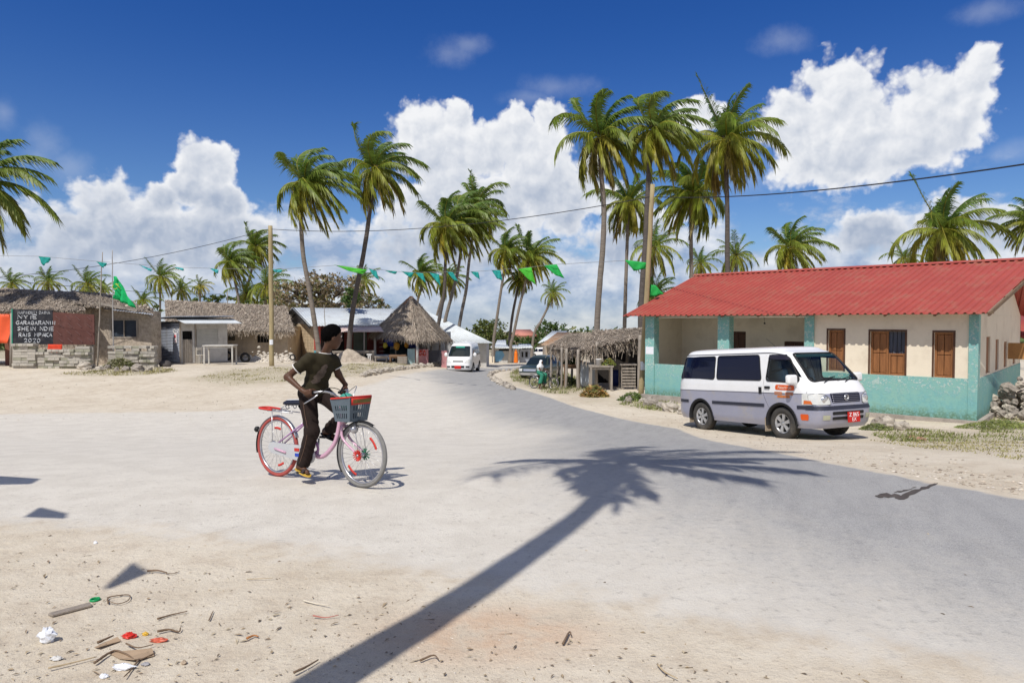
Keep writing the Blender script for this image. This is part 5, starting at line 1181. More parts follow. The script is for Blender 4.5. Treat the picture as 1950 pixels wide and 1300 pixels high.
FL = [((73, 488), (97, 490), (95, 497), (82, 506), 0, 'teal pennant over the painted blackboard'), ((183, 498), (204, 501), (202, 505), (196, 510), 0, 'teal pennant left of the flagpole'), ((263, 503), (290, 513), (287, 517), (280, 513), 1, 'aqua pennant streaming right of the flagpole'),
      ((325, 507), (350, 511), (349, 516), (343, 513), 1, 'narrow aqua pennant beside the full small palm'), ((398, 510), (417, 514), (414, 522), (408, 517), 1, 'aqua pennant over the long thatched roof'), ((518, 512), (538, 514), (535, 519), (524, 518), 1, 'aqua pennant touching the upright wooden pole'),
      ((636, 504), (700, 514), (690, 522), (664, 516), 2, 'long bright green pennant left of the dark curved palm'), ((702, 511), (717, 516), (722, 534), (712, 526), 0, 'teal pennant right of the dark curved palm trunk'), ((733, 515), (757, 517), (753, 522), (742, 519), 0, 'flattened teal pennant over the conical hut, left'),
      ((764, 516), (788, 519), (783, 529), (776, 525), 0, 'teal pennant over the tip of the conical hut'), ((790, 518), (806, 521), (811, 539), (801, 530), 0, 'teal pennant hanging right over the hut tip'), ((818, 519), (836, 522), (839, 545), (828, 532), 0, 'teal pennant between the hut tip and the palm clump'),
      ((850, 516), (863, 519), (873, 537), (864, 533), 0, 'teal pennant before the palm clump trunks'), ((896, 517), (911, 518), (914, 532), (906, 527), 0, 'teal pennant right of the palm clump'), ((936, 514), (953, 515), (957, 534), (946, 530), 0, 'teal pennant left of the slender palms'),
      ((987, 512), (1012, 509), (1020, 542), (1006, 532), 2, 'bright green pennant before the slender palms'), ((1036, 506), (1060, 503), (1075, 530), (1058, 524), 3, 'green pennant right of the slender palms')]
YA, YB = 34., 27.
def yd(px): return YA + (YB - YA) * min(1.1, max(-.1, px / 1240))
for a, b_, c_, d_, m, lb in FL: flag((a, b_, c_, d_), yd(a[0]), FT[m], lb)
flag(((1190, 495), (1232, 500), (1232, 511), (1207, 516)), 26.3, FT[3], 'green pennant reaching the leaning pole, above'); flag(((1237, 542), (1248, 543), (1264, 560), (1237, 566)), 26.3, FT[3], 'green pennant low on the right side of the leaning pole')
spts = [P(-60, 486, YA)] + [P(x, y, yd(x)) for x, y in ((73, 488), (97, 490), (190, 498), (270, 504), (340, 509), (405, 511), (527, 513), (640, 505), (702, 511), (757, 517), (800, 519), (860, 517), (905, 517), (945, 514), (1000, 510), (1048, 504), (1120, 500), (1192, 496), (1238, 498))]
b = MB(); b.tube(sub(spts, spts[0]), .008, 4); q = b.build('bunting_string', mat('grey string', (.2, .2, .2), .8, .1, 5, 0), None, spts[0]); tag(q, 'long string of pennants across the road at roof height', 'string')
# the string nearer the viewer, overhead and behind: only its pennants' shadows reach the picture
kt = 1 / math.tan(SUN_EL)
for (pts, h, lb) in (([(-30, 905), (78, 912), (60, 922), (-30, 924)], 4.3, 'overhead pennant casting the shadow at the left edge of the sand'), ([(46, 985), (76, 966), (128, 978), (126, 988)], 4.4, 'overhead pennant casting the small bow-shaped shadow'), ([(198, 1118), (252, 1070), (285, 1090), (206, 1122)], 4.6, 'overhead pennant casting the diamond shadow among the litter')):
    w = []
    for px, py in pts: g_ = gp(px, py); w.append(Vector((g_.x - SHX * h * kt, g_.y - SHY * h * kt, g_.z + h)))
    o = w[0].copy(); b = MB(); n = 6; b.grid([[w[0].lerp(w[1], i / n).lerp(w[3].lerp(w[2], i / n), j / n) - o for i in range(n + 1)] for j in range(n + 1)]); q = b.build('pennant', FT[0], None, o); q.modifiers.new('cloth', 'SOLIDIFY').thickness = .006; tag(q, lb, 'pennant', 'pennants above the viewer')
def big_flag():
    Y = 36.55; r = flag(((216, 526), (222, 526), (259, 588), (217, 568)), Y, mat('emerald flag cloth', (.01, .42, .13), .8, .12, 4), 'large emerald green flag with yellow emblem hanging from the flagpole', 'flag', 'flag', 'flag', 10, .12); del r['group']
    b = MB(); o = P(216, 526, Y)
    b.tube([P(219 + 3 * math.cos(a) * 1.6, 546 + 4 * math.sin(a), Y - .14) - o for a in [0.4 + i * .42 for i in range(10)]], .02, 5); b.tube([P(221, 540, Y - .14) - o, P(229, 549, Y - .14) - o], .02, 5); b.tube([P(219, 541, Y - .14) - o, P(226, 541, Y - .14) - o], .018, 5); q = b.build('emblem', mat('yellow emblem', (.45, .5, .05), .8, .1, 4), r)
big_flag()

# ---- tin shacks at the bend
def shacks():
    Y = 86; o = G(bx(975, Y), Y); r = empty('tin_shack', o, 'grey shack with blue painted patch and flat tin roof at the road bend', 'shack'); A = lambda px, py, y=Y: at(px, py, y, o); X = lambda px: bx(px, Y) - o.x; Z = lambda py: bz(py, Y) - o.z
    w = MB(); wall_boxes(w, X(939), X(989), -.5, Z(664), 0, .2, []); w.bb((X(989) - .2, .2, -.5), (X(989), 4, Z(664))); w.build('wall', GREYW, r)
    rf = MB(); corrugated(rf, A(934, 661, 85), A(994, 662, 85), A(990, 657, 91), A(938, 656, 91), .3, .03); q = rf.build('roof', TIN, r); q.modifiers.new('t', 'SOLIDIFY').thickness = .12
    d = MB(); slab(d, [A(941, 690, 85.97), A(955, 686, 85.97), A(961, 676, 85.97), (X(957), -.03, Z(668)), A(944, 668, 85.97)], .02); d.build('blue_patch', mat('light blue paint', (.2, .42, .62), .8, .3, 2), r)
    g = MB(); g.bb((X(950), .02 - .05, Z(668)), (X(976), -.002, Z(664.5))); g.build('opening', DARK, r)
    o2 = G(bx(1000, Y), Y); r2 = empty('tin_shack', o2, 'narrow grey shack with two dark windows right of the woman in orange', 'shack'); X2 = lambda px: bx(px, Y) - o2.x; Z2 = lambda py: bz(py, Y) - o2.z
    w = MB(); w.bb((X2(990), .3, -.5), (X2(1010), 4, Z2(665))); w.build('wall', TINB, r2); rf = MB(); corrugated(rf, (X2(988), -.6, Z2(661)), (X2(1014), -.6, Z2(660.5)), (X2(1012), 5, Z2(657)), (X2(988), 5, Z2(657)), .3, .03); q = rf.build('roof', TIN, r2); q.modifiers.new('t', 'SOLIDIFY').thickness = .12
    for a, b_ in ((993.5, 996.5), (1000.5, 1005)): k = MB(); k.bb((X2(a), .25, Z2(680)), (X2(b_), .296, Z2(670))); k.build('window', DARK, r2)
    o3 = G(bx(954, 96), 96); r3 = empty('small_house', o3, 'small house with light tin roof peeping above the shack', 'house'); b = MB(); e0, e1 = P(941, 660, 95) - o3, P(964, 659, 95) - o3; corrugated(b, e0, e1, P(963, 647, 99) - o3, P(947, 647, 99) - o3, .3, .03); q = b.build('roof', TIN, r3); q.modifiers.new('t', 'SOLIDIFY').thickness = .1; b = MB(); b.bb((e0.x + .3, 0, -.5), (e1.x - .3, 4, e0.z)); b.build('wall', GREYW, r3)
    o4 = G(bx(933, 80), 80); b = MB(); slab(b, [P(926, 690, 80) - o4, P(941, 692, 80) - o4, P(941, 679, 80) - o4, P(926, 677, 80) - o4], .3); q = b.build('low_wall', CREAM, None, o4); tag(q, 'low cream garden wall left of the painted shack', 'wall')
    o5 = G(bx(998, 150), 150); r5 = empty('red_tiled_house', o5, 'distant house with salmon tiled hip roof among the trees', 'house'); A5 = lambda px, py, y: P(px, py, y) - o5
    b = MB(); b.grid([[A5(972, 638, 148), A5(1022, 638, 148)], [A5(981, 627, 154), A5(1010, 627, 154)]]); b.grid([[A5(1022, 638, 148), A5(1020, 637, 160)], [A5(1010, 627, 154), A5(1010.1, 627, 154.1)]]); b.grid([[A5(975, 637, 160), A5(972, 638, 148)], [A5(981.1, 627, 154.1), A5(981, 627, 154)]]); q = b.build('roof', mat('salmon roof tiles', (.48, .20, .15), .8, .15, 1), r5); q.modifiers.new('t', 'SOLIDIFY').thickness = .3
    b = MB(); b.bb((A5(976, 0, 148).x, .3, -1), (A5(1019, 0, 148).x, 9, A5(972, 638, 148).z)); b.build('wall', CREAM, r5)
shacks()
def right_houses():
    Y = 62; o = G(bx(1065, Y), Y); r = empty('rusty_roofed_house', o, 'house with rust-streaked tin roof behind the thatched stall', 'house'); A = lambda px, py, y: P(px, py, y) - o
    b = MB(); corrugated(b, A(1030, 656, 60), A(1110, 660, 57), A(1112, 634, 66), A(1062, 632, 68), .25, .03); q = b.build('roof', RUST, r); q.modifiers.new('t', 'SOLIDIFY').thickness = .08
    b = MB(); corrugated(b, A(1024, 653, 66), A(1062, 640, 66), A(1080, 630, 72), A(1052, 630, 72), .25, .03); q = b.build('upper_roof', TIN, r); q.modifiers.new('t', 'SOLIDIFY').thickness = .08
    w = MB(); x0, x1 = A(1040, 0, 62).x, A(1108, 0, 62).x; w.bb((x0, 0, -1), (x1, .25, A(1030, 657, 61).z)); w.bb((x0, .25, -1), (x0 + .25, 6, A(1030, 657, 61).z)); w.build('wall', MUD, r)
    o2 = G(bx(1035, 150), 150); b = MB(); x0, x1 = bx(1018, 150) - o2.x, bx(1062, 150) - o2.x; b.bb((x0, 0, -1), (x1, .4, bz(648, 150) - o2.z)); q = b.build('compound_wall', mat('tan compound wall', (.40, .34, .26), .9, .2, .5), None, o2); tag(q, 'tan compound wall behind the distant white van', 'wall')
right_houses()
# far right: red sheet and rubble heap beside the building
o_ = G(19.5, 25.5); r_ = empty('neighbouring_house', o_, 'neighbouring house with red roof edge behind the right end of the cream building', 'house'); b = MB(); b.bb((0, 0, -.3), (6, .2, 2.3)); b.build('wall', GREYW, r_); b = MB(); b.grid([[(-.5, -.5, 2.2), (6.5, -.5, 2.2)], [(-.5, 2.5, 3.2), (6.5, 2.5, 3.2)]]); q = b.build('roof', REDROOF, r_); q.modifiers.new('t', 'SOLIDIFY').thickness = .05
# ---- rocks
ROCKM = [mat('pale coral rock', (.43, .385, .32), .95, .3, 4, .8, 14, dirt=(.24, .21, .18), dirt_amt=.6), mat('grey coral rock', (.30, .265, .225), .95, .3, 4, .8, 14, dirt=(.16, .14, .12), dirt_amt=.6), mat('reddish rock', (.36, .2, .14), .95, .3, 4, .6)]
RP = []
for i in range(6):
    b = MB(); rs_ = np.random.RandomState(70 + i); vs = []
    b.ball((0, 0, .3), .5, 11, 8, 0, .24, (1, .75 + .2 * rs_.rand(), .62 + .25 * rs_.rand())); b.sm = [False] * len(b.f); RP.append(b.mesh('rock', ROCKM[0] if i % 2 else ROCKM[1]))
def rock(px, py, size, label, group, Y=None, k=None, name='rock', dz=0):
    p = gp(px, py) if Y is None else GX(px, Y); o = D.objects.new(name, RP[random.randrange(6) if k is None else k]); COL.objects.link(o); o.location = p + Vector((0, 0, -.12 * size + dz)); o.scale = (size, size, size); o.rotation_euler = (random.uniform(-.3, .3), random.uniform(-.3, .3), random.uniform(0, 6.28)); return tag(o, label, 'rock', group)
for i in range(30):
    t = i / 29; pts = [(690, 717), (720, 710), (760, 704), (800, 699), (850, 696.5)]; k = min(3, int(t * 4)); f = t * 4 - k; a, b_ = pts[k], pts[k + 1]
    rock(a[0] + (b_[0] - a[0]) * f, a[1] + (b_[1] - a[1]) * f, random.uniform(.3, .55), 'pale stone in the row edging the road before the conical hut', 'stones edging the road on the hut side', k=1)
for i in range(24):
    t = i / 23; pts = [(975, 742), (950, 731), (937, 724), (931, 716), (936, 711), (950, 707), (985, 704)]; k = min(5, int(t * 6)); f = t * 6 - k; a, b_ = pts[k], pts[k + 1]
    rock(a[0] + (b_[0] - a[0]) * f + 2, a[1] + (b_[1] - a[1]) * f, random.uniform(.22, .45), 'small stone in the row round the inner road bend', 'stones edging the inner bend')
for px, py, s in ((1240, 772, .5), (1258, 777, .35), (1275, 783, .55), (1225, 766, .3), (1195, 766, .4), (1300, 788, .4), (1315, 792, .3)): rock(px, py, s, 'rough pale stone below the plinth behind the van', 'stones along the building plinth')
for px, py, s, lb in ((1715, 818, .42, 'round white boulder on the grass in front of the turquoise wall'), (1690, 812, .5, 'rough grey rock beside the round white boulder by the van'), (1672, 812, .4, 'rough rock close to the front bumper of the big van'), (1753, 838, .26, 'flat reddish stone on the dry grass before the cream building'), (1737, 832, .14, 'small pale stone near the flat reddish one')):
    q = rock(px, py, s, lb, None, k=1 if 'white' in lb else 0)
    if 'reddish' in lb: q.data = q.data.copy(); q.data.materials[0] = ROCKM[2]; q.scale.z *= .5
for i in range(110):
    a, q_ = random.uniform(0, 6.28), random.random() ** .5; X_, Y_ = 15.0 + 1.15 * q_ * math.cos(a), 19.9 + 1.2 * q_ * math.sin(a); h = 1.15 * (1 - q_ ** 1.5) * random.uniform(.4, 1); rock((X_ / Y_) * F + CX, 0, random.uniform(.16, .42), 'coral rock in the heap at the right edge beside the cream building', 'heap of coral rocks at the right edge', Y=Y_, dz=h)
for px, py, s in ((165, 703, .7), (190, 706, .45), (205, 703, .4), (222, 707, .35), (240, 706, .4), (262, 707, .6), (283, 706, .4), (176, 700, .35)): rock(px, py, s, 'pale rock on the dry grass at the foot of the coral stone house', 'rocks before the coral stone house')
leaf_heap('bush', 'low straggly bush among rocks in front of the block stacks', 'bush', G(bx(228, 34.8), 34.8), 1.0, .5, .55, 900, [(.16, .16, .06), (.11, .13, .04), (.25, .22, .12)], .16, seed=8)
leaf_heap('bush', 'low green weed clump at the plinth corner by the stall', 'bush', gp(1205, 762), .6, .4, .3, 500, [(.08, .13, .03), (.13, .17, .04)], .14, seed=9)
leaf_heap('bush', 'bright green weed clump below the rock heap at the right edge', 'bush', gp(1905, 815), 1.1, .55, .2, 1300, [(.14, .175, .04), (.2, .22, .06)], .09, seed=10)
leaf_heap('bush', 'green weed clump between the white boulder and the van', 'bush', gp(1668, 818), .4, .3, .16, 500, [(.12, .15, .04), (.17, .18, .06)], .09, seed=12)
leaf_heap('bush', 'green weeds behind the small bicycle beside the stall posts', 'bush', G(bx(1078, 33), 33), .9, .5, .4, 800, [(.10, .15, .03), (.2, .22, .06)], .16, seed=11)
# ================================================================ VEHICLES
WHITE = mat('white car paint', (.78, .78, .77), .3, .03, 3, 0, spec=.5, coat=.6, dirt=(.62, .58, .5), dirt_amt=.12)
SILVER = mat('silver lilac car paint', (.335, .34, .42), .35, .05, 3, 0, metal=.25, spec=.5, coat=.5, dirt=(.42, .38, .33), dirt_amt=.55)
TRIM = mat('dark blue grey plastic trim', (.028, .030, .045), .5, .1, 6, 0)
BLACKP = mat('black plastic', (.014, .014, .015), .55, .1, 6, 0)
CHROME = mat('bright metal', (.65, .65, .66), .22, .05, 6, 0, metal=.9)
ALLOY = mat('alloy wheel metal', (.52, .52, .52), .38, .1, 6, 0, metal=.6, dirt=(.4, .34, .27), dirt_amt=.3)
TYRE = mat('tyre rubber', (.05, .047, .043), .85, .2, 9, .3, 30, dirt=(.17, .15, .12), dirt_amt=.5)
DGLASS = mat('dark tinted glass', (.004, .006, .022), .05, 0, 1, 0, spec=.28)
LAMP = mat('clear headlamp', (.62, .62, .58), .12, .15, 6, 0, spec=.8, coat=1)
AMBER = mat('amber lamp', (.60, .13, .015), .2, .1, 6, 0, coat=.6)
SEATM = mat('pale blue seat cloth', (.32, .40, .44), .9, .1, 6, .1)
DASH = mat('grey dashboard', (.07, .075, .08), .7, .1, 6, .1)
REDPL = mat('red plate', (.55, .02, .015), .5, .05, 6, 0); PLW = mat('plate lettering', (.8, .8, .8), .5, 0, 6, 0)
STICK = mat('orange sticker', (.66, .10, .015), .5, .08, 6, 0); CREAMT = mat('cream lettering', (.8, .72, .6), .5, 0, 6, 0)
MUDF = mat('dusty mudflap', (.33, .27, .2), .9, .2, 6, .1)
def glass_mat():
    m = D.materials.new('clear window glass'); m.use_nodes = True; t = NT(m.node_tree); t.n.clear(); o = t.new('ShaderNodeOutputMaterial'); tr = t.new('ShaderNodeBsdfTransparent'); tr.inputs[0].default_value = (.78, .86, .84, 1)
    gl = t.new('ShaderNodeBsdfGlossy'); gl.inputs['Roughness'].default_value = .02; fr = t.new('ShaderNodeFresnel'); fr.inputs[0].default_value = 1.45; mx = t.new('ShaderNodeMixShader')
    t.link(fr.outputs[0], mx.inputs[0]); t.link(tr.outputs[0], mx.inputs[1]); t.link(gl.outputs[0], mx.inputs[2]); t.link(mx.outputs[0], o.inputs[0]); return m
CGLASS = glass_mat()
def text_mesh(b, s, M, size, depth=.002, mi=0, shear=0.):
    cu = D.curves.new('t', 'FONT'); cu.body = s; cu.size = size; cu.align_x = 'CENTER'; cu.align_y = 'CENTER'; cu.shear = shear; cu.extrude = depth
    o = D.objects.new('t', cu); COL.objects.link(o); dg = bpy.context.evaluated_depsgraph_get(); me = o.evaluated_get(dg).to_mesh()
    b.add([M @ v.co for v in me.vertices], [tuple(p.vertices) for p in me.polygons], mi); o.evaluated_get(dg).to_mesh_clear(); D.objects.remove(o); D.curves.remove(cu)
def pin(x, y, poly):
    r = False; n = len(poly)
    for i in range(n):
        ax, ay = poly[i]; bx_, by_ = poly[(i + 1) % n]
        if (ay > y) != (by_ > y) and x < (bx_ - ax) * (y - ay) / (by_ - ay) + ax: r = not r
    return r
def round_poly(p, r, n=4):
    out = []; k = len(p)
    for i in range(k):
        a, b_, c = (Vector(p[(i + j) % k]) for j in (-1, 0, 1)); d0 = (a - b_); d1 = (c - b_); r_ = min(r, d0.length * .45, d1.length * .45); s0 = b_ + d0.normalized() * r_; s1 = b_ + d1.normalized() * r_
        for q in range(n + 1): t = q / n; out.append(tuple(s0 * (1 - t) ** 2 + b_ * 2 * t * (1 - t) + s1 * t * t))
    return out
class VanShape:
    """x 0 (tail) .. L (nose), y +-half width, z up; outline at each height is a superellipse"""
    def __init__(s, xf, xr, hw, n=6.5): s.xf, s.xr, s.hw, s.n = xf, xr, hw, n
    def I(s, tab, z): return float(np.interp(z, [a for a, _ in tab], [b for _, b in tab]))
    def lim(s, z): return s.I(s.xr, z), s.I(s.xf, z), s.I(s.hw, z)
    def side_y(s, x, z):
        a, b_, w = s.lim(z); m = (a + b_) / 2; h = (b_ - a) / 2; q = min(.9999, abs((x - m) / h)); return w * (1 - q ** (s.n * 1.6)) ** (1 / s.n)
    def front_x(s, y, z):
        a, b_, w = s.lim(z); m = (a + b_) / 2; h = (b_ - a) / 2; q = min(.9999, abs(y / w)); return m + h * (1 - q ** s.n) ** (1 / (s.n * 1.6))
def panel_on(fn, poly, off, step=.05):
    """curved panel: fn(u,v)->point; triangulated fan grid inside poly, offset along its normal"""
    b = MB(); us = [p[0] for p in poly]; vs = [p[1] for p in poly]; bm = bmesh.new(); f = bm.faces.new([bm.verts.new((u, v, 0)) for u, v in poly])
    for ax, lo, hi in ((0, min(us), max(us)), (1, min(vs), max(vs))):
        k = lo + step
        while k < hi - .01:
            pl = [0, 0, 0]; no = [0, 0, 0]; pl[ax] = k; no[ax] = 1; bmesh.ops.bisect_plane(bm, geom=bm.verts[:] + bm.edges[:] + bm.faces[:], plane_co=pl, plane_no=no); k += step
    e = .004
    bm.verts.index_update(); out = []
    for v in bm.verts:
        u, w = v.co.x, v.co.y; p = fn(u, w); n = (fn(u + e, w) - fn(u - e, w)).cross(fn(u, w + e) - fn(u, w - e)); n = n.normalized() if n.length > 1e-12 else Vector((1, 0, 0)); out.append(p + n * off)
    fs = [tuple(v.index for v in f.verts) for f in bm.faces]; bm.free(); b.add(out, fs, 0, True); return b
def wheel(parent, c, side, Rw, w, spokes=6):
    """side -1: outer face towards -y"""
    t = MB(); c = Vector(c); ax = Vector((0, side, 0)); ri = Rw * .60
    t.lathe(c, ax, [(ri, -w * .5), (Rw * .93, -w * .5), (Rw, -w * .36), (Rw, w * .36), (Rw * .985, w * .42), (Rw * .93, w * .5), (ri * 1.06, w * .5), (ri, w * .4), (ri * .97, -w * .4)], 48)
    for i in range(44):
        a = i * math.tau / 44
        for q in (-1, 1): t.box(None, (.02, w * .34, .012), 0, 0, Matrix.Translation(c + Vector((math.cos(a + q * .03) * Rw, q * w * .19, math.sin(a + q * .03) * Rw))) @ Matrix.Rotation(-a + math.pi / 2, 4, 'Y') @ Matrix.Rotation(q * .4, 4, 'Z'))
    T = t.build('tyre', TYRE, parent); r = MB()
    r.lathe(c, ax, [(ri, w * .46), (ri * .93, w * .44), (ri * .88, w * .2), (ri * .86, -w * .3)], 36); r.lathe(c, ax, [(.001, w * .40), (ri * .26, w * .40), (ri * .3, w * .3), (ri * .3, 0)], 18)
    for i in range(spokes):
        a = i * math.tau / spokes + .3
        for q in (-.11, .11):
            p0 = c + Vector((math.cos(a + q * 1.6) * ri * .22, side * w * .36, math.sin(a + q * 1.6) * ri * .22)); p1 = c + Vector((math.cos(a + q) * ri * .92, side * w * .41, math.sin(a + q) * ri * .92)); r.bar(p0, p1, ri * .17, w * .14, up=(0, 1, 0))
    r.build('rim', ALLOY, T); k = MB(); k.lathe(c, ax, [(.001, w * .02), (ri * .9, w * .02), (ri * .9, -w * .1)], 24); k.build('brake_disc', mat('dark brake', (.05, .05, .05), .6, .1, 5, 0), T)
    return T
def build_van(root, sh, spec):
    L = spec['L']; zs = spec['zs']; NS = 46; ring = []; floor = zs[0]
    xr_, xf_, _ = sh.lim(1.); rows = []
    def rowpts(z, k=1., zz=None):
        a, b_, w = sh.lim(z); out = []
        m = (a + b_) / 2; h = (b_ - a) / 2
        xs = []
        for i in range(NS + 1):                                   # along the -y side from tail to nose, clustered at the corners
            q = -math.cos(math.pi * i / NS); q = math.copysign(abs(q) ** .85, q); xs.append(q)
        side = [(m + h * q, -w * (1 - min(.99999, abs(q)) ** (sh.n * 1.6)) ** (1 / sh.n)) for q in xs]
        # exact corner capture: walk the nose and tail by y
        ny = [-.97 + 1.94 * i / 22 for i in range(23)]
        nose = [(m + h * (1 - min(.9999, abs(y)) ** sh.n) ** (1 / (sh.n * 1.6)), w * y) for y in ny]
        tail = [(m - h * (1 - min(.9999, abs(y)) ** sh.n) ** (1 / (sh.n * 1.6)), w * y) for y in ny]
        s2 = [p for p in side if abs(p[1]) > .972 * w * .999]
        pts = s2 + nose + [(x, -y) for x, y in reversed(s2)] + tail[::-1]
        return [Vector((x, y, z if zz is None else zz)) for x, y in pts]
    # constant count: s2 length differs with z, so resample side strip
    def ringz(z):
        a, b_, w = sh.lim(z); m = (a + b_) / 2; h = (b_ - a) / 2; xc = h * (1 - .97 ** sh.n) ** (1 / (sh.n * 1.6)); pts = []
        n_s = 90
        for i in range(n_s + 1): x = -xc + 2 * xc * i / n_s; pts.append((m + x, -sh.side_y(m + x, z)))
        for i in range(1, 30): y = -.97 + 1.94 * i / 30; pts.append((sh.front_x(w * y, z), w * y))
        for i in range(n_s + 1): x = xc - 2 * xc * i / n_s; pts.append((m + x, sh.side_y(m + x, z)))
        for i in range(1, 30): y = .97 - 1.94 * i / 30; pts.append((2 * m - sh.front_x(w * y, z), w * y))
        return [Vector((x, y, z)) for x, y in pts]
    R_ = [ringz(z) for z in zs]; top = R_[-1]; zt = zs[-1]; cx_ = sum(p.x for p in top) / len(top)
    a, b_, w = sh.lim(zt)
    for k, (f, dz) in enumerate(spec['crown']):
        R_.append([Vector((cx_ + (p.x - cx_) * (1 - (1 - f) * .55), p.y * f, zt + dz)) for p in top])
    m = len(top); vs = [v for r in R_ for v in r]; body = MB(); body.v = [tuple(v) for v in vs]
    wheels = spec['wheels']; RA = spec['arch']
    for i in range(len(R_) - 1):
        for j in range(m):
            q = [i * m + j, i * m + (j + 1) % m, (i + 1) * m + (j + 1) % m, (i + 1) * m + j]; c = sum((vs[t] for t in q), Vector()) / 4; aw = abs(c.y) > sh.lim(min(c.z, zt))[2] * .93
            cut = False
            if aw and i < len(zs) - 1:
                for xw, zw in wheels:
                    if (c.x - xw) ** 2 + (c.z - zw) ** 2 < RA * RA: cut = True
                for poly, sides in spec['side_open']:
                    if (c.y < 0 and sides & 1 or c.y > 0 and sides & 2) and pin(c.x, c.z, poly): cut = True
            elif i < len(zs) - 1 and c.x > cx_:
                for poly in spec['front_open']:
                    if pin(c.y, c.z, poly): cut = True
            if cut: continue
            body.f.append(tuple(q)); body.m.append(1 if c.z < spec['belt'] else 0); body.sm.append(True)
    body.f.append(tuple((len(R_) - 1) * m + j for j in range(m))); body.m.append(0); body.sm.append(True)
    B = body.build('body', [spec['upper'], spec['lower']], root)
    u = MB(); w0 = sh.lim(.6)[2] - .16; u.bb((.1, -w0, floor + .02), (L - .35, w0, floor + .16)); 
    for xw, zw in wheels: u.bb((xw - .12, -w0 + .03, floor - .06), (xw + .12, w0 - .03, floor + .02))
    u.build('chassis', BLACKP, root)
    for xw, zw in wheels:
        for s in (-1, 1):
            k = MB(); y = s * (sh.side_y(xw, zw + .3)); a0 = math.asin(max(-1, (floor - zw) / RA)); rows = [[(xw + math.cos(a) * r_, y + s * dy, zw + math.sin(a) * r_) for a in [a0 + (math.pi - 2 * a0) * i / 26 for i in range(27)]] for r_, dy in ((RA + .025, .004), (RA - .012, .014), (RA - .035, -.01), (RA - .04, -.28))]
            k.grid(rows); k.build('wheel_arch', BLACKP, root)
            wheel(root, (xw, s * (sh.side_y(xw, zw + .2) - .125), zw), s, zw, .205)
    return B
def zlist(*segs):
    out = []
    for a, b_, n in segs: out += [a + (b_ - a) * i / n for i in range(n)]
    return out + [segs[-1][1]]
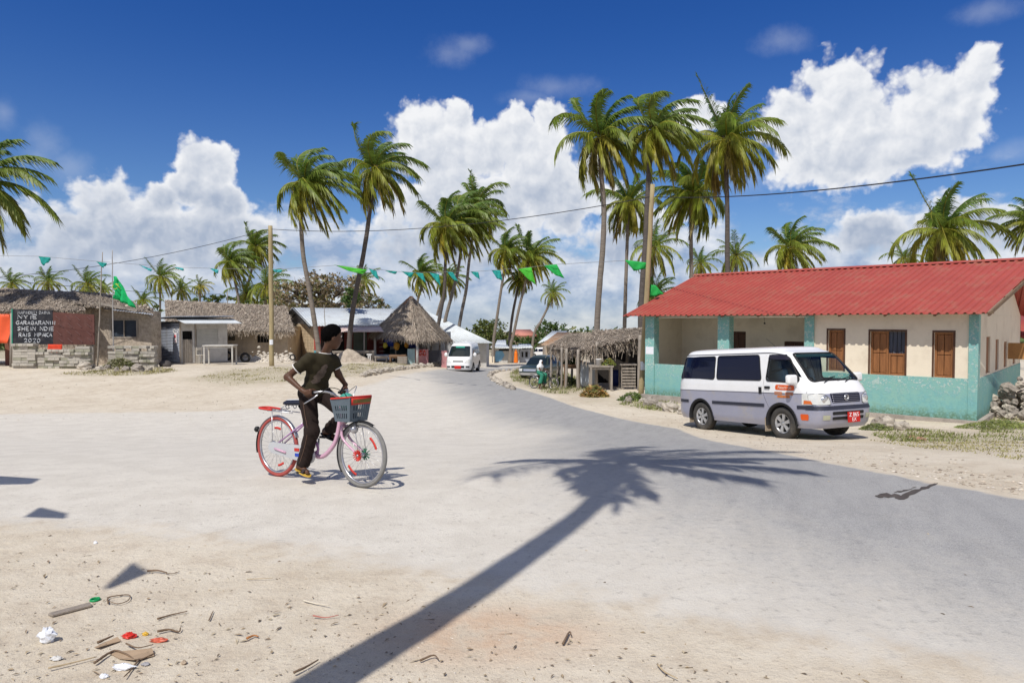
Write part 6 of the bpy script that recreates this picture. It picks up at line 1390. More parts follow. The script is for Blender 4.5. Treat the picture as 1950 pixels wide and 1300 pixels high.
# ---- the big parked van
def big_van():
    th = R(-66); Yr = 16.75; Xr = (1345 - CX) / F * Yr; hd = Vector((math.cos(th), math.sin(th), 0)); rt = Vector((hd.y, -hd.x, 0))
    XW0, WB = 1.02, 2.58; wz = .345
    near_rear = Vector((Xr, Yr, 0)); org = near_rear - hd * XW0 - rt * .72; zg = [terrain(*(org + hd * x + rt * s * .7)[:2]) for x in (XW0, XW0 + WB) for s in (-1, 1)]
    pitch = math.atan2((zg[2] + zg[3] - zg[0] - zg[1]) / 2, WB); o = org.copy(); o.z = (zg[0] + zg[1]) / 2 - math.tan(pitch) * XW0
    r = empty('parked_minibus', o, 'big white minibus with lilac-silver lower half parked before the red-roofed building', 'minibus', None); r.rotation_euler = (0, -pitch, th)
    L = 4.57
    sh = VanShape([(.28, 4.46), (.36, 4.52), (.50, 4.56), (.66, 4.57), (.70, 4.54), (.80, 4.53), (.95, 4.50), (1.06, 4.45), (1.12, 4.41), (1.20, 4.34), (1.5, 4.07), (1.75, 3.82), (1.84, 3.68), (1.90, 3.5)],
                  [(.28, .06), (.45, .0), (1.0, .02), (1.15, .04), (1.5, .12), (1.8, .22), (1.9, .30)],
                  [(.28, .80), (.40, .835), (.7, .845), (1.0, .842), (1.15, .835), (1.5, .79), (1.78, .735), (1.85, .71), (1.9, .675)], 7.)
    wins = [([(.20, 1.27), (1.54, 1.26), (1.52, 1.80), (.36, 1.795)], 'rear'), ([(1.62, 1.26), (3.06, 1.25), (2.94, 1.805), (1.60, 1.805)], 'mid')]
    door = [(3.20, 1.25), (4.03, 1.21), (4.07, 1.28), (3.76, 1.71), (3.64, 1.78), (3.25, 1.79)]
    inset = lambda p, k: [((x - sum(a for a, _ in p) / len(p)) * k + sum(a for a, _ in p) / len(p), (y - sum(b for _, b in p) / len(p)) * k + sum(b for _, b in p) / len(p)) for x, y in p]
    ws = [(-.675, 1.235), (.675, 1.235), (.575, 1.81), (-.575, 1.81)]
    spec = dict(L=L, zs=zlist((.28, .66, 10), (.66, .98, 8), (.98, 1.20, 8), (1.20, 1.80, 24), (1.80, 1.90, 5)), crown=[(.965, .025), (.90, .047), (.8, .062), (.6, .076), (.3, .084), (.1, .086)],
                wheels=[(XW0, wz), (XW0 + WB, wz)], arch=.42, side_open=[(round_poly(inset(door, .95), .06), 3)], front_open=[round_poly(inset(ws, .96), .06)], belt=.98, upper=WHITE, lower=SILVER)
    B = build_van(r, sh, spec)
    S_ = {s: (lambda x, z, s=s: Vector((x, s * sh.side_y(x, z), z))) for s in (-1, 1)}
    Fr = lambda y, z: Vector((sh.front_x(y, z), y, z))
    for s in (-1, 1):
        off = .006 if s == -1 else -.006
        for w, nm in wins:
            p = panel_on(S_[s], round_poly(w, .07), off, .08); q = p.build('side_window', DGLASS, r)
            g = MB(); pts = [S_[s](*c) + Vector((0, s * .008, 0)) for c in round_poly(w, .07)]; g.tube(pts + [pts[0]], .011, 5); g.build('rubber_seal', BLACKP, q)
        p = panel_on(S_[s], round_poly(door, .07), off * .5, .06); q = p.build('door_window', CGLASS, r); g = MB(); pts = [S_[s](*c) + Vector((0, s * .006, 0)) for c in round_poly(door, .07)]; g.tube(pts + [pts[0]], .02, 5); g.build('rubber_seal', BLACKP, q)
        vz = [(3.23, 1.71), (3.78, 1.67), (3.66, 1.785), (3.25, 1.795)]; p = panel_on(S_[s], vz, off * 4, .06); p.build('wind_deflector', mat('smoked plastic', (.02, .018, .03), .2, 0, 5, 0), r)
        # trim strip, belt line, door seams
        for x0, x1 in ((.03, .58), (1.46, 3.14), (4.04, 4.40)):
            p = panel_on(S_[s], [(x0, .675), (x1, .675), (x1, .745), (x0, .745)], off * 2.2, .2); p.build('side_trim', TRIM, r)
        bl = MB(); pts = [S_[s](x, .985) + Vector((0, s * .002, 0)) for x in np.linspace(.05, 4.4, 40)]; bl.tube(pts, .009, 4); bl.build('belt_stripe', mat('grey stripe', (.22, .22, .25), .5, 0, 4, 0), r)
        sm = MB()
        for ln in ([(3.13, 1.8), (3.13, 1.2), (3.12, .95), (3.18, .82), (3.30, .62)], [(3.93, 1.2), (4.12, .95), (4.1, .80)] if 0 else [(4.27, 1.16), (4.25, .96)]): sm.tube([S_[s](*c) + Vector((0, s * .0005, 0)) for c in ln], .0045, 4)
        sm.tube([S_[s](x, 1.845 - .10 * max(0, (x - 3.1) / .7) ** 2) + Vector((0, s * .004, 0)) for x in np.linspace(.35, 3.66, 30)], .011, 5)
        sm.build('panel_seams', mat('seam shadow gap', (.1, .1, .11), .8, 0, 4, 0), r)
        hd_ = MB(); p0 = S_[s](3.24, 1.10); hd_.box(p0 + Vector((0, s * .012, 0)), (.15, .03, .055)); hd_.build('door_handle', BLACKP, r, bevel=.01); hd_ = MB(); hd_.box(S_[s](3.03, 1.03) + Vector((0, s * .008, 0)), (.085, .016, .15)); hd_.build('door_handle', BLACKP, r, bevel=.006)
        mf = MB(); mf.box((3.16, s * .74, .30), (.02, .24, .3)); mf.build('mudflap', MUDF, r); mf = MB(); mf.box((.60, s * .74, .30), (.02, .22, .26)); mf.build('mudflap', MUDF, r)
        mm = MB(); c = S_[s](4.0, 1.22) + Vector((.02, s * .14, .06)); 
        mm.box(c, (.12, .26, .20)); q = mm.build('wing_mirror', WHITE, r, bevel=.05); q.data.polygons.foreach_set('use_smooth', [True] * 6); q.modifiers['bevel'].segments = 5; a = MB(); a.bar(S_[s](4.02, 1.17), c - Vector((0, s * .05, .05)), .05, .08); a.build('mirror_arm', WHITE, q); gl = MB(); gl.lathe(c + Vector((-.068, 0, 0)), (-1, 0, 0), [(.09, 0), (.085, .012), (.001, .012)], 16); gl.build('mirror_glass', DGLASS, q)
        # headlights wrap the corner
        hl = [(s * .44, .765), (s * .80, .765), (s * .80, .985), (s * .60, .99), (s * .47, .915)]; hl = hl if s > 0 else hl[::-1]
        p = panel_on(Fr, round_poly(hl, .05), .008, .04); q = p.build('headlight', LAMP, r); pts = [Fr(*c) + Vector((.01, 0, 0)) for c in round_poly(hl, .05)]; g = MB(); g.tube(pts + [pts[0]], .008, 5); g.build('headlight_rim', mat('grey lamp rim', (.2, .2, .21), .4, 0, 4, 0), q)
        rf = MB(); rf.lathe(Fr(s * .57, .868) + Vector((.0, 0, 0)), (1, 0, 0), [(.085, -.03), (.078, .014), (.05, .016), (.001, .018)], 20); rf.build('lamp_reflector', CHROME, q)
        sl = [(4.16, .765), (4.42, .765), (4.41, .985), (4.22, .995), (4.16, .975)]
        p = panel_on(S_[s], sl if 1 else sl, off * 1.6, .05); c_ = p.build('corner_lamp', LAMP, r); p = panel_on(S_[s], [(4.20, .78), (4.38, .78), (4.35, .845), (4.21, .855)], off * 2.4, .05); p.build('indicator', AMBER, c_)
        fg = [(s * .50, .46), (s * .66, .46), (s * .66, .555), (s * .50, .555)]; fg = fg if s > 0 else fg[::-1]; p = panel_on(Fr, fg, .007, .05); p.build('fog_lamp', mat('fog lamp glass', (.42, .42, .30), .15, .1, 8, 0, coat=.6), r)
        tl = [(s * .62, 1.0), (s * .8, 1.0), (s * .76, 1.4), (s * .6, 1.4)]
    # windscreen
    p = panel_on(Fr, round_poly(ws, .08), .004, .08); q = p.build('windscreen', CGLASS, r); pts = [Fr(*c) + Vector((.006, 0, 0)) for c in round_poly(ws, .08, 6)]; g = MB(); g.tube(pts + [pts[0]], .024, 5); g.build('windscreen_seal', BLACKP, q)
    p = panel_on(Fr, [(-.575, 1.74), (.575, 1.74), (.565, 1.80), (-.565, 1.80)], -.004, .08); p.build('sun_band', mat('dark sun band', (.03, .06, .06), .3, 0, 4, 0), q)
    for y0, y1 in ((-.42, .02), (.18, .62)):
        w_ = MB(); a_, m_, e_ = Fr(y0 - .05, 1.165) + Vector((.02, 0, 0)), Fr((y0 + y1) / 2, 1.275) + Vector((.035, 0, .0)), Fr(y1, 1.25) + Vector((.03, 0, 0)); w_.tube([Fr(y0 + .02, 1.20) + Vector((.012, 0, 0)), m_], .009, 5); w_.tube([Fr(y0 - .16, 1.24) + Vector((.018, 0, 0)), Fr(y1, 1.315) + Vector((.02, 0, 0))], .011, 5); w_.build('wiper', BLACKP, r)
    # grille, bumper details
    gp_ = [(-.40, .795), (.40, .795), (.42, .985), (-.42, .985)]; p = panel_on(Fr, round_poly(gp_, .04), .006, .06); G_ = p.build('grille', mat('dark navy grille', (.015, .016, .035), .4, 0, 4, 0), r)
    br = MB()
    for k in range(5): br.tube([Fr(y, .815 + k * .037) + Vector((.014, 0, 0)) for y in np.linspace(-.385, .385, 14)], .008, 5)
    br.build('grille_bars', mat('grey chrome bars', (.25, .25, .3), .3, 0, 4, 0, metal=.7), G_); em = MB(); em.ring(Fr(0, .893) + Vector((.026, 0, 0)), (1, 0, 0), .058, .009, 24, 6); em.ring(Fr(0, .893) + Vector((.026, 0, 0)), (1, 0, .0), .03, .007, 18, 6); em.build('badge', CHROME, G_)
    p = panel_on(Fr, [(-.82, .66), (.82, .66), (.82, .735), (-.82, .735)], .012, .06); p.build('bumper_strip', TRIM, r)
    for z0, z1 in ((.555, .62), (.455, .515)): p = panel_on(Fr, round_poly([(-.44, z0), (.44, z0), (.44, z1), (-.44, z1)], .025), .007, .06); p.build('bumper_intake', BLACKP, r)
    for s in (-1, 1):
        p = panel_on(S_[s], [(4.20, .66), (4.42, .66), (4.42, .735), (4.20, .735)], (.006 if s < 0 else -.006) * 2.6, .06)
    pl = MB(); pc = Fr(.12, .495) + Vector((.035, 0, 0)); pl.box(pc, (.014, .34, .21)); P_ = pl.build('number_plate', REDPL, r); tx = MB(); MP = Matrix.Translation(pc + Vector((.0085, 0, .045))) @ Matrix(((0, 0, 1, 0), (1, 0, 0, 0), (0, 1, 0, 0), (0, 0, 0, 1))); text_mesh(tx, 'Z 865', MP, .115); text_mesh(tx, 'EX', Matrix.Translation((0, 0, -.095)) @ MP, .105); tx.build('plate_text', PLW, P_)
    # stickers on the driver's door
    dp = lambda x, z: S_[-1](x, z) + Vector((0, -.004, 0))
    p = panel_on(S_[-1], round_poly([(3.46, 1.055), (3.98, 1.045), (3.97, 1.155), (3.47, 1.165)], .045), .005, .08); q = p.build('door_sticker', STICK, r); tx = MB(); MS = Matrix.Translation(dp(3.72, 1.105) + Vector((0, -.005, 0))) @ Matrix(((1, 0, 0, 0), (0, 0, -1, 0), (0, 1, 0, 0), (0, 0, 0, 1))); text_mesh(tx, 'Pakachi Go', MS, .082, .001, 0, .3); tx.build('sticker_text', CREAMT, q)
    for x0, x1, z0, z1 in ((3.44, 3.66, .955, 1.015), (3.74, 3.95, .95, 1.01), (3.52, 3.86, .89, .94)): p = panel_on(S_[-1], round_poly([(x0, z0), (x1, z0), (x1, z1), (x0, z1)], .022), .006, .08); p.build('door_sticker', mat('dull orange sticker', (.52, .17, .05), .5, .3, 18, 0), r)
    p = panel_on(S_[-1], round_poly([(4.12, .45), (4.29, .45), (4.30, .575), (4.11, .575)], .03), .006, .08); p.build('side_sticker', STICK, r)
    # interior
    i_ = MB(); i_.bb((.3, -.70, .5), (4.2, .70, .55)); i_.build('cabin_floor', DASH, r)
    d_ = MB(); d_.grid([[Vector((x, y, z)) for y in np.linspace(-.72, .72, 12)] for x, z in ((4.26, 1.16), (4.1, 1.19), (3.98, 1.16), (3.92, 1.0), (3.96, .6))]); d_.build('dashboard', DASH, r)
    for y in (-.38, .38):
        s_ = MB(); s_.box((3.40, y, .82), (.5, .5, .16)); s_.bar((3.24, y, .86), (3.08, y, 1.42), .48, .13, up=(0, 1, 0)); s_.bar((3.07, y, 1.46), (3.03, y, 1.64), .26, .09, up=(0, 1, 0)); s_.build('front_seat', SEATM, r, bevel=.03)
    sw = MB(); sw.ring((3.84, -.38, 1.16), (-.75, 0, .65), .19, .016, 24, 6); sw.tube([(3.84, -.38, 1.16), (4.0, -.38, 1.0)], .03, 6); sw.build('steering_wheel', BLACKP, r)
    bk = MB(); bk.bb((2.80, -.70, .55), (2.84, .70, 1.3)); bk.build('bulkhead', DASH, r)
    hl = MB(); hl.box((3.2, 0, 1.835), (2.2, 1.2, .01)); 
    im = MB(); im.box(Fr(0, 1.70) + Vector((-.08, 0, 0)), (.03, .2, .06)); im.build('rear_view_mirror', BLACKP, r)
    an = MB(); an.tube([Vector((3.0, -.3, 1.97)), Vector((2.7, -.28, 2.17))], .005, 4); an.build('antenna', BLACKP, r)
big_van()
def small_van(name, label, px, Yv, heading_deg, body=WHITE, plate=True, scale=1.):
    th = R(heading_deg); o = GX(px, Yv); r = empty(name, o, label, 'minivan'); r.rotation_euler = (0, 0, th); r.scale = (scale,) * 3
    L = 4.1; sh = VanShape([(.26, 3.98), (.35, 4.06), (.6, 4.08), (.8, 4.02), (1.0, 3.92), (1.10, 3.80), (1.5, 3.42), (1.78, 3.12), (1.86, 3.0), (1.9, 2.9)], [(.26, .05), (.5, 0), (1.2, .06), (1.8, .22), (1.9, .3)], [(.26, .78), (.5, .835), (1.0, .83), (1.15, .82), (1.5, .77), (1.78, .70), (1.9, .64)], 6.)
    ws = [(-.72, 1.12), (.72, 1.12), (.62, 1.77), (-.62, 1.77)]; door = [(2.35, 1.12), (3.3, 1.1), (3.02, 1.62), (2.4, 1.66)]
    spec = dict(L=L, zs=zlist((.26, 1.1, 14), (1.1, 1.8, 14), (1.8, 1.9, 4)), crown=[(.95, .03), (.8, .055), (.5, .07), (.15, .075)], wheels=[(.78, .32), (3.10, .32)], arch=.39, side_open=[], front_open=[], belt=.0, upper=body, lower=body)
    build_van(r, sh, spec); Fr = lambda y, z: Vector((sh.front_x(y, z), y, z))
    for s in (-1, 1):
        S_ = lambda x, z, s=s: Vector((x, s * sh.side_y(x, z), z)); off = .008 * -s
        for w in (door, [(1.2, 1.14), (2.25, 1.12), (2.25, 1.66), (1.2, 1.68)], [(.25, 1.16), (1.1, 1.14), (1.1, 1.68), (.4, 1.66)]): panel_on(S_, round_poly(w, .07), off, .12).build('side_window', DGLASS, r)
        mm = MB(); c = S_(3.15, 1.18) + Vector((.06, s * .14, .03)); mm.ball(c, .13, 12, 8, 0, 0, (.6, .9, 1.1)); mm.build('wing_mirror', body, r)
        hl = [(s * .40, .72), (s * .79, .74), (s * .79, .93), (s * .5, .90)]; hl = hl if s > 0 else hl[::-1]; panel_on(Fr, round_poly(hl, .05), .01, .06).build('headlight', LAMP, r)
        fg = [(s * .5, .44), (s * .72, .44), (s * .72, .53), (s * .5, .53)]; fg = fg if s > 0 else fg[::-1]; panel_on(Fr, fg, .01, .06).build('fog_lamp', BLACKP, r)
    W_ = panel_on(Fr, round_poly(ws, .08), .008, .1).build('windscreen', mat('dark windscreen', (.012, .018, .018), .08, 0, 1, 0, spec=.7), r)
    panel_on(Fr, [(-.3, 1.66), (.3, 1.66), (.28, 1.75), (-.28, 1.75)], .012, .1).build('sun_strip', mat('green sun strip', (.03, .28, .20), .5, 0, 4, 0), W_)
    panel_on(Fr, round_poly([(-.36, .79), (.36, .79), (.34, .87), (-.34, .87)], .03), .01, .08).build('grille', BLACKP, r); panel_on(Fr, round_poly([(-.42, .42), (.42, .42), (.42, .55), (-.42, .55)], .03), .01, .08).build('bumper_intake', BLACKP, r)
    if plate: k = MB(); k.box(Fr(.0, .46) + Vector((.03, 0, 0)), (.015, .42, .19)); k.build('number_plate', REDPL, r)
    k = MB(); k.tube([Fr(-.6, 1.14) + Vector((.02, 0, 0)), Fr(-.1, 1.2) + Vector((.02, 0, 0))], .012, 4); k.tube([Fr(.0, 1.14) + Vector((.02, 0, 0)), Fr(.5, 1.2) + Vector((.02, 0, 0))], .012, 4); k.build('wiper', BLACKP, r)
    return r
# heading -90 = nose towards the viewer; it turns slightly to its right
o_px = 876
v2 = small_van('oncoming_minivan', 'white minivan driving towards the viewer on the road bend', 894, 47.5, -97)
v3 = small_van('distant_minivan', 'far white minivan parked side-on before the tan wall', 1046, 142, 176, plate=False)
def parked_car():
    o = GX(1052, 41); r = empty('parked_car', o, 'dark green old car parked nose-out behind the posts of the thatched stall', 'car'); r.rotation_euler = (0, 0, R(-112)); r.scale = (.9, .9, .9)
    sh = VanShape([(.25, 4.3), (.5, 4.38), (.75, 4.32), (.80, 4.2), (.86, 3.3), (1.3, 2.7), (1.38, 2.5)], [(.25, .1), (.5, 0), (.85, .05), (.9, .3), (1.3, .95), (1.38, 1.1)], [(.25, .75), (.5, .84), (.8, .82), (.86, .78), (1.3, .60), (1.38, .52)], 6.)
    G_ = mat('dark green car paint', (.035, .05, .045), .3, .1, 3, 0, coat=.5); spec = dict(L=4.3, zs=zlist((.25, .8, 8), (.8, .86, 2), (.86, 1.38, 10)), crown=[(.9, .03), (.5, .05), (.1, .055)], wheels=[(.8, .3), (3.45, .3)], arch=.36, side_open=[], front_open=[], belt=0, upper=G_, lower=G_); build_van(r, sh, spec)
    Fr = lambda y, z: Vector((sh.front_x(y, z), y, z)); panel_on(Fr, [(-.66, .90), (.66, .90), (.54, 1.3), (-.54, 1.3)], .01, .1).build('windscreen', MATS['dark windscreen'], r)
    panel_on(Fr, [(-.8, .33), (.8, .33), (.8, .48), (-.8, .48)], .03, .1).build('bumper', mat('silver bumper', (.5, .5, .5), .4, .1, 4, 0), r); panel_on(Fr, [(-.4, .56), (.4, .56), (.4, .70), (-.4, .70)], .012, .1).build('grille', CHROME, r)
    for s in (-1, 1):
        h = [(s * .48, .55), (s * .76, .55), (s * .76, .71), (s * .48, .71)]; h = h if s > 0 else h[::-1]; panel_on(Fr, h, .012, .08).build('headlight', LAMP, r); S_ = lambda x, z, s=s: Vector((x, s * sh.side_y(x, z), z)); panel_on(S_, [(1.1, .92), (2.95, .92), (2.55, 1.28), (1.25, 1.28)], .01 * -s, .1).build('side_window', DGLASS, r)
parked_car()
# ================================================================ PEOPLE (one continuous surface each) AND BICYCLES
def surface_nets(fn, lo, hi, h):
    lo = np.array(lo, float); hi = np.array(hi, float); n = np.ceil((hi - lo) / h).astype(int) + 1
    ax = [lo[i] + h * np.arange(n[i]) for i in range(3)]; Xg, Yg, Zg = np.meshgrid(*ax, indexing='ij'); Vv = fn(np.stack([Xg, Yg, Zg], -1)); s = Vv < 0
    acc = np.zeros((*(n - 1), 3)); cnt = np.zeros(n - 1)
    offs = [(i, j, k) for i in (0, 1) for j in (0, 1) for k in (0, 1)]
    sl = lambda o: tuple(slice(o[i], n[i] - 1 + o[i]) for i in range(3))
    for a in offs:
        for d in range(3):
            if a[d]: continue
            b_ = list(a); b_[d] = 1; b_ = tuple(b_); va, vb = Vv[sl(a)], Vv[sl(b_)]; c = (va < 0) != (vb < 0); t = np.where(c, va / np.where(c, va - vb, 1), 0)
            for q in range(3): acc[..., q] += np.where(c, a[q] + (t if q == d else 0), 0)
            cnt += c
    act = cnt > 0; idx = -np.ones(n - 1, int); idx[act] = np.arange(act.sum()); cells = np.argwhere(act); P_ = lo + (cells + acc[act] / cnt[act][:, None]) * h; fs = []
    for d in range(3):
        u, w = [(1, 2), (2, 0), (0, 1)][d]; a = [slice(1, n[i] - 1) for i in range(3)]; a[d] = slice(0, n[d] - 1); b_ = list(a); b_[d] = slice(1, n[d]); sa, sb = s[tuple(a)], s[tuple(b_)]; e = np.argwhere(sa != sb); e0 = e.copy()
        for q in range(3):
            if q != d: e0[:, q] += 1
        if not len(e0): continue
        c = []
        for du, dw in ((-1, -1), (0, -1), (0, 0), (-1, 0)): k = e0.copy(); k[:, u] += du; k[:, w] += dw; c.append(idx[k[:, 0], k[:, 1], k[:, 2]])
        q = np.stack(c, 1); fl = ~sa[tuple(e.T)]; q[fl] = q[fl][:, ::-1]; q = q[(q >= 0).all(1)]; fs.append(q)
    return P_, np.concatenate(fs)
def cap(p, a, b, ra, rb, sy=1.):
    a = np.array(a, float); b = np.array(b, float); d = b - a; t = np.clip(((p - a) @ d) / (d @ d + 1e-12), 0, 1); return np.linalg.norm(p - a - t[..., None] * d, axis=-1) - (ra + (rb - ra) * t)
def ell(p, c, r, M=None):
    q = p - np.array(c, float); q = q @ np.array(M).T if M is not None else q; r = np.array(r, float); k0 = np.linalg.norm(q / r, axis=-1); k1 = np.linalg.norm(q / r ** 2, axis=-1); return k0 * (k0 - 1) / np.maximum(k1, 1e-9)
def smin(a, b, k): hh = np.clip(.5 + .5 * (b - a) / k, 0, 1); return b + (a - b) * hh - k * hh * (1 - hh)
def sdf_obj(name, fn, lo, hi, h, m, parent=None):
    v, f = surface_nets(fn, lo, hi, h); me = D.meshes.new(name); me.from_pydata(v.tolist(), [], f.tolist()); me.materials.append(m); me.polygons.foreach_set('use_smooth', [True] * len(me.polygons)); me.update(); o = D.objects.new(name, me); COL.objects.link(o)
    sm = o.modifiers.new('smooth', 'SMOOTH'); sm.factor = .5; sm.iterations = 2
    if parent: o.parent = parent
    return o
SKIN = mat('dark brown skin', (.085, .038, .02), .5, .15, 8, .05, 60, spec=.35); HAIRM = mat('black hair', (.0045, .004, .004), 1., .4, 40, 1., 120, spec=.03)
SHIRT = mat('dark olive brown jersey', (.027, .021, .0085), .85, .12, 9, .1, 60); TROU = mat('dark brown trousers', (.017, .0095, .0075), .9, .25, 7, .4, 30); TRIMW = mat('white piping', (.72, .70, .66), .7, 0, 4, 0)
PINK = mat('pink frame paint', (.60, .36, .47), .3, .08, 5, 0, coat=.5); PURP = mat('mauve frame paint', (.36, .19, .37), .3, .08, 5, 0, coat=.5); STEEL = mat('dull chrome', (.48, .48, .5), .3, .15, 8, 0, metal=.8)
REDP = mat('red plastic', (.52, .035, .025), .5, .15, 8, 0); GREYP = mat('slate grey plastic', (.105, .135, .16), .6, .15, 6, .05); GTYRE = mat('dusty grey tyre', (.20, .195, .185), .9, .2, 8, .2); RTYRE = mat('faded red tyre', (.36, .075, .065), .85, .2, 8, .2); LGREY = mat('light grey chain case', (.46, .47, .48), .45, .1, 5, 0)
YEL = mat('yellow sandal sole', (.52, .33, .05), .8, .2, 9, .1); BLUEP = mat('blue decal', (.02, .06, .4), .5, 0, 4, 0)
BR_, BF_ = G(-2.504, 7.25), G(-1.457, 6.6); BH = math.atan2(BF_.y - BR_.y, BF_.x - BR_.x); BS = .97; WB_ = min(1.27, math.hypot(BF_.x - BR_.x, BF_.y - BR_.y) / BS); BP_ = math.atan2(BF_.z - BR_.z, (BF_ - BR_).length)
BM = Matrix.Translation(BR_ + Vector((0, 0, .006))) @ Matrix.Rotation(BH, 4, 'Z') @ Matrix.Rotation(-BP_, 4, 'Y') @ Matrix.Rotation(R(-2), 4, 'X') @ Matrix.Scale(BS, 4)
def bike_wheel(r, x, m, Rw, name_t='tyre', spokes=32, red=True):
    c = Vector((x, 0, Rw)); b = MB(); b.ring(c, (0, 1, 0), Rw - .021, .021, 56, 8); t = b.build(name_t, m, r); k = MB(); k.ring(c, (0, 1, 0), Rw - .047, .011, 56, 6, sx=1.2); k.build('rim', STEEL, t)
    s = MB()
    for i in range(spokes):
        a = i * math.tau / spokes; a2 = a + (.32 if i % 4 < 2 else -.32); sd_ = .03 if i % 2 else -.03; s.tube([c + Vector((math.cos(a2) * .022, sd_, math.sin(a2) * .022)), c + Vector((math.cos(a), 0, math.sin(a))) * (Rw - .05) - Vector((0, 0, 0))] if 0 else [c + Vector((math.cos(a2) * .022, sd_, math.sin(a2) * .022)), c + Vector((math.cos(a) * (Rw - .05), 0, math.sin(a) * (Rw - .05)))], .0014, 4)
    s.build('spokes', STEEL, t); hb = MB(); hb.tube([c + Vector((0, -.05, 0)), c + Vector((0, .05, 0))], .022, 10); hb.tube([c + Vector((0, -.075, 0)), c + Vector((0, .075, 0))], .008, 8); hb.build('hub', STEEL, t)
    return t
def arrow_reflector(r, x, Rw, a0, a1, rad, y=-.012):
    b = MB(); c = Vector((x, 0, Rw)); n = 10; rows = []
    for i in range(n + 1):
        a = a0 + (a1 - a0) * i / n; w = .017
        f = i / n; w = .028 * (f / .2) if f < .2 else (.028 * (1 - f) / .2 if f > .8 else .012); rows.append([c + Vector((math.cos(a) * (rad + q * w), y, math.sin(a) * (rad + q * w))) for q in (-1, 1)])
    b.grid(rows); o = b.build('spoke_reflector', REDP, r); o.modifiers.new('t', 'SOLIDIFY').thickness = .006
def bicycle():
    r = empty('bicycle', (0, 0, 0), 'pink step-through city bicycle with grey front basket ridden over the sand', 'bicycle'); r.matrix_world = BM; Rw = .33; W_ = WB_; fx = W_
    rw = bike_wheel(r, 0, RTYRE, Rw); fw = bike_wheel(r, fx, GTYRE, Rw)
    for a0, a1 in ((1.75, 1.2), (-.95, -1.45), ): arrow_reflector(r, 0, Rw, a0, a1, .205)
    for a0, a1 in ((1.0, .3), (3.7, 4.4)): arrow_reflector(r, fx, Rw, a0, a1, .215)
    fl = MB()
    for i in range(14): a = i * math.tau / 14; fl.bar((fx + .02 * math.cos(a), -.06, Rw + .02 * math.sin(a)), (fx + .055 * math.cos(a), -.07, Rw + .055 * math.sin(a)), .018, .008)
    fl.build('hub_flower', REDP, r); fl = MB()
    for i in range(10): a = i * math.tau / 10; fl.bar((fx + .02 * math.cos(a), .04, Rw + .02 * math.sin(a)), (fx + .06 * math.cos(a), .05, Rw + .06 * math.sin(a)), .018, .008)
    fl.build('hub_flower', mat('green tinsel', (.02, .2, .1), .5, .2, 9, 0), r)
    for x, a0, a1, m in ((0, R(-8), R(-172) - R(0), STEEL), (fx, R(30), R(-200), LGREY)):
        pass
    def fender(x, a0, a1, m, nm):
        b = MB(); c = Vector((x, 0, Rw)); rows = []
        for i in range(25):
            a = a0 + (a1 - a0) * i / 24; rows.append([c + Vector((math.cos(a) * (Rw + .016 - abs(q) * .012), q * .026, math.sin(a) * (Rw + .016 - abs(q) * .012))) for q in (-1, -.5, 0, .5, 1)])
        b.grid(rows); o = b.build(nm, m, r); o.modifiers.new('t', 'SOLIDIFY').thickness = .003
    fender(0, R(20), R(155), STEEL, 'rear_mudguard'); fender(0, R(150), R(195), BLACKP, 'rear_mudflap'); fender(fx, R(62), R(110), BLACKP, 'front_mudguard'); fender(fx, R(108), R(215), mat('dark grey mudguard', (.09, .09, .09), .5, .1, 4, 0), 'front_mudguard')
    BB = Vector((.57, 0, .285)); st = Vector((.39, 0, .74)); hb, ht = Vector((fx - .25, 0, .60)), Vector((fx - .315, 0, .80))
    f = MB(); f.tube(spline([ht - Vector((-.01, 0, .05)), hb.lerp(ht, .3) + Vector((-.05, 0, -.06)), hb + Vector((-.13, 0, -.17)), Vector((.76, 0, .30)), Vector((.66, 0, .265)), BB], 5), [.024] * 26, 10)
    f.tube([BB, st], .017, 8); f.tube([hb, ht], .021, 10); f.build('frame', PINK, r)
    f2 = MB(); f2.tube([BB - Vector((0, .05, 0)), BB + Vector((0, .05, 0))], .027, 10)
    for s in (-1, 1):
        f2.tube([BB + Vector((-.02, s * .03, 0)), Vector((0, s * .06, Rw))], .011, 7); f2.tube([BB.lerp(st, .72) + Vector((0, s * .015, 0)), Vector((0, s * .06, Rw))], .009, 7)
    f2.tube(spline([BB + Vector((.03, 0, .02)), BB + Vector((.07, 0, .055)), BB + Vector((.035, 0, .135))], 4), .014, 7); f2.build('stays', PURP, r)
    k = MB()
    for s in (-1, 1): k.tube(spline([hb + Vector((.005, s * .035, -.0)), hb + Vector((.03, s * .045, -.12)), Vector((fx, s * .055, Rw))], 5), [.014] * 6 + [.012] * 3 + [.009] * 2, 8)
    k.tube([hb + Vector((.005, -.045, 0)), hb + Vector((.005, .045, 0))], .018, 8); k.build('fork', PINK, r)
    sp = MB(); sp.tube([st, Vector((.345, 0, .79))], .0125, 8); sp.build('seat_post', BLACKP, r)
    sd_ = MB(); rows = []
    for i in range(13):
        t = i / 12; x = .19 + .29 * t; w = .095 * (1 - t) ** .7 + .022; w *= min(1, .55 + t * 5); rows.append([Vector((x, w * math.cos(a), .815 + .012 * t + (.035 if math.sin(a) > 0 else .028) * math.sin(a))) for a in [j * math.tau / 14 for j in range(14)]])
    sd_.grid(rows, close=True); sd_.add(rows[0], [tuple(range(14))]); sd_.add(rows[-1], [tuple(range(13, -1, -1))]); sd = sd_.build('saddle', mat('dark navy saddle', (.012, .014, .03), .45, .2, 6, .05), r); w = MB(); w.grid([[v + Vector((0, 0, .004)) for v in rows[i][2:6]] for i in range(0, 9)]); w.build('saddle_cover', mat('white saddle cover', (.62, .62, .6), .5, .1, 6, 0), sd)
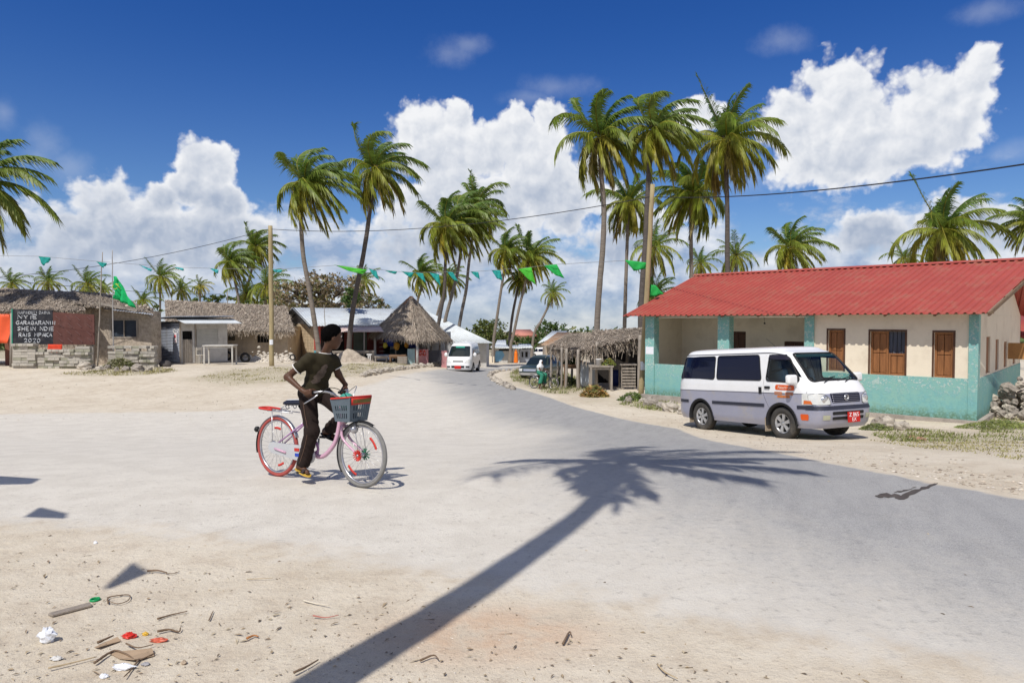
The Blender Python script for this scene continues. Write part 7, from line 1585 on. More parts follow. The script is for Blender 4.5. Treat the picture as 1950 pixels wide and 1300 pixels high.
    for y in (.05, -.05): sg = MB(); sg.ring((.22, y, .775), (1, 0, .3), .022, .005, 12, 5); sg.tube([(.19, y, .79), (.12, y * 1.2, .75), (.14, 0, .74)], .005, 4); sg.build('saddle_spring', STEEL, r)
    rk = MB()
    for s in (-1, 1): rk.tube([(.30, s * .05, .71), (-.05, s * .06, .725), (-.22, s * .06, .735)], .006, 5); rk.tube([(-.02, s * .06, .725), (.0, s * .07, Rw)], .005, 5)
    for x in (.15, .02, -.1): rk.tube([(x, -.055, .72), (x, .055, .72)], .005, 5)
    rk.build('rear_rack', STEEL, r); rc = MB(); rc.tube(spline([(-.02, -.06, .735), (-.14, -.068, .742), (-.245, -.05, .748), (-.245, .05, .748), (-.14, .068, .742), (-.02, .06, .735)], 4), .012, 7); rc.bar((-.05, -.06, .74), (-.22, .06, .745), .012, .012); rc.build('rack_sleeve', REDP, r)
    rl = MB(); rl.lathe((-.345, 0, .50), (-1, 0, .25), [(.001, -.03), (.026, -.02), (.034, .0), (.03, .016), (.001, .02)], 16); rl.build('rear_lamp', BLACKP, r)
    cc = MB(); poly = [(-.05, .045), (.0, .06)] ; up = [(x, .058 + .028 * ss(x / .57)) for x in np.linspace(0, .57, 10)]; lo = [(x, -z) for x, z in up[::-1]]; arc0 = [(-.05 * math.cos(a), .055 * math.sin(a)) for a in np.linspace(-1.2, 1.2, 6)]; arc1 = [(.57 + .088 * math.sin(a), .088 * math.cos(a)) for a in np.linspace(.2, 2.94, 10)]
    dz = (BB.z - Rw) / .57; pl = [(x, z + Rw + dz * x) for x, z in arc0 + up + arc1 + lo]; cc.prism(pl, Matrix(((1, 0, 0, 0), (0, 0, 1, -.085), (0, 1, 0, 0), (0, 0, 0, 1))), .03); C_ = cc.build('chain_case', LGREY, r)
    for x0, m, z0 in ((.37, REDP, .03), (.38, BLUEP, -.025)): q = MB(); q.box((x0 + .04, -.088, Rw + dz * .35 + z0), (.075, .004, .032)); q.build('case_decal', m, C_)
    q = MB(); q.tube([(.06, -.09, Rw - .008), (.24, -.09, Rw - .04)], .012, 6); q.build('case_decal', PINK, C_)
    cr = MB(); cr.tube([BB + Vector((0, -.10, 0)), (.575, -.105, .125)], .011, 7); cr.tube([BB + Vector((0, .06, 0)), (.565, .075, .445)], .011, 7); cr.build('crank', STEEL, r)
    for s, z in ((-1, .118), (1, .452)): p = MB(); p.box((.572, s * .155, z), (.085, .09, .024)); p.build('pedal', BLACKP, r, bevel=.005)
    ks = MB(); ks.tube([(.03, .07, Rw - .03), (-.22, .12, .36), (-.27, .12, .345)], .008, 6); ks.build('kickstand', STEEL, r)
    hdl = MB(); top = ht + Vector((-.02, 0, .085)); hdl.tube([ht, top], .012, 8)
    for s in (-1, 1): hdl.tube(spline([top + Vector((.03, 0, 0)), top + Vector((.045, s * .06, .025)), top + Vector((.0, s * .13, .07)), top + Vector((-.08, s * .2, .075)), top + Vector((-.235, s * .24, .045))], 6), .0115, 8)
    hdl.build('handlebar', STEEL, r)
    for s in (-1, 1):
        g = MB(); g.tube([top + Vector((-.115, s * .215, .070)), top + Vector((-.24, s * .242, .042))], .0155, 10); g.build('grip', BLACKP, r); l = MB(); l.tube(spline([top + Vector((-.07, s * .205, .05)), top + Vector((-.10, s * .24, .015)), top + Vector((-.2, s * .275, -.045))], 4), [.008] * 4 + [.007] * 4 + [.006], 6); l.build('brake_lever', STEEL, r)
        cb = MB(); cb.tube(spline([top + Vector((-.06, s * .205, .055)), top + Vector((.09, s * .17, .12)), top + Vector((.17, s * .05, .03)), hb + Vector((.05, 0, .05))], 6), .004, 5); cb.build('brake_cable', BLACKP if s < 0 else STEEL, r)
    bl = MB(); bl.ball(top + Vector((-.02, -.06, .05)), .025, 10, 6, 0, 0, (1, 1, .7)); bl.build('bell', STEEL, r)
    # basket
    bx0, bz0, bz1 = fx - .245, .67, .895
    tp = [(bx0 - .03, -.17), (bx0 + .235, -.155), (bx0 + .235, .155), (bx0 - .03, .17)]; bt = [(bx0 + .0, -.13), (bx0 + .20, -.125), (bx0 + .20, .125), (bx0 + .0, .13)]; zt = lambda x: bz1 + .02 * (x - bx0) / .24
    w = MB()
    for k in range(4):
        a, b_ = tp[k], tp[(k + 1) % 4]; c, d = bt[k], bt[(k + 1) % 4]; nu, nv = 17, 9; vs = [Vector((c[0] + (d[0] - c[0]) * i / nu, c[1] + (d[1] - c[1]) * i / nu, bz0)).lerp(Vector((a[0] + (b_[0] - a[0]) * i / nu, a[1] + (b_[1] - a[1]) * i / nu, zt(a[0] + (b_[0] - a[0]) * i / nu))), j / nv) for j in range(nv + 1) for i in range(nu + 1)]
        fs = [(j * (nu + 1) + i, j * (nu + 1) + i + 1, (j + 1) * (nu + 1) + i + 1, (j + 1) * (nu + 1) + i) for j in range(nv) for i in range(nu) if not (i % 2 == 1 and j in (1, 2, 4, 5) and 2 < i < nu - 2)]; w.add(vs, fs)
    w.add([(x, y, bz0) for x, y in bt], [(0, 1, 2, 3)]); bk = w.build('basket', GREYP, r); bk.modifiers.new('t', 'SOLIDIFY').thickness = .006
    rm = MB(); pts = [Vector((x, y, zt(x))) for x, y in round_poly(tp, .03)]; rm.tube(pts + [pts[0]], .009, 7); rm.build('basket_rim', REDP, bk)
    sg = MB(); fr_ = lambda u, v: Vector((tp[0][0], tp[0][1], zt(tp[0][0]))).lerp(Vector((tp[1][0], tp[1][1], zt(tp[1][0]))), u).lerp(Vector((bt[0][0] + (bt[1][0] - bt[0][0]) * u, bt[0][1], bz0)), v) + Vector((0, -.006, 0))
    fr2 = lambda u, v: Vector((tp[1][0], tp[1][1], zt(tp[1][0]))).lerp(Vector((tp[2][0], tp[2][1], zt(tp[2][0]))), u).lerp(Vector((bt[1][0], bt[1][1] + (bt[2][1] - bt[1][1]) * u, bz0)), v) + Vector((.008, 0, 0))
    sg.grid([[fr2(u, v) for u in (.04, .5, .96)] for v in (.04, .32)]); s_ = sg.build('basket_sign', REDP, bk); s_.modifiers.new('t', 'SOLIDIFY').thickness = .004; s2 = MB()
    for i in range(12): s2.grid([[fr2(.09 + i * .07, v) + Vector((.012, 0, 0)), fr2(.09 + i * .07 + .055, v) + Vector((.012, 0, 0))] for v in (.09, .26)])
    s2.build('sign_marks', mat('olive sign ink', (.16, .17, .05), .7, .3, 20, 0), s_)
    st_ = MB(); st_.tube([(fx - .06, -.05, bz0), (fx, -.055, Rw + .02)], .004, 5); st_.build('basket_stay', STEEL, r); st_ = MB(); st_.tube([(fx - .06, .05, bz0), (fx, .055, Rw + .02)], .004, 5); st_.build('basket_stay', STEEL, r)
    lm = MB(); lm.lathe((fx - .05, -.06, .585), (1, -.15, -.1), [(.001, -.05), (.03, -.04), (.038, .0), (.036, .02), (.001, .024)], 14); lm.tube([(fx - .05, -.06, .585), (fx - .06, -.02, .60)], .008, 5); lm.build('dynamo_lamp', STEEL, r)
    bb_ = MB(); bb_.ball((0, 0, 0), .085, 16, 10, 0, .0); q = bb_.build('ball', mat('green white ball', (.06, .32, .25), .5, .6, 5, 0), None); q.matrix_world = BM @ Matrix.Translation((bx0 + .03, .0, bz1 - .035)); tag(q, 'green and white ball lying in the bicycle basket', 'ball')
    return top
BTOP = bicycle()
def rider():
    A_ = np.array; fd = A_((.44, .88, -.08)); fd = fd / np.linalg.norm(fd); lf = np.cross((0, 0, 1), fd); lf /= np.linalg.norm(lf); up = np.cross(fd, lf); HM = np.stack([fd, lf, up]); HC = A_((.665, .01, 1.515))
    hp = lambda x, y, z: HC + fd * x + lf * y + up * z
    HIP = {-1: (.47, -.085, .93), 1: (.49, .085, .93)}; KN = {-1: (.575, -.115, .545), 1: (.83, .125, .715)}; AN = {-1: (.455, -.13, .185), 1: (.545, .13, .525)}
    SH = {-1: (.545, -.160, 1.29), 1: (.60, .115, 1.27)}; EL = {-1: (.375, -.275, 1.11), 1: (.63, .19, 1.12)}
    GC = {s: np.array(BTOP) + A_((-.265, s * .226, .058)) for s in (-1, 1)}; WR = {-1: GC[-1] + A_((-.065, -.045, .035)), 1: GC[1] + A_((-.01, .05, .065))}
    def hand(p, s):
        c = GC[s]; g = A_((-.93, s * .16, -.2)); g = g / np.linalg.norm(g); o = A_((0, s, .25)); o = o - g * (o @ g); o /= np.linalg.norm(o); u = np.cross(g, o); u = u if u[2] > 0 else -u
        pt = lambda a, rr, k: c + g * k + (o * math.cos(a) + u * math.sin(a)) * rr
        d = cap(p, pt(.5, .034, -.03), pt(.3, .034, .03), .022, .023); d = smin(d, cap(p, pt(.3, .036, .028), WR[s], .023, .024), .02); d = smin(d, cap(p, pt(-.35, .033, -.03), pt(-.35, .033, .026), .015, .014), .012)
        fing = None
        for k, rf, L in ((-.036, .0092, 2.7), (-.013, .0098, 2.95), (.010, .0094, 2.85), (.032, .0082, 2.5)):
            pts = [pt(-.45 - (L - .45) * t, .033 - .006 * t, k) for t in (0, .33, .66, 1)]
            for i in range(3): e = cap(p, pts[i], pts[i + 1], rf * (1 - .06 * i), rf * (1 - .06 * (i + 1))); fing = e if fing is None else np.minimum(fing, e)
        d = smin(d, fing, .006)
        th = [pt(.9, .034, -.028), pt(1.5, .031, -.045), pt(2.2, .03, -.056)]
        return smin(d, np.minimum(cap(p, th[0], th[1], .0125, .0105), cap(p, th[1], th[2], .0105, .009)), .008)
    def head(p):
        d = ell(p, hp(-.012, 0, .025), (.098, .077, .10), HM); d = smin(d, ell(p, hp(.035, 0, -.045), (.060, .056, .070), HM), .035); d = smin(d, cap(p, hp(.055, 0, -.092), hp(.045, 0, -.075), .024, .03), .03)
        d = smin(d, cap(p, hp(.082, 0, .015), hp(.103, 0, -.022), .009, .0135), .012); d = smin(d, cap(p, hp(.098, -.012, -.024), hp(.098, .012, -.024), .009, .009), .008)
        d = smin(d, cap(p, hp(.088, -.02, -.052), hp(.088, .02, -.052), .0085, .0085), .007); d = smin(d, cap(p, hp(.085, -.016, -.066), hp(.085, .016, -.066), .009, .009), .006); d = smin(d, cap(p, hp(.08, -.03, .034), hp(.08, .03, .034), .012, .012), .015)
        for s in (-1, 1): d = smin(d, ell(p, hp(-.008, s * .077, -.012), (.021, .009, .032), HM), .008); d = np.maximum(d, -(np.linalg.norm(p - hp(.088, s * .031, .018), axis=-1) - .011))
        return d
    def limbs(p):
        d = None
        for s in (-1, 1):
            e = smin(cap(p, SH[s], EL[s], .044, .034), cap(p, EL[s], WR[s], .035, .022), .02); d = e if d is None else np.minimum(d, e)
        return d
    def torso(p, g=0.):
        d = cap(p, (.475, -.05, .93), (.485, .05, .93), .10 + g, .10 + g); d = smin(d, ell(p, (.515, 0, 1.08), (.098 + g, .125 + g, .16 + g)), .06); d = smin(d, ell(p, (.56, 0, 1.22), (.10 + g, .148 + g, .13 + g)), .06); d = smin(d, cap(p, SH[-1], SH[1], .052 + g, .052 + g), .06); return d
    def legs(p, g=0., cut=False):
        d = None
        for s in (-1, 1):
            e = smin(cap(p, HIP[s], KN[s], .078 + g, .055 + g), cap(p, KN[s], AN[s], .052 + g, .036 + g), .03); d = e if d is None else smin(d, e, .03)
        return d
    FT = {-1: ((.405, -.15, .165), (.555, -.165, .128)), 1: ((.465, .15, .505), (.60, .155, .462))}
    def feet(p):
        d = None
        for s in (-1, 1):
            h_, t_ = A_(FT[s][0]), A_(FT[s][1]); e = smin(cap(p, AN[s], h_ + (0.012, 0, .0), .034, .03), cap(p, h_ + A_((.02, 0, .02)), t_, .03, .022), .025)
            for i in range(5): q = t_ + A_((.012 - .006 * abs(i - 1), (i - 2) * .0125 * 1., -.002)); e = smin(e, cap(p, q, q + A_((.026 - .003 * i, 0, -.006)), .0085, .0075), .006)
            d = e if d is None else np.minimum(d, e)
        return d
    def body(p):
        d = smin(torso(p, -.012), legs(p, -.012), .04); d = smin(d, limbs(p), .02); nk = cap(p, (.575, 0, 1.30), hp(-.02, 0, -.07), .05, .045); d = smin(d, nk, .03); d = smin(d, head(p), .025); d = np.minimum(d, feet(p))
        for s in (-1, 1): d = smin(d, hand(p, s), .012)
        return d
    person = sdf_obj('person', body, (.24, -.42, .07), (.98, .42, 1.66), .0062, SKIN); person.matrix_world = BM @ Matrix.Translation((.1, 0, 0)); tag(person, 'boy in dark jersey and brown trousers standing on bicycle pedals, looking back', 'person')
    cuts = {-1: (A_(SH[-1]) * .42 + A_(EL[-1]) * .58, A_(EL[-1]) - A_(SH[-1])), 1: (A_(SH[1]) * .45 + A_(EL[1]) * .55, A_(EL[1]) - A_(SH[1]))}
    def shirt(p):
        d = torso(p, .012)
        for s in (-1, 1):
            c, n = cuts[s]; n = n / np.linalg.norm(n); e = cap(p, SH[s], A_(SH[s]) + (A_(EL[s]) - A_(SH[s])) * .75, .066, .064); e = np.maximum(e, (p - c) @ n); d = smin(d, e, .03)
        d = smin(d, cap(p, (.57, 0, 1.30), (.59, 0, 1.345), .072, .060), .03); w = .006 * np.sin(p[..., 2] * 60 + p[..., 0] * 40 + p[..., 1] * 25); d = d + w * .6
        nq = A_((.12, .02, .99)); d = np.maximum(d, (p - A_((.59, 0, 1.352))) @ nq); d = np.maximum(d, .895 + .02 * np.sin(p[..., 1] * 25) - p[..., 2]); return np.maximum(d, -(smin(torso(p, -.004), cap(p, (.57, 0, 1.28), hp(-.02, 0, -.07), .053, .05), .02)) - 0.0) if 0 else d
    sh_ = sdf_obj('shirt', shirt, (.28, -.36, .86), (.82, .36, 1.42), .007, SHIRT, person)
    tr = MB()
    for s in (-1, 1): c, n = cuts[s]; tr.ring(c + (A_(EL[s]) - A_(SH[s])) * -.015, n, .0655, .0055, 28, 6)
    tr.build('sleeve_piping', TRIMW, sh_); tr = MB(); tr.ring((.592, .002, 1.352), (.12, .02, .99), .0625, .0055, 30, 6); tr.build('collar_piping', TRIMW, sh_)
    pr = MB(); rows = []
    for j in range(9):
        v = j / 8; z = 1.235 - .2 * v; yc = -.045 - .05 * v; wd = .012 + .026 * math.sin(v * 3.0) + (.012 if j % 2 else 0); row = []
        for i in range(5):
            y = yc + wd * (i / 2 - 1); lo_, hi_ = .40, .80
            for _ in range(30):
                m_ = (lo_ + hi_) / 2
                if shirt(A_([[m_, y, z]]))[0] < 0: lo_ = m_
                else: hi_ = m_
            row.append((lo_ + .005, y, z))
        rows.append(row)
    pr.grid(rows); pr.build('jersey_print', mat('faded pale print', (.10, .075, .06), .8, .5, 26, 0), sh_)
    def trousers(p):
        d = None
        for s in (-1, 1):
            end = A_(AN[s]) + (A_(AN[s]) - A_(KN[s])) * .02; e = smin(cap(p, HIP[s], KN[s], .094, .074), cap(p, KN[s], end, .074, .068), .03); n = A_(AN[s]) - A_(KN[s]); n = n / np.linalg.norm(n); e = np.maximum(e, (p - (A_(AN[s]) - n * (.0 if s < 0 else .03))) @ n); d = e if d is None else smin(d, e, .02)
        d = smin(d, cap(p, (.475, -.05, .94), (.485, .05, .94), .104, .104), .04); w = .003 * np.sin(p[..., 2] * 60 + p[..., 0] * 70 + np.sin(p[..., 1] * 45 + p[..., 2] * 23) * 2.5); return np.maximum(d + w, p[..., 2] - .985)
    t_ = sdf_obj('trousers', trousers, (.33, -.25, .12), (.96, .26, 1.02), .007, TROU, person); sm = MB(); sm.tube(spline([(.50, -.172, .88), (.55, -.187, .72), (.588, -.188, .56), (.545, -.19, .38), (.475, -.197, .21)], 6), .004, 5); sm.build('side_seam', mat('lighter brown seam', (.11, .065, .045), .8, .2, 20, 0), t_)
    def hair(p):
        d = ell(p, hp(-.02, 0, .035), (.107, .087, .104), HM); d = np.maximum(d, -((p - hp(.052, 0, .052)) @ (fd * -.75 + up * .66)) - 0.0); q = (p - hp(.03, 0, -.035)) @ (fd * -.35 + up * .94) ; d = np.maximum(d, -((p - hp(-.06, 0, -.045)) @ (up * .86 + fd * -.5)) - .06); return d - .004 * np.sin(p[..., 0] * 170) * np.sin(p[..., 1] * 170) * np.sin(p[..., 2] * 170)
    sdf_obj('hair', hair, HC - .16, HC + .17, .006, HAIRM, person)
    for s in (-1, 1):
        e = MB(); c = hp(.079, s * .031, .018); e.ball(c, .0115, 10, 8); q = e.build('eye', mat('eye white', (.6, .57, .52), .3, 0, 4, 0), person); k = MB(); k.ball(Vector(c) + Vector(fd) * .0075, .0062, 8, 6); k.build('iris', BLACKP, q)
    for s in (-1, 1):
        h_, tt = Vector(FT[s][0]), Vector(FT[s][1]); ax = (tt - h_).normalized(); lt = Vector((0, 1, 0)); nn = ax.cross(lt); nn = nn if nn.z > 0 else -nn; c = h_ - ax * .035 - nn * .034; L = (tt - h_).length + .10; M = Matrix((ax, lt, nn)).transposed().to_4x4(); M.translation = c
        out = [(x * L, .036 * (1.05 - .25 * math.cos(x * 6.28 - .6)) * (1 - max(0, (x - .8) / .2) ** 3 * .7) * (1 - max(0, (.12 - x) / .12) ** 2 * .6)) for x in np.linspace(0, 1, 14)]; so = MB(); so.prism(out + [(x, -y) for x, y in out[::-1]], M, .014); S2 = so.build('sandal', YEL if s < 0 else BLACKP, person)
        stp = MB(); m_ = M @ Vector((L * .62, 0, .014)); rows = [[M @ Vector((L * x, math.cos(a) * .042, .014 + math.sin(a) * .047)) for a in np.linspace(0, math.pi, 12)] for x in (.56, .70)]; stp.grid(rows); stp.build('strap', BLACKP if s > 0 else mat('dark strap', (.03, .02, .02), .7, .1, 6, 0), S2)
rider()
def lean(o):                                              # bend the boy's upper body forward over the bars
    if o.data:
        for v in o.data.vertices: v.co.x += .17 * max(0, v.co.z - 1.0) ** 1.15
    for c in o.children: lean(c)
lean(D.objects['person'])
# ---- child on a small bicycle by the stall
def child():
    X0 = bx(1017, 30.5); z0 = terrain(X0, 30.5); M = Matrix.Translation((X0, 30.5, z0)) @ Matrix.Rotation(R(-38), 4, 'Z') @ Matrix.Rotation(R(-3), 4, 'X') @ Matrix.Scale(.84, 4)
    b = copy_tree(D.objects['bicycle']); b.matrix_world = M; tag(b, 'small dark bicycle stopped at the road edge by the thatched stall', 'bicycle'); dk = mat('dark bike paint', (.04, .04, .05), .4, .1, 5, 0)
    def strip(o):
        for c in list(o.children):
            strip(c)
            if any(k in c.name for k in ('basket', 'sign_', 'hub_flower', 'spoke_reflector', 'case_decal', 'dynamo', 'chain_case')): D.objects.remove(c); continue
            if c.data and c.data.materials and c.data.materials[0] in (PINK, PURP, RTYRE, REDP, GTYRE): c.data = c.data.copy(); c.data.materials[0] = TYRE if c.data.materials[0] in (RTYRE, GTYRE) else dk
    strip(b)
    A_ = np.array
    def body(p):
        d = ell(p, (.42, 0, 1.40), (.085, .075, .11)); d = smin(d, cap(p, (.38, 0, 1.22), (.41, 0, 1.33), .05, .045), .02); d = smin(d, cap(p, (.33, -.03, .9), (.37, 0, 1.18), .11, .10), .04)
        for s in (-1, 1):
            d = smin(d, cap(p, (.37, s * .13, 1.2), (.5, s * .22, 1.03), .04, .034), .02); d = smin(d, cap(p, (.5, s * .22, 1.03), (.70, s * .26, .97), .034, .026), .02)
            d = smin(d, cap(p, (.70, s * .26, .98), (.76, s * .27, .965), .03, .024), .01)
            for i in range(5): d = smin(d, cap(p, (.72 + .012 * i, s * .285, .965), (.72 + .012 * i, s * .275, .925), .009, .008), .005)
            d = smin(d, cap(p, (.34, s * .09, .86), (.62, s * .12, .74), .08, .06), .03); d = smin(d, cap(p, (.62, s * .12, .74), (.50, s * .2, .10), .055, .04), .03); d = smin(d, cap(p, (.48, s * .2, .05), (.64, s * .2, .03), .035, .03), .02)
        return smin(d, cap(p, (.50, 0, 1.40), (.515, 0, 1.375), .012, .014), .01)
    pr = sdf_obj('person', body, (.1, -.4, -.05), (.9, .4, 1.6), .014, SKIN); pr.matrix_world = M; tag(pr, 'child in white headscarf and green skirt astride the small bicycle by the stall', 'person')
    wh = mat('white headscarf', (.74, .74, .74), .85, .06, 6, .1)
    def scarf(p): d = smin(ell(p, (.405, 0, 1.41), (.105, .095, .13)), cap(p, (.36, -.07, 1.16), (.36, .07, 1.16), .15, .15), .12); d = smin(d, cap(p, (.35, 0, .95), (.36, 0, 1.1), .14, .13), .05); return np.maximum(np.maximum(d, -ell(p, (.50, 0, 1.40), (.07, .06, .085))), .84 - p[..., 2])
    sdf_obj('headscarf', scarf, (.1, -.35, .8), (.6, .35, 1.6), .016, wh, pr)
    def skirt(p):
        d = cap(p, (.33, 0, .9), (.36, 0, .86), .15, .16)
        for s in (-1, 1): d = smin(d, cap(p, (.34, s * .09, .86), (.62, s * .12, .74), .11, .10), .05); d = smin(d, cap(p, (.62, s * .12, .74), (.53, s * .2, .32), .10, .11), .05)
        return np.maximum(d, .30 - p[..., 2])
    sdf_obj('skirt', skirt, (.1, -.4, .25), (.85, .4, 1.1), .016, mat('green skirt', (.03, .19, .12), .85, .15, 6, .1), pr)
child()
def woman():
    o = G(bx(982.5, 83), 83)
    def body(p):
        d = ell(p, (0, -.02, 1.50), (.08, .095, .12)); d = smin(d, cap(p, (0, 0, 1.3), (0, 0, 1.42), .05, .045), .02); d = smin(d, cap(p, (0, 0, .8), (0, 0, 1.25), .13, .14), .05)
        for s in (-1, 1): d = smin(d, cap(p, (s * .16, 0, 1.28), (s * .22, .02, 1.0), .045, .038), .03); d = smin(d, cap(p, (s * .22, .02, 1.0), (s * .2, -.08, .78), .035, .028), .02); d = smin(d, cap(p, (s * .2, -.08, .78), (s * .2, -.1, .68), .03, .022), .02); d = smin(d, cap(p, (s * .08, 0, .8), (s * .08, 0, .08), .08, .045), .03); d = smin(d, cap(p, (s * .08, .02, .04), (s * .08, -.16, .03), .04, .03), .02)
        return d
    pr = sdf_obj('person', body, (-.4, -.3, -.05), (.4, .3, 1.7), .03, SKIN); pr.location = o; tag(pr, 'woman in bright orange robe and headscarf standing at the shack wall', 'person')
    OR = mat('orange robe', (.75, .19, .015), .85, .25, 7, .2, dirt=(.5, .06, .02), dirt_amt=.8, dscale=9)
    def robe(p): d = cap(p, (0, 0, .12), (0, 0, 1.25), .27, .20); d = smin(d, ell(p, (0, .02, 1.50), (.12, .13, .15)), .12); return np.maximum(np.maximum(d, -ell(p, (0, -.14, 1.49), (.07, .08, .09))), .06 - p[..., 2])
    sdf_obj('robe', robe, (-.4, -.4, 0), (.4, .4, 1.75), .035, OR, pr)
woman()

# ================================================================ LITTER, PEBBLES, STAIN
def pebbles(name, n, seed, cols, smin_, smax, region):
    rs = np.random.RandomState(seed); b = MB(); col = []; m = 0
    while m < n:
        px, py = region(rs); q = gp(px, py); m += 1; s = smin_ + (smax - smin_) * rs.rand() ** 3; n0 = len(b.v); c = np.array(cols[rs.randint(len(cols))]) * rs.uniform(.7, 1.2)
        M = Matrix.Translation(q + Vector((0, 0, s * .2))) @ Matrix.Rotation(rs.uniform(0, 6.28), 4, 'Z'); k = [1 + rs.normal() * .15 for _ in range(6)]
        vs = [(s * k[0], 0, 0), (-s * k[1], 0, 0), (0, s * .7 * k[2], 0), (0, -s * .7 * k[3], 0), (0, 0, s * .38 * k[4]), (0, 0, -s * .5)]
        b.add([M @ Vector(v) for v in vs], [(0, 2, 4), (2, 1, 4), (1, 3, 4), (3, 0, 4), (2, 0, 5), (1, 2, 5), (3, 1, 5), (0, 3, 5)]); col += [(*c, 1)] * 6
    b.col = np.array(col); tag(b.build(name, MATS['blade']), kind='stuff')
def low_region(rs):
    while True:
        px = rs.uniform(-40, 1990); py = 1020 + 300 * rs.rand() ** .8; lim = np.interp(px, [0, 380, 800, 1300, 1500, 1990], [1010, 1050, 1130, 1235, 1290, 1330])
        if py > lim - 18 or rs.rand() < .02: return px, py
PCOL = [(.44, .37, .29), (.36, .30, .235), (.52, .45, .36), (.26, .215, .17), (.58, .53, .46), (.5, .43, .34)]
pebbles('pebbles', 2300, 41, PCOL, .002, .009, low_region)
pebbles('pebbles', 1100, 42, PCOL, .002, .007, lambda rs: (rs.uniform(-20, 1970), rs.uniform(800, 1300)))
pebbles('pebbles', 1500, 43, PCOL + [(.15, .13, .1)], .006, .035, lambda rs: (rs.uniform(-20, 700), rs.uniform(700, 800)))
pebbles('pebbles', 1700, 44, PCOL, .006, .03, lambda rs: (lambda px: (px, np.interp(px, [950, 1060, 1180, 1298, 1456, 1600, 1775, 1950], [722, 757, 793, 814, 853, 880, 912, 942]) - abs(rs.normal()) * 22 + 2))(rs.uniform(960, 1960)))
def scraps():                                             # dry leaf and straw fragments, uncountable
    rs = np.random.RandomState(9); b = MB(); col = []
    for k in range(480):
        px, py = low_region(rs) if k < 400 else (rs.uniform(0, 1900), rs.uniform(800, 1250)); q = gp(px, py) + Vector((0, 0, .004)); a = rs.uniform(0, 6.28); L = rs.uniform(.006, .035) * (1 if k % 9 else 2.2); w = rs.uniform(.0012, .006); d = Vector((math.cos(a), math.sin(a), rs.uniform(-.05, .25))); s = Vector((-math.sin(a), math.cos(a), rs.uniform(-.3, .3))) * w
        b.add([q - s, q + d * L * .5 - s * 1.4 + Vector((0, 0, .003)), q + d * L, q + d * L * .5 + s * 1.4 + Vector((0, 0, .004))], [(0, 1, 2, 3)]); c = np.array([(.28, .21, .14), (.36, .28, .18), (.19, .145, .10), (.44, .37, .26)][rs.randint(4)]) * rs.uniform(.7, 1.2); col += [(*c, 1)] * 4
    b.col = np.array(col); tag(b.build('leaf_litter', MATS['blade']), kind='stuff')
scraps()
def lift(px, py, dz=.0): q = gp(px, py); q.z += dz; return q
def twig(label, pts, r0, m=None, name='twig', lift_=.008):
    ps = [lift(px, py, lift_ + random.uniform(0, .012)) for px, py in pts]; o = ps[0]; sp = spline(sub(ps, o), 5); b = MB(); n = len(sp); b.tube(sp, [r0 * (1 - .6 * i / n) for i in range(n)], 6, jit=.15); return tag(b.build(name, m or mat('dry brown twig', (.17, .115, .075), .9, .3, 30, .2), None, o), label, 'twig')
def crumple(name, label, cat, px, py, sx, sy, sz, m, seed):
    rs = np.random.RandomState(seed); b = MB(); b.ball((0, 0, sz * .8), 1, 14, 9, 0, 0); vs = [Vector(v) for v in b.v]; b.v = [(v.x * sx * (1 + rs.normal() * .16), v.y * sy * (1 + rs.normal() * .16), max(-.002, (v.z - sz * .8) * sz * (1 + rs.normal() * .2) + sz * .8)) for v in vs]; b.sm = [False] * len(b.f)
    return tag(b.build(name, m, None, lift(px, py)), label, cat)
WPAP = mat('crumpled white plastic', (.72, .74, .78), .4, .08, 20, .1); KRAFT = mat('brown card', (.36, .26, .17), .85, .15, 12, .1)
crumple('plastic_wad', 'crumpled silvery white plastic wad on the sand, bottom left', 'litter', 90, 1222, .038, .03, .036, WPAP, 1)
crumple('paper_wad', 'flattened white paper wad beside the brown twigs', 'litter', 234, 1274, .042, .02, .014, WPAP, 2)
crumple('paper_scrap', 'small grey-white paper scrap below the plastic wad', 'litter', 108, 1256, .026, .013, .01, mat('greyish paper', (.55, .54, .52), .8, .15, 20, .1), 3)
crumple('paper_scrap', 'tiny white paper scrap at the bottom edge of the sand', 'litter', 198, 1290, .018, .012, .01, WPAP, 4)
crumple('paper_scrap', 'small white paper scrap far up on the sand under the pennant shadow row', 'litter', 182, 1036, .014, .01, .012, WPAP, 5)
crumple('stone', 'round tan stone lying right of the twigs', 'stone', 350, 1264, .013, .012, .010, mat('tan stone', (.42, .33, .24), .9, .2, 12, .2), 6)
crumple('stone', 'flat grey stone beside the white paper wad', 'stone', 277, 1266, .019, .014, .007, mat('grey stone', (.33, .32, .33), .9, .2, 12, .2), 7)
crumple('red_wrapper', 'torn bright red wrapper in the litter pile', 'litter', 246, 1214, .034, .02, .014, mat('red foil wrapper', (.55, .03, .02), .35, .2, 20, .1), 8)
crumple('red_wrapper', 'faded red and yellow wrapper right of the bright red one', 'litter', 302, 1221, .040, .017, .010, mat('faded red wrapper', (.52, .11, .06), .4, .5, 14, .1), 9)
crumple('yellow_wrapper', 'yellow scrap between the two red wrappers', 'litter', 277, 1209, .015, .01, .009, mat('yellow wrapper', (.62, .38, .04), .4, .2, 20, .1), 10)
b = MB(); b.ring((0, 0, .006), (0, 0, 1), .022, .006, 24, 6, sx=1.2); b.lathe((0, 0, 0), (0, 0, 1), [(.001, .004), (.02, .004), (.02, .002)], 20); tag(b.build('bottle_cap', mat('green bottle cap', (.01, .26, .08), .4, .1, 10, 0), None, lift(181, 1143)), 'green plastic bottle cap lying on the sand', 'bottle cap')
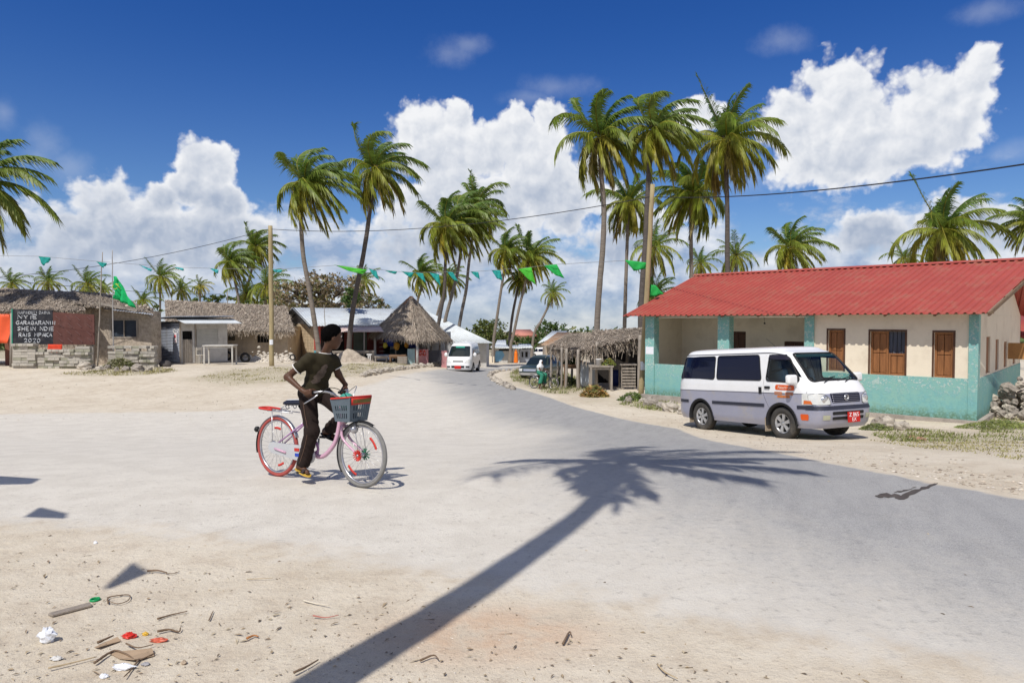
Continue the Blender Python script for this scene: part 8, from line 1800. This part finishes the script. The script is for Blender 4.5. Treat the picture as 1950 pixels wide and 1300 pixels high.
ps = [lift(px, py) for px, py in ((90, 1172), (172, 1150), (176, 1156), (100, 1176))]; o_ = ps[0]; b = MB(); sq = sub(ps, o_); n = 8; rs_ = np.random.RandomState(3); b.add([*(v + Vector((0, 0, .002)) for v in sq), *(v + Vector((rs_.normal() * .003, rs_.normal() * .003, .017)) for v in sq)], [(3, 2, 1, 0), (4, 5, 6, 7), (0, 1, 5, 4), (1, 2, 6, 5), (2, 3, 7, 6), (3, 0, 4, 7)]); tag(b.build('driftwood', mat('grey driftwood', (.34, .29, .24), .95, .3, 12, .6, 60, stretch=(3, 12, 6)), None, o_, bevel=.005), 'flat grey piece of driftwood near the green bottle cap', 'wood')
for i, (q, c) in enumerate((([(180, 1234), (224, 1218), (230, 1222), (188, 1238)], 'pale brown card strip by the dark chip'), ([(206, 1244), (290, 1240), (294, 1250), (255, 1262), (228, 1256)], 'wide brown card flake under the arched twig'))):
    ps = [lift(px, py, .004 + .01 * (k % 2)) for k, (px, py) in enumerate(q)]; o_ = ps[0]; b = MB(); b.add(sub(ps, o_), [tuple(range(len(ps)))]); k = b.build('card_scrap', KRAFT, None, o_); k.modifiers.new('t', 'SOLIDIFY').thickness = .003; tag(k, c, 'litter')
twig('dark splintered stick at the tip of the diamond-shaped shadow', [(281, 1091), (300, 1091), (318, 1094)], .007); twig('thin pale stalk right of the dark splintered stick', [(316, 1096), (330, 1094), (342, 1090)], .003)
twig('bent brown twig loop right of the green cap', [(206, 1152), (208, 1140), (245, 1136), (244, 1146), (225, 1153), (206, 1150)], .004)
twig('arched dark twig over the brown card', [(180, 1268), (205, 1250), (222, 1244), (245, 1252), (262, 1260), (296, 1247)], .006); twig('forked twig end pointing to the bottom edge', [(264, 1260), (250, 1278), (236, 1296)], .005)
twig('long straight straw at bottom left', [(92, 1279), (140, 1267), (184, 1255)], .0045, mat('straw', (.42, .33, .21), .9, .2, 20, .1)); twig('dark chip of bark by the card strip', [(186, 1229), (216, 1216)], .007)
twig('brown branching twig above the red wrappers', [(300, 1182), (325, 1173), (357, 1167)], .005); twig('short upright twig in the middle of the sand', [(398, 1184), (406, 1166)], .004); twig('tangle of brown fibres right of the wrappers', [(300, 1208), (322, 1203), (340, 1206), (344, 1201)], .006); twig('dry root fibres below the wrappers', [(240, 1232), (262, 1240), (292, 1232)], .004)
twig('thin straw lying level near the middle of the sand', [(470, 1105), (520, 1105)], .0025, MATS['straw']); twig('white stick with knobbed end on the sand', [(578, 1147), (600, 1152), (626, 1158)], .0045, mat('bleached stick', (.62, .56, .45), .9, .1, 20, 0)); twig('reddish strip lying on the sand', [(596, 1178), (620, 1179), (645, 1177)], .004, mat('red fibre', (.42, .16, .13), .9, .2, 20, 0))
twig('dark twig at the edge of the palm trunk shadow', [(560, 1288), (585, 1275), (606, 1262)], .006); twig('pale curled leaf stalk at bottom centre', [(1252, 1270), (1265, 1285), (1290, 1298)], .005, MATS['straw']); twig('brown curled leaf right of the orange stain', [(1072, 1230), (1084, 1210), (1088, 1216)], .006)
twig('curled brown stalk below the trunk shadow', [(800, 1262), (825, 1254), (835, 1262)], .005); twig('small orange-brown leaf near the middle of the sand', [(470, 1220), (484, 1214), (492, 1216)], .006, mat('orange leaf', (.4, .17, .06), .8, .2, 20, 0))
def stain():
    m = mat('wet dark stain', (.075, .062, .05), .6, .4, 9, .1); rs = np.random.RandomState(2); A_ = [(1668, 944), (1690, 940), (1716, 944), (1730, 938), (1758, 928), (1782, 920), (1786, 922), (1762, 932), (1736, 944), (1722, 952), (1696, 948), (1672, 948)]
    for i, poly in enumerate((A_, [(1700, 940), (1730, 931), (1748, 928), (1728, 935)])):
        pts = []; n = len(poly)
        for k in range(n):
            a, c = poly[k], poly[(k + 1) % n]
            for t in range(4): f = t / 4; pts.append((a[0] + (c[0] - a[0]) * f + rs.normal() * 1.6, a[1] + (c[1] - a[1]) * f + rs.normal() * .9))
        w = [lift(px, py, .009) for px, py in pts]; o = w[0]; b = MB(); b.add(sub(w, o), [tuple(range(len(w)))]); tag(b.build('road_stain', m, None, o), kind='structure')
stain()
